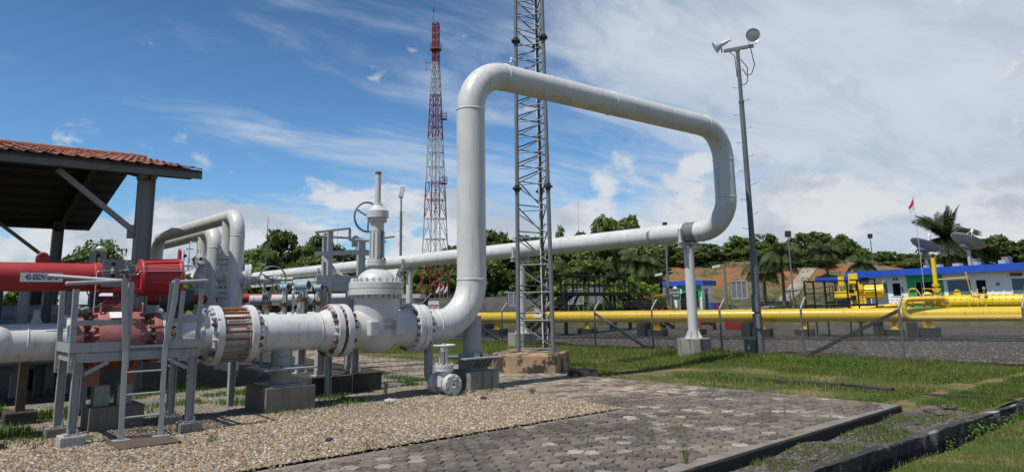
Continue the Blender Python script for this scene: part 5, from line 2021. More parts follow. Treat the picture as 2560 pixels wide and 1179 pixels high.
flood(FP + ar * .50 + Vector((-.02, 0, 9.74)), (-.72, -.62, -.20), m_silver, m_reflect, 'floodlight')
flood(FP - ar * .60 + Vector((.02, .02, 9.62)), (-.55, .75, -.42), m_plastic, m_plastic, 'floodlight', .82)
b = MB()
s1 = FP + Vector((.05, -.05, 0))
Zv = lambda z: Vector((0, 0, z))
b.tube(fillet([FP + ar * .40 + Zv(9.38), FP + ar * .48 + Zv(8.8), FP + ar * .30 + Zv(8.35), FP + ar * .10 + Zv(8.75)], .2, 8), .014, 8)
b.tube(fillet([FP + ar * .08 + Zv(9.05), FP + ar * .26 + Zv(8.75), FP + ar * .22 + Zv(8.2), FP + ar * .07 + Zv(8.22)], .16, 8), .014, 8)
b.tube(fillet([FP - ar * .30 + Zv(9.42), FP - ar * .1 + Zv(9.2), FP - ar * .07 + Zv(8.5)], .1, 6), .013, 8)
part('cable', b, m_rubber, fp)
for k in range(15):
    z = 8.15 - k * .44
    s = 1 if k % 2 else -1
    b = MB()
    b.tube([FP + ar * (.06 * s) + Zv(z), FP + ar * (.22 * s) + Zv(z + .02), FP + ar * (.24 * s) + Zv(z + .06)], .009, 6)
    part('step_bolt', b, m_galv, fp)
b = MB()
b.obox(FP + Vector((-.10, -.02, 1.55)), (.05, 0, 0), (0, .11, 0), (0, 0, .25))
part('splice_box', b, m_pole, fp, bevel=.006)
b = MB()
b.obox(FP + Vector((-.10, -.02, 1.04)), (.05, 0, 0), (0, .11, 0), (0, 0, .21))
part('splice_box', b, m_galv, fp, bevel=.006)
jb = thing('junction_box', 'weathered steel junction box on short legs at the foot of the floodlight pole', 'junction box', FP + Vector((-.05, .25, 0)))
jx = FP + Vector((-.06, .24, 0))
b = MB()
b.obox(jx + Zv(.33), (.12, 0, 0), (0, .18, 0), (0, 0, .20))
m_olive = M('weathered_box_paint', (.13, .135, .105), .4, .1, var=.2, vs=6, streak=((.22, .22, .19), .5, .55))
part('case', b, m_olive, jb, bevel=.008)
b = MB()
b.obox(jx + Vector((-.122, 0, .33)), (.004, 0, 0), (0, .165, 0), (0, 0, .185))
dd = part('door', b, m_olive, jb)
b = MB()
b.obox(jx + Vector((-.128, .02, .30)), (.001, 0, 0), (0, .035, 0), (0, 0, .06))
part('warning_label', b, m_sign, jb)
b = MB()
b.obox(jx + Vector((-.130, .02, .325)), (.001, 0, 0), (0, .033, 0), (0, 0, .016))
part('label_stripe', b, m_redprint, jb)
b = MB()
for y in (-.13, .13):
    b.bar(jx + Vector((0, y, -.1)), jx + Vector((0, y, .13)), .03, .03)
b.tube(fillet([jx + Vector((0, -.15, .4)), FP + Vector((-.1, .1, .48)), FP + Vector((-.1, .08, -.05))], .06, 5), .02, 8)
part('leg', b, m_galv, jb)

# ------------------------------------------------------------------ chain-link fence
FX = 20.42
fe = thing('chain_link_fence', 'galvanised chain-link fence with cranked posts and barbed wire between the grass and the yard', 'fence', (FX, 12, 0))
ys = [5.55 + 2.77 * k for k in range(-2, 14)]
for y in ys:
    b = MB()
    lean = random.uniform(-.02, .02)
    b.tube([(FX, y, -.2), (FX, y + lean, 1.36), (FX + .03, y + lean, 1.42), (FX + .27, y + lean - .02, 1.70)], .031, 10)
    part('post', b, m_post, fe)
for p, q in (((FX, 8.32, 1.28), (FX - .02, 11.0, -.02)), ((FX, 19.40, 1.28), (FX - .02, 16.7, -.02)), ((FX, 27.71, 1.28), (FX - .02, 24.9, -.02))):
    b = MB()
    b.angle(p, q, .085, .009, up=(1, 0, 0))
    part('brace', b, m_post if p[1] > 10 else m_galvd, fe)  # right-hand brace uses the darker steel, its shade put into the colour
b = MB()
wr, H_, pit = .0027, 1.34, .056
y0, y1 = ys[0], ys[-1]
n_ = int((y1 - y0 + H_) / pit)
for k in range(n_ + 1):
    for sg in (1, -1):
        yb_ = y0 - H_ * .9 + k * pit if sg > 0 else y0 + k * pit
        ya_, za_, yc_, zc_ = yb_, .02, yb_ + sg * H_ * .9, .02 + H_
        if sg < 0:
            ya_, yc_ = yb_, yb_ - H_ * .9
        lo_, hi_ = min(ya_, yc_), max(ya_, yc_)
        if hi_ < y0 or lo_ > y1:
            continue
        b.bar((FX - .04 - .002 * sg, ya_, za_), (FX - .04 - .002 * sg, yc_, zc_), wr * 2, wr * 2, (1, 0, 0))
for z in (.06, .72, 1.37):
    b.bar((FX - .04, y0, z), (FX - .04, y1, z), .005, .005)
part('wire_mesh', b, m_galvd, fe, kind='stuff')
for k, (dxx, z) in enumerate(((.08, 1.49), (.16, 1.58), (.24, 1.67))):
    b = MB()
    b.bar((FX + dxx, y0, z), (FX + dxx, y1, z), .005, .005)
    for y in np.arange(y0, y1, .14):
        b.bar((FX + dxx - .02, y - .008, z - .018), (FX + dxx + .02, y + .008, z + .018), .006, .006)
        b.bar((FX + dxx + .018, y - .012, z - .016), (FX + dxx - .018, y + .012, z + .016), .006, .006)
    part('barbed_wire', b, m_galvd, fe)
dsn = thing('danger_sign', 'white and red danger sign wired to the fence, seen through the lattice mast', 'sign', (FX - .06, 22.55, 1.35))
b = MB()
b.box(FX - .066, 22.30, 1.10, FX - .062, 22.80, 1.46)
part('plate', b, m_sign, dsn)
b = MB()
b.box(FX - .0685, 22.315, 1.335, FX - .0665, 22.785, 1.445)
hp = part('header', b, m_text, dsn)
b = MB()
oval = [(FX - .0692, 22.55 - .21 * math.cos(2 * PI * k / 24), 1.39 + .047 * math.sin(2 * PI * k / 24)) for k in range(24)]
b.add(oval, [tuple(range(24))])
part('red_oval', b, m_redprint, hp)
words('danger_lettering', 'DANGER', .08, m_sign, hp, (FX - .0705, 22.55, 1.39), (0, -1, 0), (0, 0, 1), bold=.003)
b = MB()
for z, h_, ya_, yb_ in ((1.285, .014, .20, -.20), (1.225, .012, .07, -.07), (1.16, .008, .19, .06), (1.16, .008, -.05, -.18)):
    b.box(FX - .0675, 22.55 + yb_, z - h_, FX - .0665, 22.55 + ya_, z + h_)
part('print_lines', b, m_text, dsn, kind='stuff')

# ------------------------------------------------------------------ yellow pipework in the yard
YA = Vector((24.58, 31.92, 0))
YD = Vector((.36738, -.93007, 0))
YN = Vector((.93007, .36738, 0))


def yp(t_, off=0.0, z=0.0):
    return YA + YD * t_ + YN * off + Vector((0, 0, z))


YR, YZ = .28, .945
ypl = thing('yellow_pipeline', 'long yellow gas pipeline crossing the whole yard behind the fence', 'pipeline', yp(12, 0, YZ))
b = MB()
b.cyl(yp(-34, 0, YZ), yp(31, 0, YZ), YR, n=36)
part('pipe', b, m_yel, ypl)
for t_ in (-6, 0.2, 3.6, 6.1, 9.0, 12.9, 15.6, 18.2, 20.55, 23.4):
    b = MB()
    b.torus(yp(t_, 0, YZ), YD, YR, .016, 36, 6)
    part('weld_seam', b, m_yeld, ypl)
b = MB()
b.lathe(yp(20.95, 0, YZ), YD, [(0, YR), (0, YR + .005), (.28, YR + .005), (.28, YR)], 36)
b.f = [q for q in b.f if sum((Vector(b.v[i]) - yp(21, 0, YZ)).dot(YN) for i in q) < 0 and sum(b.v[i][2] for i in q) / len(q) > YZ - .05]
b.sm, b.mi = [True] * len(b.f), [0] * len(b.f)
part('pipe_band', b, m_yeld, ypl)
b = MB()
b.cyl(yp(-34, 1.9, .86), yp(20.0, 1.9, .86), .21, n=28)
solo('rear_yellow_pipeline', b, m_yel, 'second yellow pipe running behind the long front one', 'pipeline', yp(5, 1.9, .86))


def ysup(t_, off, zb, lab, big=False):
    s = thing('pipe_support', lab, 'pipe support', yp(t_, off), 'supports under the yellow pipelines')
    b = MB()
    zt = (YZ - YR) if off == 0 else .65
    b.ibeam(yp(t_, off, zb), yp(t_, off, zt + .03), .20, .24, .02, up=YD)
    b.obox(yp(t_, off, zb + .012), YD * .2, YN * .16, Vector((0, 0, .012)))
    b.obox(yp(t_, off, zt + .02), YD * .16, YN * .14, Vector((0, 0, .014)))
    part('leg', b, m_yel, s)
    b = MB()
    b.obox(yp(t_, off, zb / 2 - .08), YD * .40, YN * .42, Vector((0, 0, zb / 2 + .08)))
    part('block', b, m_block, s, bevel=.015)
    if big:
        b = MB()
        b.obox(yp(t_ - .62, off - .1, .27), YD * .20, YN * .5, Vector((0, 0, .36)))
        part('anchor_block', b, m_block, s, bevel=.015)


for t_, off, zb, lab, big in ((-3.5, 0, .3, 'yellow pipe support with black block, left of the lattice mast', False), (1.1, 0, .34, 'yellow pipe support with black block just left of the riser foot', True),
                              (5.5, 1.9, .30, 'short yellow pipe support on a black block under the black crossover', False), (9.9, 0, .32, 'yellow pipe support on a chipped black block left of the white post', True),
                              (11.3, 1.9, .28, 'low black block with yellow saddle behind the white post', False), (14.75, 0, .36, 'yellow pipe support on a black block right beside the floodlight pole', True),
                              (16.3, 1.9, .28, 'low black block with yellow saddle between the floodlight pole and the black railing', False), (20.0, 1.9, .28, 'black block with yellow saddle behind the diagonal fence brace', True),
                              (21.3, 0, .42, 'large scratched black block and yellow leg under the yellow bypass', True)):
    ysup(t_, off, zb, lab, big)
b = MB()
b.tube(fillet([yp(31, -.48, .82), yp(20.5, -.48, .82), yp(20.45, -.48, 1.56), yp(21.95, -.20, 1.60), yp(22.1, .1, 1.0)], .26, 8), .108, 20)
solo('bypass_pipe', b, m_yeld, 'bent yellow bypass pipe looping in front of the pipeline, right of the fence brace', 'pipe', yp(21, -.48, 1))

la = thing('pig_launcher', 'large yellow launcher barrel with lugs lying behind the bypass', 'launcher', yp(24, 1.4, 1.43))
b = MB()
b.lathe(yp(20.6, 1.4, 1.42), YD, [(0, .12), (.9, .12), (1.15, .18), (1.3, .29), (5.2, .29), (5.3, .33), (5.6, .33), (5.62, .02)], 36, sharp=50)
part('barrel', b, m_yel, la)
for t_ in (22.5, 25.6):
    b = MB()
    b.obox(yp(t_, 1.4, 1.77), YD * .13, YN * .02, Vector((0, 0, .08)))
    b.torus(yp(t_, 1.4, 1.82), YN, .085, .035, 18, 8)
    part('lug', b, m_yel, la)
for t_, r_ in ((20.75, .20), (21.2, .2), (21.5, .2)):
    b = MB()
    b.lathe(yp(t_, 1.4, 1.42), YD, [(0, .1), (0, r_), (.07, r_), (.07, .1)], 26)
    f = part('flange', b, m_yeld, la)
    bolts(f, yp(t_ + .07, 1.4, 1.42), YD, r_ - .035, 10, [bolt_small])
b = MB()
b.tube(fillet([yp(20.7, 1.3, 1.55), yp(20.72, 1.2, 2.0), yp(21.0, 1.2, 2.0), yp(21.2, 1.2, 1.6)], .12, 6), .028, 10)
b.ball(yp(21.4, 1.2, 1.68), .19, 16, 10)
part('kicker_line', b, m_yeld, la)
b = MB()
b.tube([yp(17.2, 2.0, 1.05), yp(20.7, 1.4, 1.36)], .09, 16)
part('feed_pipe', b, m_yeld, la)
for t_ in (21.2, 28.0):
    b = MB()
    b.ibeam(yp(t_, 1.4, 0), yp(t_, 1.4, 1.15), .2, .2, .02, up=YD)
    part('leg', b, m_yel, la)
wheel(ypl, yp(23.1, .42, 1.36), YN - YD * .25, .31, .016, m_yeld, 3, .02)
vs_ = thing('vent_stack', 'slim yellow vent stack with flanged valve rising from the launcher', 'vent', yp(21.75, 1.1, 1.6))
b = MB()
P_ = yp(21.75, 1.1, 0)
b.cyl(P_ + Zv(2.2), P_ + Zv(3.22), .088, n=18)
b.cyl(P_ + Zv(3.22), P_ + Zv(3.27), .07, n=18)
b.cyl(P_ + Zv(1.5), P_ + Zv(2.25), .05, n=14)
part('pipe', b, m_yel, vs_)
for z in (1.70, 1.77, 2.08, 2.14):
    b = MB()
    b.cyl(P_ + Zv(z), P_ + Zv(z + .05), .15, n=22)
    part('flange', b, m_yel, vs_)
b = MB()
b.ball(P_ + Zv(1.93), .13, 16, 10)
b.cyl(P_ + Zv(1.93) - YN * .2, P_ + Zv(1.93) + YN * .02, .10, n=18)
b.cyl(P_ + Zv(1.93) - YD * .15, P_ + Zv(1.93) + YD * .15, .07, n=18)
part('valve_body', b, m_yeld, vs_)
b = MB()
b.bar(P_ + Zv(1.97) - YN * .2, P_ + Zv(2.0) - YN * .2 - YD * .52, .035, .03)
part('lever', b, m_yeld, vs_)
b = MB()
b.tube([P_ + Zv(2.36), P_ + Zv(2.42) + YD * 1.15], .022, 8)
b.tube([P_ + Zv(2.65) + YD * 1.12, P_ + Zv(1.80) + YD * 1.2, P_ + Zv(1.76) + YD * 1.45], .026, 8)
b.cyl(P_ + Zv(1.7) + YD * 1.45, P_ + Zv(1.95) + YD * 1.45, .03, n=10)
b.cyl(P_ + Zv(1.7) + YD * 1.68, P_ + Zv(1.90) + YD * 1.68, .04, n=10)
part('impulse_line', b, m_yeld, vs_)
b = MB()
b.cyl(P_ + Zv(1.95) + YD * 1.68 - YN * .05, P_ + Zv(1.97) + YD * 1.68 - YN * .12, .06, n=16)
b.cyl(P_ + Zv(1.88) + YD * 1.68, P_ + Zv(1.97) + YD * 1.68, .02, n=8)
part('gauge', b, m_galv, vs_)

yv = thing('yellow_valve', 'yellow valve with spring can and box-shaped actuators inside the black railing', 'valve', yp(18.6, 2.0, .9))
b = MB()
b.ball(yp(18.7, 2.0, .95), (.5, .5, .42), 24, 14)
b.cyl(yp(18.7, 2.0, 1.2), yp(18.7, 2.0, 1.75), .20, n=22)
for o_ in (-.25, .25):
    b.obox(yp(18.7 + o_, 2.0, 1.5), YD * .05, YN * .12, Vector((0, 0, .25)))
part('body', b, m_yel, yv)
b = MB()
b.lathe(yp(18.95, 2.0, 1.93), YD, [(0, .02), (0, .24), (.06, .28), (.70, .29), (.72, .32), (.78, .32), (.80, .26), (.84, .1), (.84, .02)], 28, sharp=25)
for k in range(8):
    a = 2 * PI * k / 8
    x_, y_, d_ = frame(YD)
    rr_ = x_ * math.cos(a) + y_ * math.sin(a)
    b.bar(yp(19.0, 2.0, 1.93) + rr_ * .285, yp(19.66, 2.0, 1.93) + rr_ * .295, .03, .03, rr_)
b.torus(yp(19.75, 2.0, 2.32), YD, .05, .018, 14, 6)
part('spring_can', b, m_yel, yv)
b = MB()
b.obox(yp(18.55, 1.95, 2.52), YD * .19, YN * .16, Vector((0, 0, .23)))
b.cyl(yp(18.55, 1.95, 1.9), yp(18.55, 1.95, 2.3), .07, n=14)
part('actuator_box', b, m_yel, yv, bevel=.01)
b = MB()
b.obox(yp(18.05, 1.95, 2.42), YD * .12, YN * .13, Vector((0, 0, .21)))
b.cyl(yp(17.95, 1.95, 1.8), yp(17.95, 1.95, 2.25), .035, n=10)
b.cyl(yp(18.15, 1.95, 1.8), yp(18.15, 1.95, 2.25), .035, n=10)
part('actuator_box', b, m_yel, yv, bevel=.01)
b = MB()
b.obox(yp(18.35, 2.0, 1.87), YD * .62, YN * .10, Vector((0, 0, .09)))
b.obox(yp(18.1, 1.85, 1.72), YD * .38, YN * .08, Vector((0, 0, .05)))
b.cyl(yp(18.75, 1.85, 2.0), yp(18.75, 1.85, 2.35), .05, n=12)
b.obox(yp(18.8, 1.9, 2.1), YD * .12, YN * .1, Vector((0, 0, .16)))
part('yoke', b, m_yel, yv, bevel=.01)
for z, t_ in ((1.65, 18.5), (1.95, 18.45)):
    b = MB()
    b.obox(yp(t_, 1.7, z), YD * .1, YN * .06, Vector((0, 0, .09)))
    part('limit_switch', b, m_black, yv)

# ---- black railing platform round the yellow valve
br = thing('railed_platform', 'black railed inspection platform around the yellow valve', 'platform', yp(17.4, 1.0))
ZP, ZR_ = 1.33, 2.42


def post(par, p, z0, z1, r_=.028, m=None, nm='rail_post'):
    b = MB()
    p = Vector(p)
    b.box(p.x - r_, p.y - r_, z0, p.x + r_, p.y + r_, z1)
    return part(nm, b, m or m_black, par)


def rail(par, p, q, r_=.024, nm='rail', m=None):
    b = MB()
    b.bar(p, q, r_ * 2, r_ * 2)
    return part(nm, b, m or m_black, par)


for t_, o_ in ((16.6, .7), (18.35, .7), (16.75, 2.9), (17.45, .75), (18.6, 2.9)):
    post(br, yp(t_, o_), 0, ZR_)
for z, r_ in ((ZR_, .028), (1.88, .02), (ZP, .05)):
    rail(br, yp(16.6, .7, z), yp(18.38, .7, z), r_)
    rail(br, yp(16.6, .7, z), yp(16.75, 2.9, z), r_)
for t_ in (18.75, 19.45):
    post(br, yp(t_, .9), 0, ZR_ + .02)
for z, r_ in ((ZR_ + .02, .028), (1.98, .02), (ZP + .03, .05)):
    rail(br, yp(18.45, .9, z), yp(19.48, .9, z), r_)
b = MB()
b.obox(yp(17.5, 1.2, ZP), YD * .9, YN * .5, Vector((0, 0, .02)))
part('deck', b, m_black, br)

# ---- black crossover stair over the pipelines
cs = thing('crossover_stair', 'black steel crossover with stairs and railings bridging the yellow pipelines', 'stair', (30, 28.5, 0))
P0, CU = Vector((26.8, 27.5, 0)), Vector((.955, .297, 0)).normalized()
CV = Vector((-CU.y, CU.x, 0))
LEN, WID, DZ = 8.2, 1.0, 2.12
for s_, w_ in ((0, 0), (0, WID), (LEN, 0), (LEN, WID), (LEN * .93, WID)):
    p = P0 + CU * s_ + CV * w_
    post(cs, p, 0, DZ, .07, nm='leg')
    b = MB()
    b.box(p.x - .16, p.y - .16, 0, p.x + .16, p.y + .16, .03)
    part('foot_plate', b, m_black, cs)
for w_ in (0, WID):
    b = MB()
    b.bar(P0 + CU * -.1 + CV * w_ + Zv(DZ), P0 + CU * (LEN + .1) + CV * w_ + Zv(DZ), .08, .18)
    part('deck_beam', b, m_black, cs)
    for s_, s2 in ((.1, 1.5), (LEN - .1, LEN - 1.5)):
        b = MB()
        b.bar(P0 + CU * s_ + CV * w_ + Zv(.85 if s_ < 1 else 1.0), P0 + CU * s2 + CV * w_ + Zv(DZ - .05), .09, .09)
        part('brace', b, m_black, cs)
    for z in (.52, 1.02):
        b = MB()
        b.tube(fillet([P0 + CV * w_ + CU * .02 + Zv(DZ), P0 + CV * w_ + CU * .02 + Zv(DZ + z), P0 + CV * w_ + CU * (LEN - .02) + Zv(DZ + z), P0 + CV * w_ + CU * (LEN - .02) + Zv(DZ)] if z > 1 else
                      [P0 + CV * w_ + Zv(DZ + z), P0 + CV * w_ + CU * LEN + Zv(DZ + z)], .2, 5), .028, 8)
        part('handrail', b, m_black, cs)
    for k in range(1, 6):
        post(cs, P0 + CV * w_ + CU * (LEN * k / 6), DZ, DZ + 1.02, .026)
b = MB()
b.obox(P0 + CU * LEN / 2 + CV * WID / 2 + Zv(DZ + .02), CU * LEN / 2, CV * WID / 2, Vector((0, 0, .02)))
part('deck', b, m_black, cs)


def stairs(par, top, dirv, side, z1, run, n_):
    top, dirv, side = Vector(top), Vector(dirv).normalized(), Vector(side)
    for s_ in (-.45, .45):
        b = MB()
        b.bar(top + side * s_ + Zv(z1), top + dirv * run + side * s_ + Zv(.05), .05, .2)
        part('stringer', b, m_black, par)
        b = MB()
        b.tube(fillet([top + side * s_ + Zv(z1), top + side * s_ + Zv(z1 + .95), top + dirv * run + side * s_ + Zv(.95), top + dirv * (run + .15) + side * s_ + Zv(.5), top + dirv * run + side * s_ + Zv(.3)], .12, 5), .026, 8)
        part('handrail', b, m_black, par)
        b = MB()
        b.tube([top + side * s_ + Zv(z1 + .5), top + dirv * run + side * s_ + Zv(.55)], .02, 6)
        part('mid_rail', b, m_black, par)
        for f in (.35, .7, 1.0):
            post(par, top + dirv * run * f + side * s_, max(0, z1 * (1 - f)), z1 * (1 - f) + .95 - .0 * f, .022)
    for k in range(1, n_):
        f = k / n_
        b = MB()
        b.obox(top + dirv * run * f + Zv(z1 * (1 - f)), dirv * .13, side * .44, Vector((0, 0, .018)))
        part('tread', b, m_galvd, par)


stairs(cs, P0 + CU * .5 - CV * .0, (-.45, .89, 0), CU, DZ, 2.6, 9)
stairs(cs, P0 + CU * LEN + CV * .5, CU * .55 - CV * .83, CV * .8 + CU * .5, DZ, 2.9, 9)
# cables lying along the yard
for k, (o_, lab) in enumerate(((-2.3, 'black cable lying on the yard, the nearer of two along the yellow pipeline'), (-1.3, 'black cable lying on the yard, the farther of two along the yellow pipeline'))):
    b = MB()
    pts = [yp(t_, o_ + .12 * math.sin(t_ * .9 + k) + .05 * math.sin(t_ * 3.1), .03) for t_ in np.arange(-14, 30, .5)]
    b.tube(pts, .035, 6)
    solo('ground_cable', b, m_rubber, lab, 'cable', yp(8, o_, .03), 'cables along the yellow pipeline')
# fire hydrant bend and red box
hy = thing('hydrant_pipe', 'bright red bent hydrant pipe seen under the yellow pipeline right of the white post', 'hydrant', (35.3, 25.2, 0))
b = MB()
b.tube(fillet([(34.6, 24.9, 0), (34.75, 25.0, .42), (36.2, 25.0, .42), (36.4, 25.1, 0)], .2, 6), .10, 16)
for x in (35.9, 36.1):
    b.cyl((x, 25, .42), (x + .06, 25.0, .42), .18, n=18)
part('pipe', b, m_red, hy)
rb = thing('red_box', 'red steel hose box on the yard beyond the yellow pipeline', 'box', (37.4, 24.2, 0))
b = MB()
b.obox((37.3, 24.1, .42), (.33, -.12, 0), (.25, .75, 0), (0, 0, .40))
part('body', b, m_red, rb, bevel=.01)
b = MB()
b.obox((37.3, 24.1, .845), (.36, -.13, 0), (.27, .79, 0), (0, 0, .025))
part('lid', b, m_red, rb)

# ------------------------------------------------------------------ red and white lattice tower far behind
tw = thing('broadcast_tower', 'tall red and white banded lattice tower far behind the gate valve', 'tower', (61.8, 91.2, .65))
TC = Vector((61.8, 91.2, 0))


def thw(z):
    return (2.15 - (z - .6) / 36.4 * 1.55) if z < 37 else .52


def tcorner(i, z):
    a = PI / 4 + i * PI / 2 + .55
    return TC + Vector((math.cos(a), math.sin(a), 0)) * thw(z) * 1.13 + Zv(z)


lv = [.6]
while lv[-1] < 43.2:
    lv.append(lv[-1] + max(1.15, 2.3 * thw(lv[-1]) * .75))
lv[-1] = 43.7
for a, c, mt in ((0, 7.8, m_tred), (7.8, 12.6, m_twhite), (12.6, 19.6, m_tred), (19.6, 26.3, m_twhite), (26.3, 31.8, m_tred), (31.8, 37.6, m_twhite), (37.6, 44, m_tred)):
    b = MB()
    for k in range(len(lv) - 1):
        z0, z1 = lv[k], lv[k + 1]
        if not (a <= (z0 + z1) / 2 < c):
            continue
        for i in range(4):
            j = (i + 1) % 4
            b.cyl(tcorner(i, z0), tcorner(i, z1), .085, n=6, caps=False)
            b.cyl(tcorner(i, z1), tcorner(j, z1), .05, n=5, caps=False)
            m = (tcorner(i, z1) + tcorner(j, z1)) / 2
            b.cyl(tcorner(i, z0), m, .045, n=5, caps=False)
            b.cyl(tcorner(j, z0), m, .045, n=5, caps=False)
            if thw(z0) > .8:
                h0, h1 = (tcorner(i, z0) + tcorner(i, z1)) / 2, (tcorner(i, z0) + m) / 2
                b.cyl(h0, h1, .03, n=4, caps=False)
                h0, h1 = (tcorner(j, z0) + tcorner(j, z1)) / 2, (tcorner(j, z0) + m) / 2
                b.cyl(h0, h1, .03, n=4, caps=False)
                b.cyl(tcorner(i, z1), tcorner((i + 2) % 4, z1), .03, n=4, caps=False)
        for s in (-.16, .16):
            b.cyl(TC + Vector((s, -.1, z0)), TC + Vector((s, -.1, z1)), .035, n=4, caps=False)
        for q in np.arange(z0, z1, .5):
            b.bar(TC + Vector((-.16, -.1, q)), TC + Vector((.16, -.1, q)), .04, .04)
        b.cyl(TC + Vector((.1, .2, z0)), TC + Vector((.1, .2, z1)), .07, n=5, caps=False)
    part('lattice_section', b, mt, tw)
for z, r_ in ((39.4, .95), (28.6, .55), (18.9, .6)):
    b = MB()
    ox = 0 if z > 39 else 1.25
    b.cyl(TC + Vector((ox * .76, -ox * .65, z)), TC + Vector((ox * .76, -ox * .65, z + .08)), r_, n=10)
    for h in (.5, 1.0):
        b.torus(TC + Vector((ox * .76, -ox * .65, z + h)), (0, 0, 1), r_, .03, 10, 4)
    for k in range(8):
        a = k * PI / 4
        p = TC + Vector((ox * .76 + r_ * math.cos(a), -ox * .65 + r_ * math.sin(a), z))
        b.cyl(p, p + Zv(1.0), .025, n=4)
    part('platform', b, m_tred, tw)
b = MB()
b.cyl(TC + Vector((-.3, .2, 43.5)), TC + Vector((-.3, .2, 47.4)), .05, .03, 6)
b.cyl(TC + Vector((-.3, .2, 45.6)), TC + Vector((-.3, .2, 46.0)), .12, n=6)
part('antenna', b, m_galvd, tw)
b = MB()
for z in (36.4, 37.4):
    b.bar(TC + Vector((-.2, .2, z)), TC + Vector((-1.2, 1.05, z)), .07, .07)
b.cyl(TC + Vector((-1.15, 1.0, 36)), TC + Vector((-1.15, 1.0, 38)), .04, n=5)
part('side_antenna', b, m_tred, tw)

tw.scale = (1, 1, 1.053)

# ------------------------------------------------------------------ control building
BE, BU = Vector((80.8, 37.6, 0)), Vector((-.262, -.965, 0)).normalized()
BN = Vector((BU.y, -BU.x, 0))                        # outward, towards the yard
cb = thing('control_building', 'long white control building with blue roof band, green entrance panel and grey doors', 'building', BE)


def bp(s_, n_=0.0, z=0.0):
    return BE + BU * s_ + BN * n_ + Vector((0, 0, z))


def slabq(s0, s1, z0, z1, n0, n1):
    b = MB()
    b.prism([bp(s0, n0, z0), bp(s1, n0, z0), bp(s1, n0, z1), bp(s0, n0, z1)], BN * (n1 - n0))
    return b


part('front_wall', slabq(2.2, 27, .3, 3.8, -.25, 0), m_wall, cb)
part('end_wall', slabq(2.2, 2.45, .3, 3.8, -8, -.26), m_wall, cb)
part('back_wall', slabq(2.2, 27, .3, 3.8, -8.2, -8.01), m_wall, cb)
part('roof_band', slabq(0, 28, 3.80, 4.47, -9, .92), m_blue, cb)
for s_ in (4.7, 6.5, 10.65, 15.2, 16.2):
    part('pilaster', slabq(s_ - .06, s_ + .06, .3, 3.79, .003, .05), m_wall, cb)
part('green_panel', slabq(6.68, 10.55, .3, 3.78, .004, .035), m_green, cb)
for s0, s1, z1 in ((2.1 + .25, 4.4, 3.15), (11.0, 13.25, 3.17), (17.0, 19.2, 3.12)):
    d = part('door', slabq(s0, s1, .82, z1, .004, .05), m_door, cb)
    part('door_frame', slabq(s0 - .07, s0 - .005, .82, z1 + .07, .004, .07), m_wall, d)
    part('door_frame', slabq(s1 + .005, s1 + .07, .82, z1 + .07, .004, .07), m_wall, d)
    b = MB()
    b.ball(bp((s0 + s1) / 2 + .1, .09, 1.85), .06, 8, 6)
    part('handle', b, m_chrome, d)
for s0, s1, z0, z1 in ((5.0, 5.87, 1.82, 3.09), (13.78, 14.65, 1.88, 3.11)):
    wv = part('window', slabq(s0, s1, z0, z1, .004, .02), m_glass, cb)
    part('frame', slabq(s0 - .07, s1 + .07, z1 + .004, z1 + .06, .004, .05), m_wall, wv)
    part('frame', slabq(s0 - .07, s1 + .07, z0 - .06, z0 - .004, .004, .05), m_wall, wv)
wv = part('entrance', slabq(7.70, 9.55, .85, 3.10, .04, .06), m_glass, cb)
for s_ in (7.66, 8.3, 9.57):
    part('frame', slabq(s_ - .03, s_ + .03, .85, 3.14, .04, .085), m_silver, wv)
for s_, z_, w_, h_, mm in ((3.0, 2.62, .26, .28, m_orange), (3.15, 2.28, .42, .20, m_orange), (4.0 - .2, 2.45, .85, .17, m_orange), (18.3, 1.75, .7, .2, m_orange), (18.2, 2.3, .5, .4, m_sign), (10.2, 2.55, .25, .45, m_boardgrey), (6.1, 2.45, .2, .5, m_boardgrey), (15.75, 2.7, .3, .3, m_boardgrey)):
    part('notice', slabq(s_ - w_ / 2, s_ + w_ / 2, z_ - h_ / 2, z_ + h_ / 2, .055, .07), mm, cb)
for s_ in (5.25, 5.6, 17.9):
    part('wall_lamp', slabq(s_ - .08, s_ + .08, 3.42, 3.6, .004, .12), m_darksteel, cb)
part('wall_vent', slabq(16.9, 17.9, 3.35, 3.62, .004, .08), m_rust, cb)
for s_, n_, w_ in ((7.6, -2, .25), (9.0, -2, .4), (10.9, -2, .7), (13.5, -1, .35), (15.9, -1, .6), (11.7, -3.5, .5), (14.9, -3.2, .6), (17.6, -3, .7)):
    b = MB()
    b.obox(bp(s_, n_, 4.47 + .18), BU * w_ / 2, BN * .3, Vector((0, 0, .2 if n_ > -2.5 else .6)))
    part('roof_unit', b, m_silver if n_ > -2.5 else m_conc, cb)
sb = thing('annex_building', 'lower annex with blue roof band behind the yellow valve', 'building', bp(-1.5, -4))
b = MB()
b.prism([bp(-6.5, -7.5, 3.55), bp(.2, -7.5, 3.55), bp(.2, -7.5, 4.1), bp(-6.5, -7.5, 4.1)], BN * 6)
part('roof_band', b, m_blue, sb)
part('wall', slabq(-2.6, .6, .3, 3.5, -7, -2.6), m_pink, sb)
part('green_panel', slabq(-2.4, -1.0, 1.0, 3.5, -2.59, -2.5), m_green, sb)
part('window', slabq(-.8, .1, 1.5, 2.9, -2.59, -2.56), m_glass, sb)
for s_ in (-5.8, -4.2):
    b = MB()
    b.cyl(bp(s_, -2.2, .3), bp(s_, -2.2, 3.55), .1, n=10)
    part('column', b, m_darksteel, sb)

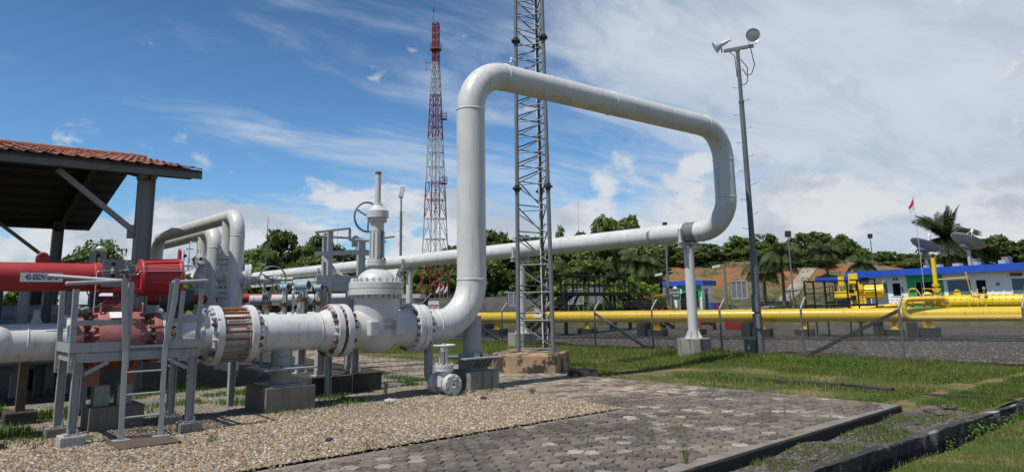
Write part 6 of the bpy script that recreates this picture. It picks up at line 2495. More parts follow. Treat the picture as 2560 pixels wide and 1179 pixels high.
# satellite dishes behind it
for i, (c, dia) in enumerate(((Vector((93.2, 34.25, 7.6)), 3.3), (Vector((97.0, 30.95, 7.85)), 3.8))):
    sd = thing('satellite_dish', ('left of two pale satellite dishes tilted skyward behind the blue roof', 'right of two pale satellite dishes tilted skyward, beside the coconut palm')[i], 'satellite dish', (c.x, c.y, .7), 'satellite dishes behind the control building')
    nd_ = Vector((.42, -.28, .87)).normalized()
    b = MB()
    r_ = dia / 2
    pr = [(r_ * r_ * .22 * (k / 10) ** 2, r_ * k / 10) for k in range(1, 11)]
    b.lathe(c - nd_ * .45, nd_, [(0, .01)] + pr + [(pr[-1][0] + .05, r_ + .02), (pr[-1][0] + .02, r_ - .03)] + [(a + .05, max(q - .04, .01)) for a, q in pr[::-1]], 36, sharp=60)
    ref = part('reflector', b, m_dish, sd)
    b = MB()
    for k in range(12):
        a = 2 * PI * k / 12
        x_, y_, d_ = frame(nd_)
        rr_ = x_ * math.cos(a) + y_ * math.sin(a)
        b.bar(c - nd_ * .47 + rr_ * .3, c - nd_ * .47 + rr_ * r_ * .93 + nd_ * (r_ * r_ * .185), .03, .08, nd_)
    b.cyl(c - nd_ * .75, c - nd_ * .42, .55, .75, 20)
    part('rib', b, m_boardgrey, ref)
    b = MB()
    tip = c + nd_ * (r_ * .85)
    for k in range(3):
        a = 2 * PI * k / 3 + .6
        x_, y_, d_ = frame(nd_)
        b.cyl(c + (x_ * math.cos(a) + y_ * math.sin(a)) * r_ * .9 + nd_ * .1, tip, .035, n=6)
    b.cyl(tip - nd_ * .15, tip + nd_ * .25, .16, n=12)
    part('feed', b, m_sign, sd)
    b = MB()
    b.cyl((c.x, c.y, .6), (c.x, c.y, c.z - .75), .19, n=14)
    b.cyl(c + Vector((-.5, .3, -.6)), (c.x + .9, c.y - 1.2, 4.4), .06, n=8)
    part('mount', b, m_silver if i else m_boardgrey, sd)

# ------------------------------------------------------------------ guard house
GC = Vector((61.5, 43.5, 0))
GL, GR = Vector((-.238, .971, 0)), Vector((.971, .238, 0))
gh = thing('guard_house', 'small white and green guard house with blue roof band behind the white post', 'guard house', (61.5, 43.5, .65))


def gp(l, r_, z):
    return GC + GL * l + GR * r_ + Vector((0, 0, z))


def gbox(l0, l1, r0, r1, z0, z1):
    b = MB()
    b.prism([gp(l0, r0, z0), gp(l0, r1, z0), gp(l1, r1, z0), gp(l1, r0, z0)], (0, 0, z1 - z0))
    return b


part('wall', gbox(.25, 3.0, .3, 3.0, .4, 3.2), m_wall, gh)
part('roof_band', gbox(-.05, 4.3, -.05, 3.6, 3.19, 3.66), m_blue, gh)
part('green_panel', gbox(.33, 2.75, .24, .296, .5, 3.17), m_green, gh)
b = gbox(.2, .42, .12, .235, .4, 2.0)
part('white_pier', b, m_wall, gh)
part('white_pier', gbox(2.8, 3.15, .0, .29, .4, 3.18), m_wall, gh)
wv = part('window', gbox(.62, 1.15, .205, .235, 1.05, 2.62), m_glass, gh)
part('louvre', gbox(.60, 1.15, .205, .235, 2.66, 2.85), m_boardgrey, gh)
part('door', gbox(1.9, 2.6, .205, .235, .55, 2.5), m_glass, gh)
part('notice_board', gbox(2.3, 2.62, .12, .2, 2.4, 2.85), m_sign, gh)
part('window', gbox(.21, .246, 1.05, 1.75, .75, 2.4), m_glass, gh)
part('louvre', gbox(.21, .246, 1.0, 1.8, 2.46, 2.85), m_boardgrey, gh)
for q in (.15, 3.1):
    part('post', gbox(3.9, 4.0, q, q + .1, .4, 3.18), m_silver, gh)
for i, (l, r_, mm, lab) in enumerate(((-.6, .9, m_blue, 'blue bin beside the guard house door'), (-.7, 1.9, m_red, 'red bin beside the guard house window'))):
    b = MB()
    b.lathe(gp(l, r_, .62), (0, 0, 1), [(0, .01), (0, .25), (.75, .32), (.76, .34), (.82, .34), (.9, .1), (.9, .01)], 16)
    solo('waste_bin', b, mm, lab, 'bin', gp(l, r_, .62), 'bins by the guard house')

# ------------------------------------------------------------------ masts, lamps, cameras, signs in the middle distance


def lamp_pole(x, y, z0, z1, label, stripe=False, head=1.0, grp='floodlight poles in the distance'):
    p = thing('lamp_pole', label, 'light pole', (x, y, z0), grp)
    b = MB()
    b.cyl((x, y, z0 - .4), (x, y, z1), .10, .06, 10)
    b.cyl((x, y, z0), (x, y, z0 + .2), .2, n=10)
    part('pole', b, m_galv, p)
    b = MB()
    d = Vector((-.75, -.62, -.25)).normalized()
    c = Vector((x, y, z1 + .35))
    b.obox(c, ZUP.cross(d).normalized() * .28 * head, d * .12, d.cross(ZUP.cross(d)).normalized() * .30 * head)
    part('lamp', b, m_darksteel, p)
    if stripe:
        for k in range(6):
            b = MB()
            b.cyl((x, y, z0 + .35 + k * .2), (x, y, z0 + .45 + k * .2), .125, n=12)
            part('stripe', b, m_orange, p)
        b = MB()
        b.box(x - .5, y - .1, z0 + 1.9, x - .1, y + .2, z0 + 2.6)
        part('cabinet', b, m_boardgrey, p)
    return p


lamp_pole(66.6, 36.8, .6, 7.6, 'grey floodlight pole between the palms, right of the tapered near pole')
lamp_pole(97.6, 42.4, 1.0, 9.3, 'grey floodlight pole behind the blue roof of the annex')
lamp_pole(48.8, 37.9, .2, 7.6, 'grey pole with orange and black bands left of the guard house', True, .7)
p = thing('street_light', 'slender grey light pole with a flat panel lamp, left of the red and white tower', 'light pole', (23.6, 38.6, 0), 'floodlight poles in the distance')
b = MB()
b.cyl((23.6, 38.6, -.2), (23.6, 38.6, 4.4), .10, n=12)
b.cyl((23.6, 38.6, 4.4), (23.6, 38.6, 7.4), .08, n=12)
b.cyl((23.6, 38.6, 7.4), (23.6, 38.6, 8.3), .05, n=10)
for k in range(12):
    s = 1 if k % 2 else -1
    b.bar((23.6, 38.6, 3 + k * .4), (23.6 + .17 * s, 38.6 - .14 * s, 3.02 + k * .4), .02, .02)
part('pole', b, m_galv, p)
b = MB()
b.obox((23.62, 38.58, 8.62), (.10, -.085, 0), (.05, .06, -.03), (.06, -.03, .32))
part('lamp', b, m_silver, p)
for x, y, z, r_, lab in ((19.4, 49.3, 7.9, .07, 'tall thin lightning rod rising left of the valve platform'), (25.3, 50.5, 7.8, .03, 'very thin lightning rod behind the valve platform'), (20.3, 48.0, 5.2, .03, 'short thin rod just right of the tall lightning rod'), (58.4, 57.4, 13.0, .04, 'thin rod above the return pipe right of the lattice mast')):
    b = MB()
    b.cyl((x, y, 0), (x, y, z * .65), r_, n=6)
    b.cyl((x, y, z * .65), (x, y, z), r_ * .6, r_ * .25, 6)
    solo('lightning_rod', b, m_galvd, lab, 'lightning rod', (x, y, 0), 'lightning rods')
p = thing('area_light', 'small round lamp on a thin pole in front of the flat-topped tree', 'light pole', (10.2, 54.6, 0), 'floodlight poles in the distance')
b = MB()
b.cyl((10.2, 54.6, 0), (10.2, 54.6, 5.5), .06, n=8)
part('pole', b, m_galv, p)
b = MB()
b.ball((10.2, 54.6, 5.7), (.3, .3, .2), 12, 8)
part('lamp', b, m_silver, p)

for x, y, z0, z1, lab in ((52.5, 34.9, .3, 4.4, 'white security camera on a grey pole right of the guard house'), (50.6, 39.4, .3, 3.9, 'white security camera on a thin pole left of the guard house')):
    c = thing('security_camera', lab, 'camera', (x, y, z0), 'security cameras on poles')
    b = MB()
    b.cyl((x, y, z0 - .3), (x, y, z1), .10, .09, 10)
    b.bar((x, y, z1 - .05), (x - .5, y + .4, z1 - .05), .06, .06)
    part('pole', b, m_galv, c)
    b = MB()
    b.obox((x - .55, y + .42, z1 + .02), (.24, -.18, .06), (.06, .08, 0), (0, 0, .09))
    part('housing', b, m_sign, c)


def board(c, w_, h_, zt, legs, label, cell=3):
    c = Vector(c)
    s = thing('sign_board', label, 'sign board', (c.x, c.y, 0), 'sign boards seen from behind')
    u = Vector((.76, -.65, 0))
    b = MB()
    b.obox((c.x, c.y, zt - h_ / 2), u * w_ / 2, Vector((.65, .76, 0)) * .025, Vector((0, 0, h_ / 2)))
    part('sheet', b, m_boardgrey, s)
    b = MB()
    f = Vector((-.65, -.76, 0)) * .045
    q = Vector((c.x, c.y, zt - h_ / 2)) + f
    for k in range(cell + 1):
        b.obox(q + u * (w_ * (k / cell - .5)), u * .025, f * .5, Vector((0, 0, h_ / 2)))
    for z in (-.5, .5):
        b.obox(q + Vector((0, 0, h_ * z)), u * w_ / 2, f * .55, Vector((0, 0, .03)))
    part('frame', b, m_silver if cell > 2 else m_darksteel, s)
    for k in (-.5, .5):
        b = MB()
        b.obox(Vector((c.x, c.y, zt / 2 - .1)) + u * w_ * k * 1.02, u * .03, f * .6, Vector((0, 0, zt / 2 + .1)))
        part('leg', b, m_galv, s)
    if legs:
        b = MB()
        b.bar(Vector((c.x, c.y, zt - h_ * .9)), Vector((c.x, c.y, .1)) + f * 18 + u * .5, .06, .06)
        part('prop', b, m_galv, s)


board((53.5, 34.3), 1.28, 1.42, 3.2, True, 'grey panelled sign board on posts, right of the guard house')
board((56.6, 34.5), .9, 1.35, 3.2, False, 'grey sign board half hidden by the tapered floodlight pole', 2)
board((39.7, 39.6), 1.12, 1.08, 2.66, True, 'pale grey sign board seen through the left of the black crossover')
board((38.6, 36.5), 1.08, 1.28, 2.85, False, 'grey two-panel cabinet board seen through the middle of the black crossover', 2)
board((36.2, 42.5), 1.1, 1.0, 2.5, True, 'dark grey sign board seen through the lattice mast')
ms = thing('muster_sign', 'green muster point sign on posts beside the guard house', 'sign', (56.2, 43, .6))
u = Vector((.76, -.65, 0))
q = Vector((56.2, 42.9, 2.27))
b = MB()
b.obox(q, u * .46, Vector((.65, .76, 0)) * .02, Vector((0, 0, .48)))
pl = part('plate', b, m_greensign, ms)
b = MB()
for s, z in ((.48, 0), (-.48, 0)):
    b.obox(q + u * s, u * .03, Vector((.65, .76, 0)) * .03, Vector((0, 0, .52)))
for z in (-.5, .5):
    b.obox(q + Vector((0, 0, z)), u * .48, Vector((.65, .76, 0)) * .028, Vector((0, 0, .025)))
for s in (-.42, .42):
    b.cyl(q + u * s + Vector((0, 0, -1.8)), q + u * s + Vector((0, 0, -.5)), .04, n=8)
part('frame', b, m_silver, ms)
words('muster_lettering', 'MUSTER', .23, m_sign, pl, q + Vector((-.65, -.76, 0)) * .024 + Vector((0, 0, .2)), u, (0, 0, 1), bold=.008)
words('muster_lettering', 'POINT', .23, m_sign, pl, q + Vector((-.65, -.76, 0)) * .024 + Vector((0, 0, -.12)), u, (0, 0, 1), bold=.008)
es = thing('exit_route_sign', 'small green sign on a thin post beyond the fence, left of the lattice mast', 'sign', (38.9, 46.9, 0))
b = MB()
b.cyl((38.9, 46.9, 0), (38.9, 46.9, 2.5), .04, n=8)
part('post', b, m_galv, es)
b = MB()
b.obox((38.87, 46.87, 2.62), u * .22, Vector((.65, .76, 0)) * .015, Vector((0, 0, .13)))
part('plate', b, m_greensign, es)
b = MB()
b.obox((38.86, 46.855, 2.62), u * .14, Vector((.65, .76, 0)) * .004, Vector((0, 0, .03)))
part('arrow_mark', b, m_sign, es)


def flag(x, y, z0, z1, label, mats, w_, h_, r_=.03, grp=None):
    f = thing('flagpole', label, 'flag', (x, y, z0), grp)
    b = MB()
    b.cyl((x, y, z0 - .5), (x, y, z1), r_, r_ * .6, 8)
    b.ball((x, y, z1 + .03), r_ * 1.6, 8, 6)
    part('pole', b, m_silver, f)
    b = MB()                                          # limp cloth in folds: upper band, lower band
    n_ = 12
    uu = Vector((-.76, .65, 0))
    for band_, (a0, a1) in enumerate(((0, .5), (.5, 1)) if len(mats) > 1 else ((0, 1),)):
        for i in range(n_):
            for j in range(4):
                vs = []
                for (ii_, jj_) in ((i, j), (i + 1, j), (i + 1, j + 1), (i, j + 1)):
                    s_ = ii_ / n_
                    tt = a0 + (a1 - a0) * jj_ / 4
                    px_ = s_ * w_ * .45
                    drop = s_ * w_ * .80 + tt * h_ * (.55 + .45 * (1 - s_))
                    fold = .09 * math.sin(s_ * 9 + tt * 3) * s_
                    vs.append(Vector((x, y, z1 - .1)) + uu * (px_ + r_) + Vector((.65, .76, 0)) * fold + Vector((0, 0, -drop)))
                b.add(vs, [(0, 1, 2, 3)], True, band_)
    part('cloth', b, mats, f)


flag(73.2, 27.4, .7, 11.0, 'red and white flag hanging from a tall pole in front of the blue roof', [m_flagr, m_flagw], 1.15, 1.15, .036)
flag(43.3, 63.1, .4, 3.75, 'left one of two small white flags on low poles beneath the red tower', [m_flagw], .7, .5, .03, 'small flags beneath the red tower')
flag(43.6, 62.75, .4, 3.95, 'small red and white flag between two white flags beneath the red tower', [m_flagr, m_flagw], .7, .5, .03, 'small flags beneath the red tower')
flag(43.9, 62.5, .4, 3.75, 'right one of two small white flags on low poles beneath the red tower', [m_flagw], .7, .5, .03, 'small flags beneath the red tower')
wb = thing('site_cabin', 'low pale cabin with flat roof behind the gate valve flanges', 'cabin', (39, 60.5, .3))
b = MB()
b.obox((37.0, 63, 1.2), (2.2, -1.9, 0), (1, 1.2, 0), (0, 0, 1.1))
part('wall', b, m_pink, wb)
b = MB()
b.obox((37.0, 63, 2.55), (2.7, -2.35, 0), (1.3, 1.5, 0), (0, 0, .2))
part('roof', b, m_silver, wb)
b = MB()
b.obox((36.6, 61.6, 1.4), (.5, -.43, 0), (.02, .02, 0), (0, 0, .35))
part('window', b, m_glass, wb)
b = MB()
b.ball((45.5, 63.3, 1.2), (1.3, 1.1, 1.25), 20, 10)
solo('white_dome', b, m_sign, 'low white domed cover among bushes below the three small flags', 'dome', (45.5, 63.3, 0))
b = MB()
b.obox((38.6, 57.2, 1.55), u * .5, Vector((.65, .76, 0)) * .02, Vector((0, 0, .5)))
sg = solo('warning_board', b, m_sign, 'white board with red stripes on the far fence behind the gate valve', 'sign', (38.6, 57.2, 0))
b = MB()
for z in (1.35, 1.62):
    b.obox(Vector((38.6, 57.2, z)) - Vector((.65, .76, 0)) * .024, u * .42, Vector((.65, .76, 0)) * .003, Vector((0, 0, .07)))
part('stripe', b, m_redprint, sg)
# cranked post and prop right behind the gate valve flange
b = MB()
b.tube([(20.38, 31.2, 0), (20.38, 31.2, 1.75), (20.75, 30.9, 2.25)], .05, 10)
solo('corner_post', b, m_galv, 'thick cranked fence post with pale top behind the right flange of the gate valve', 'post', (20.38, 31.2, 0))
# lean-to shelter with a motorcycle; red canopy and red tank under the crossover stairs
ls = thing('lean_to', 'small dark lean-to roof on thin posts left of the black railed platform', 'shelter', (60, 31.5, .6))
b = MB()
b.obox((60.2, 31.4, 2.55), (1.55, -1.3, .22), (.7, .8, 0), (0, 0, .04))
part('roof', b, m_darksteel, ls)
for dx_, dy_ in ((-1.3, 1.1), (1.3, -1.1), (-.8, 1.7), (1.9, -.5)):
    b = MB()
    b.cyl((60.2 + dx_, 31.4 + dy_, .4), (60.2 + dx_, 31.4 + dy_, 2.6 + dx_ * .12), .04, n=6)
    part('post', b, m_galvd, ls)
mc = thing('motorcycle', 'dark parked motorcycle seen through the right half of the black crossover', 'motorcycle', (44.5, 41.5, .02))
MX = Vector((44.5, 41.5, .02))
mu = Vector((.76, -.65, 0))
for s in (-.62, .62):
    b = MB()
    b.torus(MX + mu * s + Zv(.29), (.65, .76, 0), .25, .045, 20, 8)
    b.cyl(MX + mu * s + Zv(.29) - Vector((.03, .04, 0)), MX + mu * s + Zv(.29) + Vector((.03, .04, 0)), .05, n=8)
    part('wheel', b, m_rubber, mc)
b = MB()
b.tube([MX + mu * -.62 + Zv(.29), MX + mu * -.45 + Zv(.75), MX + mu * -.1 + Zv(.62), MX + mu * .5 + Zv(.72), MX + mu * .75 + Zv(.8)], [.03, .07, .10, .09, .03], 10)
b.obox(MX + mu * .02 + Zv(.42), mu * .2, Vector((.65, .76, 0)) * .1, Vector((0, 0, .16)))
part('body', b, m_darksteel, mc)
b = MB()
b.tube([MX + mu * -.1 + Zv(.74), MX + mu * .3 + Zv(.78), MX + mu * .62 + Zv(.82)], [.06, .08, .05], 10)
part('saddle', b, m_rubber, mc)
b = MB()
b.tube([MX + mu * -.42 + Zv(.98) - Vector((.2, .24, 0)), MX + mu * -.45 + Zv(.92), MX + mu * -.42 + Zv(.98) + Vector((.2, .24, 0))], .018, 6)
b.ball(MX + mu * -.56 + Zv(.82), .08, 10, 6)
part('handlebar', b, m_silver, mc)
rcn = thing('red_canopy', 'dark red canopy over a fire pump behind the right stairs of the crossover', 'canopy', (44.5, 35.6, 0))
b = MB()
b.obox((44.6, 35.6, 2.05), (.95, -.8, .12), (.6, .7, 0), (0, 0, .03))
part('roof', b, m_red, rcn)
for dx_ in (-.8, .8):
    b = MB()
    b.cyl((44.6 + dx_, 35.6 - dx_ * .85, 0), (44.6 + dx_, 35.6 - dx_ * .85, 2.05 + dx_ * .1), .035, n=6)
    part('post', b, m_rust, rcn)
b = MB()
b.obox((42.2, 34.6, .62), (.62, -.53, 0), (.4, .47, 0), (0, 0, .5))
solo('red_tank', b, m_red, 'dark red tank standing under the right stairs of the crossover', 'tank', (42.2, 34.6, 0), bevel=.03)

# far inner fence of cranked posts
ff = thing('far_fence', 'distant wire fence with cranked posts in front of the grass slope', 'fence', (55, 48, .5))
for x, y in ((33, 58), (36, 55.5), (39, 53), (42, 50.5), (45, 48), (48, 46), (51, 44), (54, 41.6), (57.5, 38.5), (61, 35.5), (64, 32.8), (67, 30)):
    b = MB()
    zz_ = float(terrain(x, y))
    b.tube([(x, y, zz_ - .2), (x, y, zz_ + 1.75), (x + .25, y - .22, zz_ + 2.15)], .035, 6)
    part('post', b, m_galv, ff)
b = MB()
pts = [(33, 58), (45, 48), (54, 41.6), (67, 30)]
for i in range(3):
    (xa, ya_), (xb, yb_) = pts[i], pts[i + 1]
    n_ = int(math.hypot(xb - xa, yb_ - ya_) / .16)
    for k in range(n_):
        f, g_ = k / n_, min(1, (k + 9) / n_)
        z0, z1 = float(terrain(xa + (xb - xa) * f, ya_ + (yb_ - ya_) * f)), float(terrain(xa + (xb - xa) * g_, ya_ + (yb_ - ya_) * g_))
        b.bar((xa + (xb - xa) * f, ya_ + (yb_ - ya_) * f, z0 + .05), (xa + (xb - xa) * g_, ya_ + (yb_ - ya_) * g_, z1 + 1.6), .008, .008)
        b.bar((xa + (xb - xa) * f, ya_ + (yb_ - ya_) * f, z0 + 1.6), (xa + (xb - xa) * g_, ya_ + (yb_ - ya_) * g_, z1 + .05), .008, .008)
    for z in (1.6, 1.85, 2.0):
        b.bar((xa, ya_, float(terrain(xa, ya_)) + z), (xb, yb_, float(terrain(xb, yb_)) + z), .012, .012)
part('wire_mesh', b, m_galvd, ff, kind='stuff')
# long low retaining wall on the left of the mast
b = MB()
b.prism([(40, 60, 0), (46.5, 54, 0), (46.9, 54.4, 0), (40.4, 60.4, 0)], (0, 0, 2.35))
b.prism([(46.5, 54, 0), (49.5, 51, 0), (49.9, 51.4, 0), (46.9, 54.4, 0)], (0, 0, 2.1))
solo('retaining_wall', b, M('stone_facing', (.17, .16, .145), .95, var=.35, vs=1.4, bump=1, bs=3), 'long grey stone retaining wall at the edge of the dark wood, left of the mast', 'wall', (44, 57, 0))
# concrete track climbing the red slope
tr = MB()
tp_ = [(62, 41), (72, 44.5), (84, 48), (98, 52), (112, 56)]
for i in range(len(tp_) - 1):
    for k in range(6):
        q = []
        for f in (k / 6, (k + 1) / 6):
            x = tp_[i][0] + (tp_[i + 1][0] - tp_[i][0]) * f
            y = tp_[i][1] + (tp_[i + 1][1] - tp_[i][1]) * f
            for wv_ in (-.9, .9):
                q.append((x - wv_ * .3, y + wv_, float(terrain(x - wv_ * .3, y + wv_)) + .10))
        tr.add(q, [(0, 2, 3, 1)], True)
tag(link('dirt_track', tr.mesh('dirt_track', M('pale_track', (.27, .235, .18), .95, var=.25, vs=.5))), kind='structure')

# ------------------------------------------------------------------ trees


def crown(name, seed, nclump, nleaf, mat, lo=.12, flat=False, size=.045):
    """leaf cards gathered in clumps inside a unit crown: 1 high, about 1 wide"""
    r = np.random.default_rng(seed)
    cs = []
    while len(cs) < nclump:
        p = r.uniform(-1, 1, 3)
        if flat:
            zc = .72 + .24 * r.random()
            rad = .5 * math.sqrt(r.random())
            a = r.random() * 6.28
            cs.append((rad * math.cos(a), rad * math.sin(a), zc - .35 * rad, .10 + .08 * r.random()))
            continue
        if (p ** 2).sum() > 1:
            continue
        zc = lo + (1 - lo) * (.5 + .5 * p[2])
        wd = .5 * (1 - .45 * max(0, (zc - .55) / .45) ** 1.5)
        cs.append((p[0] * wd, p[1] * wd, zc, .085 + .10 * r.random()))
    cs = np.array(cs)
    k = r.integers(0, nclump, nleaf)
    d = r.normal(size=(nleaf, 3))
    d /= np.linalg.norm(d, axis=1)[:, None]
    d[:, 2] = np.where(r.random(nleaf) < .55, np.abs(d[:, 2]), d[:, 2])
    rad = cs[k, 3] * (.55 + .55 * r.random(nleaf))
    c = cs[k, :3] + d * rad[:, None] * np.array([1, 1, .8])
    nrm = d + r.normal(size=(nleaf, 3)) * .55
    nrm /= np.linalg.norm(nrm, axis=1)[:, None]
    t1 = np.cross(nrm, r.normal(size=(nleaf, 3)))
    t1 /= np.linalg.norm(t1, axis=1)[:, None]
    t2 = np.cross(nrm, t1)
    s = (size * (.55 + .8 * r.random(nleaf)))[:, None]
    v = np.stack([c + t1 * s, c + t2 * s * .55, c - t1 * s, c - t2 * s * .55], 1)
    f = np.arange(nleaf * 4).reshape(-1, 4)
    return npmesh(name, v.reshape(-1, 3), f, mat), cs


def trunk_mesh(name, cs, lean=.02, seed=0):
    r = random.Random(seed)
    b = MB()
    b.tube([(0, 0, -.1), (.01, 0, .2), (lean, .01, .5), (lean * 1.5, 0, .78)], [.030, .024, .018, .008], 8)
    for c in cs[:11]:
        z0 = .2 + .4 * r.random() * max(.1, c[2])
        b.tube([(lean * z0 * 2, 0, min(z0, c[2])), (c[0] * .5, c[1] * .5, (z0 + c[2]) / 2 + .02), tuple(c[:3])], [.012, .008, .003], 6)
    return b.mesh(name, m_barkm)


KIND = {}
for key, sd, ncl, nl, mt, lo_, fl_, sz in (('a', 1, 34, 3600, m_leafA, .08, False, .046), ('a2', 2, 28, 3200, m_leafA, .10, False, .050), ('b', 3, 30, 3200, m_leafB, .08, False, .047), ('b2', 4, 26, 3000, m_leafB, .12, False, .047),
                                           ('c', 5, 26, 2300, m_leafC, .12, False, .042), ('f', 6, 30, 2600, m_leafA, .5, True, .032), ('u', 7, 16, 1600, m_leafC, .02, False, .06), ('v', 8, 18, 1900, m_leafV, .0, False, .055)):
    me, cs = crown('crown', sd, ncl, nl, mt, lo_, fl_, sz)
    KIND[key] = (me, trunk_mesh('trunk', cs, .02, sd))

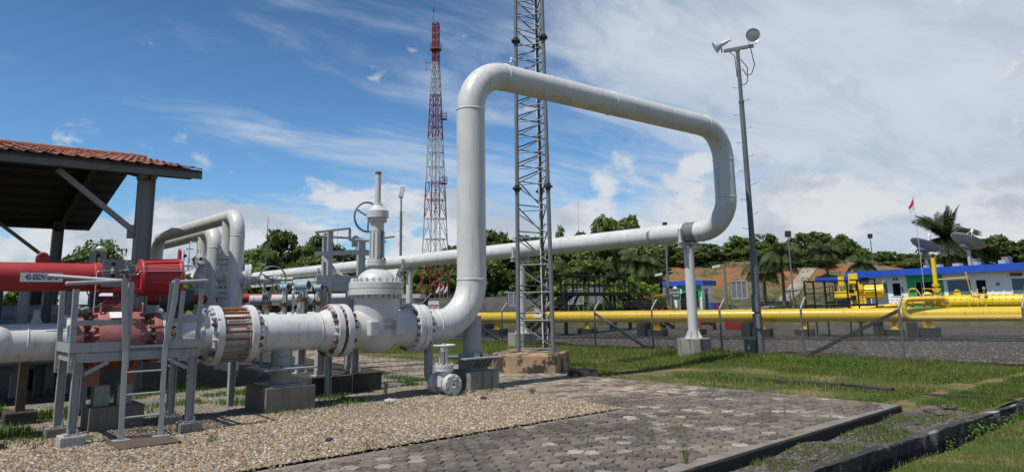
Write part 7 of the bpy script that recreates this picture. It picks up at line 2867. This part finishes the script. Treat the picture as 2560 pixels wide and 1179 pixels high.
GRP = {'wood': ('dense dark green tree in the wood behind the lattice mast', 'trees in the wood behind the mast'),
       'left': ('broad green tree in the clump left of the valve platform', 'trees in the left clump'),
       'tower': ('dark tree crowding round the foot of the red and white tower', 'trees round the tower foot'),
       'hill': ('leafy tree on the crest of the red earth slope', 'trees on the slope crest'),
       'right': ('dense green tree behind the long blue roof', 'trees behind the blue roof'),
       'bush': ('low olive bush on the red earth slope', 'bushes on the slope'),
       'lite': ('bright green shrub in front of the dark wood, behind the black crossover', 'bright shrubs behind the crossover')}
TREES = [(14.7, 79.3, 7.9, 5.8, 'f', 'wide flat-topped tree standing alone above the red cylinder'), (14.1, 85.3, 7.6, 3.3, 'f', 'smaller flat-topped tree just left of the wide one'),
         (17.7, 64.3, 4.4, 3.7, 'b', 'low bushy tree seen between the red can and the pipe arches'), (19.9, 65.2, 4.1, 2.7, 'b', 'small bushy tree directly behind the pipe arches'),
         (28.3, 74.6, 7.4, 3.7, 'b', 'left'), (32.0, 77.7, 9.0, 5.3, 'a', 'left'), (35.0, 79.3, 9.0, 3.4, 'a', 'left'), (27.3, 69.1, 6.4, 3.9, 'b', 'left'), (29.8, 69.7, 6.2, 4.4, 'a', 'left'), (38.1, 80.6, 8.9, 4.3, 'a', 'left'), (40.7, 81.2, 8.4, 3.9, 'b', 'left'),
         (33.3, 72.0, 6.3, 3.8, 'a', 'left'), (36.0, 72.4, 6.1, 3.9, 'b', 'left'), (30.5, 81, 7.2, 5, 'a', 'left'), (25.6, 76.5, 6.4, 4.2, 'a', 'left'), (45.2, 83.2, 6.5, 3.1, 'b', 'small tree right of the gate valve yoke'), (50.5, 84.3, 5.4, 3.2, 'a', 'small dark tree below the street light'),
         (66.3, 103.5, 8.3, 6.0, 'b', 'tower'), (70.2, 103.9, 9.8, 6.9, 'a', 'tower'), (71.3, 100.2, 10.0, 6.8, 'b', 'tower'), (70.9, 95.4, 9.1, 5.2, 'a', 'tower'), (64.5, 99.5, 6.5, 6, 'a', 'tower'), (68, 96, 6.5, 5.5, 'b', 'tower'),
         (56.2, 70.4, 9.5, 5.5, 'a', 'wood'), (59.3, 70.4, 9.8, 5.1, 'a', 'wood'), (62.4, 70.6, 9.2, 4.7, 'a', 'wood'), (64.1, 69.1, 9.5, 5.2, 'a', 'wood'), (67.8, 69.7, 10.7, 3.0, 'c', 'thin olive tree whose tip shows above the return pipe'), (65.7, 65.1, 9.5, 4.6, 'c', 'wood'),
         (68.6, 64.9, 10.9, 4.2, 'c', 'wood'), (68.9, 61.6, 12.4, 5.9, 'a', 'tallest dark tree, rising well above the return pipe right of the mast'), (72.2, 61.7, 11.3, 3.9, 'a', 'wood'), (76.0, 63.0, 9.7, 4.3, 'c', 'wood'), (49.8, 63.5, 5.9, 4.9, 'a', 'wood'), (51.7, 61.9, 5.6, 4.9, 'a', 'wood'),
         (53.7, 60.1, 5.8, 4.9, 'a', 'wood'), (55.8, 58.5, 5.4, 4.4, 'b', 'wood'), (57.8, 56.7, 5.7, 4.9, 'a', 'wood'), (61.3, 56.3, 5.9, 5.0, 'a', 'wood'), (65.6, 56.6, 6.2, 4.2, 'b', 'wood'), (54.5, 67, 8.2, 5.5, 'a', 'wood'), (58.5, 65.5, 8.0, 5.5, 'a', 'wood'), (62.5, 62.5, 8.6, 5.2, 'a', 'wood'), (66, 59.8, 8.6, 5, 'a', 'wood'), (70, 58.5, 8.6, 4.6, 'c', 'wood'),
         (93.6, 74.8, 9.5, 4.5, 'c', 'hill'), (97.6, 73.7, 10.9, 4.0, 'b', 'hill'), (99.3, 72.3, 10.5, 4.6, 'b', 'hill'), (101.4, 70.5, 11.0, 5.3, 'a', 'hill'), (107.8, 72.0, 9.9, 4.1, 'c', 'hill'), (109.7, 70.1, 10.9, 5.5, 'c', 'hill'), (111.8, 68.0, 12.2, 4.8, 'c', 'hill'), (115.6, 67.4, 12.5, 4.9, 'b', 'hill'),
         (117.9, 65.9, 10.9, 5.6, 'b', 'hill'), (118.3, 62.4, 13.0, 6.5, 'a', 'hill'), (118.6, 59.6, 12.0, 5.4, 'a', 'hill'), (122.8, 59.0, 11.1, 5.5, 'a', 'hill'), (132.0, 60.7, 10.3, 5.8, 'a', 'hill'), (103.7, 53.4, 7.4, 5.6, 'a', 'dark bushy tree at the foot of the slope behind the annex'), (106.4, 55.3, 6.8, 4.3, 'b', 'hill'),
         (104, 74, 9.4, 5, 'c', 'hill'), (113, 71.5, 10.2, 5, 'b', 'hill'), (124, 64, 11.0, 6, 'a', 'hill'), (126, 57, 9.6, 6, 'a', 'hill'),
         (153.0, 68.1, 10.8, 7.5, 'a', 'right'), (162.6, 68.0, 10.9, 7.8, 'a', 'right'), (159.5, 62.6, 10.7, 7.5, 'a', 'right'), (128.4, 52.5, 7.5, 6.1, 'c', 'right'), (128.8, 49.4, 7.7, 6.0, 'c', 'right'), (151.7, 56.2, 9.4, 6.2, 'a', 'right'), (137.0, 41.6, 10.9, 6.0, 'a', 'right'), (139.1, 39.9, 10.7, 6.0, 'a', 'right'),
         (140.0, 38.1, 9.7, 5.9, 'a', 'right'), (139.8, 35.6, 9.8, 5.8, 'a', 'right'), (131.6, 43.0, 8.0, 5.8, 'c', 'right'), (128.1, 45.9, 8.1, 5.2, 'c', 'right'), (142.0, 33.7, 10.0, 5.8, 'a', 'right'), (145, 45, 9, 7, 'b', 'right'), (150, 50, 9, 7, 'a', 'right'), (141, 30, 9.6, 6, 'b', 'right'), (140, 26, 9.8, 6.4, 'a', 'right'),
         (91.1, 72.0, 7.7, 3.4, 'u', 'bush'), (95.0, 71.2, 8.3, 3.5, 'u', 'bush'), (98.1, 70.0, 8.2, 3.5, 'u', 'bush'), (102.0, 69.3, 8.1, 3.9, 'u', 'bush'), (104.9, 68.2, 8.4, 4.0, 'u', 'bush'), (107.9, 66.9, 8.8, 4.0, 'u', 'bush'), (111, 64.5, 8.9, 4, 'u', 'bush'), (79.1, 65.0, 5.4, 3.9, 'u', 'bush'), (81.5, 62.8, 4.2, 3.2, 'u', 'bush'),
         (45.9, 48.3, 3.3, 2.3, 'v', 'lite'), (46.9, 47.1, 3.7, 2.2, 'v', 'lite'), (48.0, 46.4, 3.1, 2.4, 'v', 'lite'), (48.9, 45.4, 3.8, 2.2, 'v', 'lite'), (50.0, 44.6, 3.5, 2.3, 'v', 'lite'), (51.1, 43.6, 4.0, 2.2, 'v', 'lite'), (52.2, 42.9, 3.3, 2.3, 'v', 'lite'),
         (46.5, 58.5, 2.2, 3.0, 'v', 'lite'), (49, 56, 2.7, 3.2, 'v', 'lite'), (51.5, 54, 2.4, 3.0, 'v', 'lite'), (53.5, 52.2, 3.3, 3.0, 'v', 'lite'), (55.5, 50.2, 3.0, 3.2, 'v', 'lite'), (57.5, 48.3, 3.3, 3.0, 'v', 'lite'), (59.5, 46.8, 2.4, 2.8, 'v', 'lite'), (52.5, 56.2, 3.6, 3.4, 'v', 'lite'), (56.5, 53, 3.9, 3.4, 'v', 'lite'), (43.5, 61.5, 1.8, 2.6, 'v', 'lite'), (46.5, 62.3, 1.7, 2.2, 'v', 'lite'),
         (94.5, 74.0, 11.0, 5.5, 'a', 'hill'), (97.0, 73.3, 9.9, 3.7, 'b', 'hill'), (95.8, 71.3, 10.0, 4.7, 'b', 'hill'), (97.1, 69.5, 10.1, 5.4, 'c', 'hill'), (99.4, 71.0, 9.9, 4.8, 'b', 'hill'), (101.0, 70.9, 9.6, 5.1, 'b', 'hill'), (105.6, 67.4, 11.8, 4.7, 'b', 'hill'), (104.5, 69.3, 10.2, 5.5, 'c', 'hill'), (106.7, 66.1, 10.2, 3.9, 'a', 'hill'), (108.5, 67.2, 11.2, 4.8, 'b', 'hill'), (109.1, 64.5, 10.6, 5.0, 'b', 'hill'), (112.5, 65.1, 10.1, 5.6, 'a', 'hill'), (116.0, 63.0, 10.9, 4.7, 'c', 'hill'), (115.4, 63.1, 10.1, 3.7, 'b', 'hill'), (118.1, 63.8, 10.4, 4.1, 'c', 'hill'), (118.6, 60.6, 11.4, 5.2, 'a', 'hill'), (121.3, 61.5, 11.1, 4.2, 'c', 'hill'), (124.4, 57.9, 11.1, 4.8, 'b', 'hill'), (123.7, 60.5, 11.6, 4.2, 'b', 'hill'), (125.2, 59.2, 11.9, 5.0, 'b', 'hill'),
         (9.5, 84.6, 4.7, 4.6, 'b', 'low bushy tree glimpsed under the shed roof at the left')]
LOOK = {'a': 'dense dark green tree', 'b': 'bushy mid-green tree', 'c': 'loose olive-green tree', 'u': 'low olive bush', 'v': 'bright green shrub'}
MARKS = [(597, 'the taller pipe arch'), (640, 'the side valve handwheel'), (667, 'the tall lightning rod'), (725, 'the transmitter row'), (795, 'the left rail of the valve platform'), (870, 'the right rail of the valve platform'), (945, 'the gate valve stem'), (1003, 'the street light'),
         (1030, 'the white post by the gate valve'), (1090, 'the foot of the red tower'), (1178, 'the tall white riser'), (1243, 'the gap between riser and mast'), (1293, 'the left leg of the lattice mast'), (1372, 'the right leg of the lattice mast'), (1425, 'the left end of the black crossover'),
         (1500, 'the middle of the black crossover'), (1575, 'the right end of the black crossover'), (1640, 'the crossover foot stairs'), (1669, 'the orange-banded pole'), (1725, 'the guard house'), (1812, 'the camera pole'), (1848, 'the grey panelled board'), (1890, 'the tapered floodlight pole'),
         (1975, 'the distant floodlight pole'), (2045, 'the black railing'), (2110, 'the yellow valve'), (2180, 'the pole behind the annex'), (2225, 'the grey door of the control building'), (2285, 'the flagpole'), (2312, 'the left satellite dish'), (2362, 'the coconut palm'), (2418, 'the right satellite dish'),
         (2470, 'the right-hand dark window'), (2545, 'the right end of the blue roof')]


def along(x, y, z):                                  # how far across the picture a point lies, only for wording
    v = Vector((x, y, z)) - cam.location
    return v.dot(rgt) / v.dot(fwd) * 1806.9 + 1280


WORD = {}
for i, (x, y, zt, wd, kd, lab) in enumerate(TREES):
    if lab in GRP:
        u_ = along(x, y, zt * .7)
        d_, nm = min((abs(u_ - q), nm) for q, nm in MARKS)
        q = [q for q, nm2 in MARKS if nm2 == nm][0]
        rel = 'directly behind' if abs(u_ - q) < 11 else ('just left of' if u_ < q else 'just right of')
        WORD.setdefault((kd, rel, nm), []).append((math.hypot(x, y), i))
NEWLAB = {}
for (kd, rel, nm), l in WORD.items():
    l.sort()
    adj = [''] if len(l) == 1 else (['nearer ', 'farther '] if len(l) == 2 else ['nearest ', 'middle '] * 1 + ['farthest '])
    for k, (_, i) in enumerate(l):
        NEWLAB[i] = adj[min(k, len(adj) - 1)] + LOOK[kd] + ' ' + rel + ' ' + nm
first = {}
for i, (x, y, zt, wd, kd, lab) in enumerate(TREES):
    z0 = float(terrain(x, y)) - (.6 if lab in ('hill', 'bush') else .2)
    h = (zt - z0) * 1.04
    key = kd + ('2' if kd in 'ab' and i % 2 else '')
    cme, tme_ = KIND[key]
    grp, lab_ = None, lab
    if lab in GRP:
        lab, grp = NEWLAB[i], GRP[lab][1]
    t_ = thing('bush' if kd in 'uv' else 'tree', lab, 'bush' if kd in 'uv' else 'tree', (x, y, z0), grp)
    t_.rotation_euler = (0, 0, random.uniform(0, 6.28))
    w_ = wd * ((1.25 if lab_ != 'hill' else 1.0) if kd != 'f' else 1.05)
    t_.scale = (w_, w_, h)
    link('trunk', tme_, t_, OFF[t_])
    link('crown', cme, t_, OFF[t_])

# palms


def palm_mesh(seed, nf, fl_, droop, up0, up1, leafl, width=.045):
    r = random.Random(seed)
    vs, fs = [], []
    for k in range(nf):
        a = 2 * PI * k / nf * 2.4 + r.uniform(-.2, .2)
        e = up0 + (up1 - up0) * (k / (nf - 1)) + r.uniform(-.1, .1)
        L = fl_ * r.uniform(.85, 1.1)
        p = Vector((0, 0, 0))
        d = Vector((math.cos(a) * math.cos(e), math.sin(a) * math.cos(e), math.sin(e)))
        n_ = 30
        side = Vector((-math.sin(a), math.cos(a), 0))
        for i in range(n_):
            q = p + d * (L / n_)
            f = i / n_
            ll = leafl * math.sin(PI * min(1, .12 + f * .92)) ** .7 * L
            u_ = side.cross(d).normalized()
            for s in (-1, 1):
                tip = p + side * s * ll * .75 + d * ll * .45 - ZUP * ll * (.35 + droop * .4) + u_ * ll * .1 * r.uniform(-1, 1)
                o = len(vs)
                m_ = (p + tip) / 2 + u_ * ll * .08
                w2 = d * width * L * .5
                vs += [tuple(p - w2 * .3), tuple(p + w2 * .6), tuple(m_ + w2), tuple(tip), tuple(m_ - w2 * .5)]
                fs.append((o, o + 1, o + 2, o + 4))
                fs.append((o + 4, o + 2, o + 3, o + 3))
            p = q
            d = (d - ZUP * droop * (.10 + .16 * f) * 16 / 30).normalized()
    me = bpy.data.meshes.new('fronds')
    me.from_pydata(vs, [], [f if f[2] != f[3] else f[:3] for f in fs])
    me.materials.append(m_palm)
    return me


FR = {'coco': palm_mesh(3, 58, 5.4, .50, 1.5, -.55, .26, .034), 'fox': palm_mesh(5, 22, 3.4, 1.05, 1.2, -.1, .34, .045), 'fan': palm_mesh(8, 22, 2.8, .8, 1.3, -.2, .30, .045)}
for x, y, zc, kd, lab in ((115.7, 39.5, 10.0, 'coco', 'big coconut palm with spreading fronds between the two satellite dishes'), (61.2, 51.1, 5.6, 'fox', 'drooping palm just right of the black crossover'), (61.2, 54.1, 4.6, 'fan', 'small palm behind the middle of the black crossover'),
                          (58.7, 58.9, 4.9, 'fox', 'drooping palm behind the left end of the crossover deck'), (78.1, 44.3, 6.6, 'fox', 'tall drooping palm beside the floodlight pole, right of the near pole'), (80.3, 48.0, 5.6, 'fox', 'drooping palm left of the distant floodlight pole'),
                          (95.7, 47.7, 8.0, 'fox', 'tall palm above the annex, amid dark trees'), (91.6, 41.2, 5.8, 'fan', 'bright green palm just left of the long blue roof'), (43.3, 81.8, 7.4, 'fan', 'palm showing above the return pipe left of the gate valve yoke'), (61.6, 59.0, 5.2, 'fan', 'palm in shade at the left of the dark wood')):
    z0 = float(terrain(x, y)) - .1
    p = thing('palm_tree', lab, 'palm', (x, y, z0), 'palms around the yard')
    b = MB()
    b.tube([(x, y, z0), (x + .1, y, (z0 + zc) / 2), (x, y, zc + .1)], [.22, .16, .13], 10)
    part('trunk', b, m_barkm, p)
    o = link('fronds', FR[kd], p, (x, y, zc))
    o.rotation_euler = (0, 0, random.uniform(0, 6.28))

# ------------------------------------------------------------------ grass, weeds, rubble


def blades(x, y, z, h, wd, lean=.5):
    n = len(x)
    a = rng.random(n) * 2 * PI
    ca, sa = np.cos(a), np.sin(a)
    la = rng.random(n) * 2 * PI
    lx, ly = np.cos(la) * h * lean * rng.random(n), np.sin(la) * h * lean * rng.random(n)
    b0 = np.stack([x - ca * wd, y - sa * wd, z - .01], -1)
    b1 = np.stack([x + ca * wd, y + sa * wd, z - .01], -1)
    m1 = np.stack([x + ca * wd * .8 + lx * .35, y + sa * wd * .8 + ly * .35, z + h * .6], -1)
    m0 = np.stack([x - ca * wd * .8 + lx * .35, y - sa * wd * .8 + ly * .35, z + h * .6], -1)
    tp = np.stack([x + lx, y + ly, z + h * .95], -1)
    v = np.stack([b0, b1, m1, tp, m0], 1).reshape(-1, 3)
    i = np.arange(n)[:, None] * 5
    f = np.concatenate([i + np.array([0, 1, 2, 4])], 0)
    g_ = np.concatenate([i + np.array([4, 2, 3])], 0)
    return v, f, g_


def grass_obj(name, x, y, z, h, wd, label, mat=None, lean=.5, cat='grass'):
    v, f, g_ = blades(x, y, z, h, wd, lean)
    me = bpy.data.meshes.new(name)
    m4, m3 = len(f), len(g_)
    me.vertices.add(len(v))
    me.vertices.foreach_set('co', v.astype(np.float32).ravel())
    me.loops.add(m4 * 4 + m3 * 3)
    me.loops.foreach_set('vertex_index', np.concatenate([f.ravel(), g_.ravel()]).astype(np.int32))
    me.polygons.add(m4 + m3)
    me.polygons.foreach_set('loop_start', np.concatenate([np.arange(m4) * 4, m4 * 4 + np.arange(m3) * 3]).astype(np.int32))
    me.materials.append(mat or m_grass)
    me.update(calc_edges=True)
    return tag(link(name, me), label, cat, kind='stuff')


def keep_out(x, y):
    ok = np.ones(len(x), bool)
    for (cx, cy, r_) in ((13.0, 14.5, 1.35), (XE, 13.55, .45), (XE, 21.45, .5), (FP.x, FP.y, .15), (12.4, 12.2, .4)):
        ok &= np.hypot(x - cx, y - cy) > r_
    return ok


# verge between paving and fence
n = 190000
x = 12.45 + 8.2 * rng.random(n)
y = 4.3 + 33 * rng.random(n) ** 1.45
inner = 12.40 + .02 * (y - 5)
den = .08 + 1.5 * sst(.30, .75, vnoise(x, y, 1.3, 21)) * (.35 + vnoise(x, y, .45, 22)) + .30 * sst(15.5, 18.5, x)
bare = np.exp(-((x - 14.3) ** 2 / 1.2 + (y - 12.2) ** 2 / 3)) * .9
ok = (x > inner + .03) & (rng.random(n) < den - bare) & keep_out(x, y)
x, y = x[ok], y[ok]
tall = .03 + .11 * vnoise(x, y, .9, 23) ** 1.8 + .14 * vnoise(x, y, .6, 24) * sst(16.0, 19.0, x) + .12 * np.exp(-((x - 18.3) ** 2 + (y - 13.3) ** 2) / 1.0)
grass_obj('verge_grass', x, y, terrain(x, y) + .02, tall * (.6 + .7 * rng.random(len(x))), .005 + .004 * rng.random(len(x)), 'rough green grass on the verge between the paving and the fence')
# bank in the near right corner
n = 90000
x = 5 + 22 * rng.random(n) ** 1.3
y = 3.60 - 3.9 * rng.random(n) ** 1.2
ok = rng.random(n) < .4 + .9 * vnoise(x, y, .7, 31)
x, y = x[ok], y[ok]
grass_obj('bank_grass', x, y, bank_z(x, y), (.025 + .055 * vnoise(x, y, .6, 32)) * (.5 + .9 * rng.random(len(x))), .002 + .002 * rng.random(len(x)), 'short green and straw coloured grass on the bank beyond the drain')
# stony strip: sparse tufts; grassy end of the strip
n = 42000
x = 3 + 22 * rng.random(n)
y = 4.18 + 1.0 * rng.random(n)
ok = (y < 4.38 + .0613 * x) & (rng.random(n) < np.where(x > 12.9, .9, .8 * sst(.48, .72, vnoise(x, y, .45, 41))))
x, y = x[ok], y[ok]
grass_obj('strip_grass', x, y, strip_z(x, y), (.025 + .07 * vnoise(x, y, .5, 42)) * (.6 + .8 * rng.random(len(x))), .003 + .003 * rng.random(len(x)), 'sparse grass tufts on the stony strip beside the paving')
# weeds on the pebble bed and along joints
n = 60000
x = -.6 + 10.2 * rng.random(n)
y = 10.6 + 6.5 * rng.random(n)
ok = (rng.random(n) < 1.0 * sst(.48, .74, vnoise(x, y, .7, 51)) * sst(10.6, 12.4, y)) & (x < 8.9 + .115 * (y - 8))
x, y = x[ok], y[ok]
grass_obj('bed_weeds', x, y, np.zeros(len(x)), (.03 + .09 * vnoise(x, y, .4, 52)) * (.5 + .9 * rng.random(len(x))), .004 + .004 * rng.random(len(x)), 'low weeds sprouting through the shaded pebbles', m_weed, .8, 'weeds')


def leafy(name, spots, label, mat, per=70, sz=.018, hmax=.22):
    X, Yy, Zz = [], [], []
    for (cx, cy, cz, rad, hh, k) in spots:
        n_ = int(per * k)
        a, q = rng.random(n_) * 6.28, np.sqrt(rng.random(n_)) * rad
        X.append(cx + q * np.cos(a))
        Yy.append(cy + q * np.sin(a))
        Zz.append(cz + hh * rng.random(n_) * (1 - .5 * q / rad))
    c = np.stack([np.concatenate(X), np.concatenate(Yy), np.concatenate(Zz)], -1)
    n_ = len(c)
    nrm = rng.normal(size=(n_, 3)) * .7 + np.array([0, 0, 1])
    nrm /= np.linalg.norm(nrm, axis=1)[:, None]
    t1 = np.cross(nrm, rng.normal(size=(n_, 3)))
    t1 /= np.linalg.norm(t1, axis=1)[:, None]
    t2 = np.cross(nrm, t1)
    s = (sz * (.5 + rng.random(n_)))[:, None]
    v = np.stack([c + t1 * s, c + t2 * s * .5, c - t1 * s, c - t2 * s * .5], 1)
    return tag(link(name, npmesh(name, v.reshape(-1, 3), np.arange(n_ * 4).reshape(-1, 4), mat)), label, 'weeds', kind='stuff')


leafy('leafy_weeds', [(17.4 + .8 * rng.random(), 8.2 + 4.4 * rng.random(), -.02, .35, .22, 5) for _ in range(16)] + [(18.0 + .5 * rng.random(), 12.7 + .5 * rng.random(), 0, .35, .28, 4) for _ in range(4)] + [(16 + 3 * rng.random(), 5 + 3 * rng.random(), -.03, .3, .2, 3) for _ in range(5)],
      'leafy dark green weeds in the grass below the fence', m_weed, 90, .022)
leafy('drain_weeds', [(8.6 + 6 * rng.random(), 3.62 - .2 * rng.random(), -.15, .20, .26, 1) for _ in range(13)] + [(12.7, 4.5, -.1, .2, .22, 2.2), (13.3, 4.75, -.1, .15, .15, 1)],
      'fern-like weeds hanging over the edge of the drain', m_weed, 75, .020)
for i, (x, y, h, lab) in enumerate(((7.18, 5.95, .24, 'tall thin weed growing from the paving at the bottom of the picture'), (7.9, 6.05, .10, 'low weed in a paving joint right of the tall thin weed'), (6.55, 6.35, .10, 'low weed in a paving joint left of the tall thin weed'), (6.5, 4.95, .42, 'thin upright weed at the front edge of the paving'),
                                    (3.3, 9.8, .16, 'green weed at the right end of the ladder slab'), (9.2, 10.4, .25, 'slim weed at the corner where pebbles meet the far paving'), (8.5, 10.9, .12, 'yellow-green weed between pebbles and paving by the drain valve'), (6.6, 11.1, .12, 'weed in the pebbles left of the drain leg'), (4.55, 8.05, .12, 'weed at the edge of the pebbles and the paving'), (7.4, 12.6, .3, 'tall thin weeds behind the drain leg'))):
    k = 16 if i < 4 else 30
    a = rng.random(k) * 6.28
    q = .05 * rng.random(k) + (.03 if h < .2 else 0)
    xx, yy_ = x + q * np.cos(a), y + q * np.sin(a)
    v, f, g_ = blades(xx, yy_, np.zeros(k), h * (.35 + .65 * rng.random(k)), .0018 + .002 * rng.random(k), .7)
    me = bpy.data.meshes.new('weed')
    me.from_pydata([tuple(p) for p in (v - np.array([x, y, 0]))], [], [tuple(q_) for q_ in f] + [tuple(q_) for q_ in g_])
    me.materials.append(m_weed)
    tag(link('weed', me, None, (x, y, 0)), lab, 'weed', 'weeds in the paving and pebbles')

n = 650
x, y = 60 + 62 * rng.random(n), 40 + 48 * rng.random(n)
bb, dd_ = bearing(x, y), np.hypot(x, y)
ok = (bb > .05) & (bb < .42) & (dd_ > 84) & (dd_ < 131) & (rng.random(n) < .25 + 1.1 * sst(.45, .7, vnoise(x, y, 7, 61)))
x, y = x[ok], y[ok]
leafy('slope_scrub', [(a_, b_, float(terrain(a_, b_)) - .05, .5 + .6 * rng.random(), .35 + .75 * rng.random(), .55) for a_, b_ in zip(x, y)], 'low scrub and tall grass scattered over the red earth slope', m_leafC, 70, .12)

k = 260
tt = rng.random(k)
x = 2.5 + 6.6 * tt
y = 7.72 + .0268 * (x + 1.5) - np.abs(rng.normal(size=k)) * .16
tag(link('spilled_pebbles', npmesh('spilled_pebbles', *scatter_stones(x, y, np.full(k, .006), .006 + .009 * rng.random(k)), M('spilled_pebble', (.30, .24, .16), .7, var=.2, vs=9, island=.55))), 'few tan pebbles spilled from the bed onto the edge of the paving', 'pebbles', kind='stuff')

# crushed stones on the strip, broken lumps at the paving corner
k = 6500
x = 3 + 10.2 * rng.random(k)
y = 4.17 + .95 * rng.random(k)
ok = y < 4.36 + .0613 * x
x, y = x[ok], y[ok]
tag(link('strip_stones', npmesh('strip_stones', *scatter_stones(x, y, strip_z(x, y), .010 + .025 * rng.random(len(x)) ** 2), M('strip_stone', (.10, .085, .075), .9, var=.2, vs=8, island=.55))), 'crushed grey stones scattered along the strip beside the paving', 'stones', kind='stuff')
for i, (x, y, s, lab) in enumerate(((12.45, 4.78, .12, 'largest broken concrete lump at the right corner of the paving'), (12.75, 4.62, .11, 'tilted broken slab just right of the paving corner'), (12.2, 4.55, .09, 'broken stone below the paving corner'), (11.4, 4.6, .06, 'grey stone on the strip left of the paving corner'), (9.6, 4.55, .05, 'brown stone half way along the strip'), (8.2, 4.45, .05, 'pale stone lying against the paving edge'), (7.5, 4.3, .07, 'grey stone near the drain end of the strip'))):
    v, f = scatter_stones(np.array([0.]), np.array([0.]), np.array([0.]), np.array([s]), .55)
    o = tag(link('rubble_stone', npmesh('rubble_stone', v, f, m_stone), None, (x, y, float(strip_z(np.array(x), np.array(y))) + s * .3)), lab, 'stone', 'broken stones beside the paving')
for i, (x, y, lab) in enumerate(((4.35, 8.75, 'dark round stone among the pale pebbles in the foreground'), (8.15, 10.5, 'dark clod among the pebbles in front of the drain valve'), (6.75, 11.35, 'flat pinkish stone among the pebbles near the platform blocks'))):
    v, f = scatter_stones(np.array([0.]), np.array([0.]), np.array([0.]), np.array([.05 if i < 2 else .09]), .6)
    tag(link('loose_stone', npmesh('loose_stone', v, f, m_mould if i < 2 else m_concw), None, (x, y, .03)), lab, 'stone', 'odd stones on the pebbles')
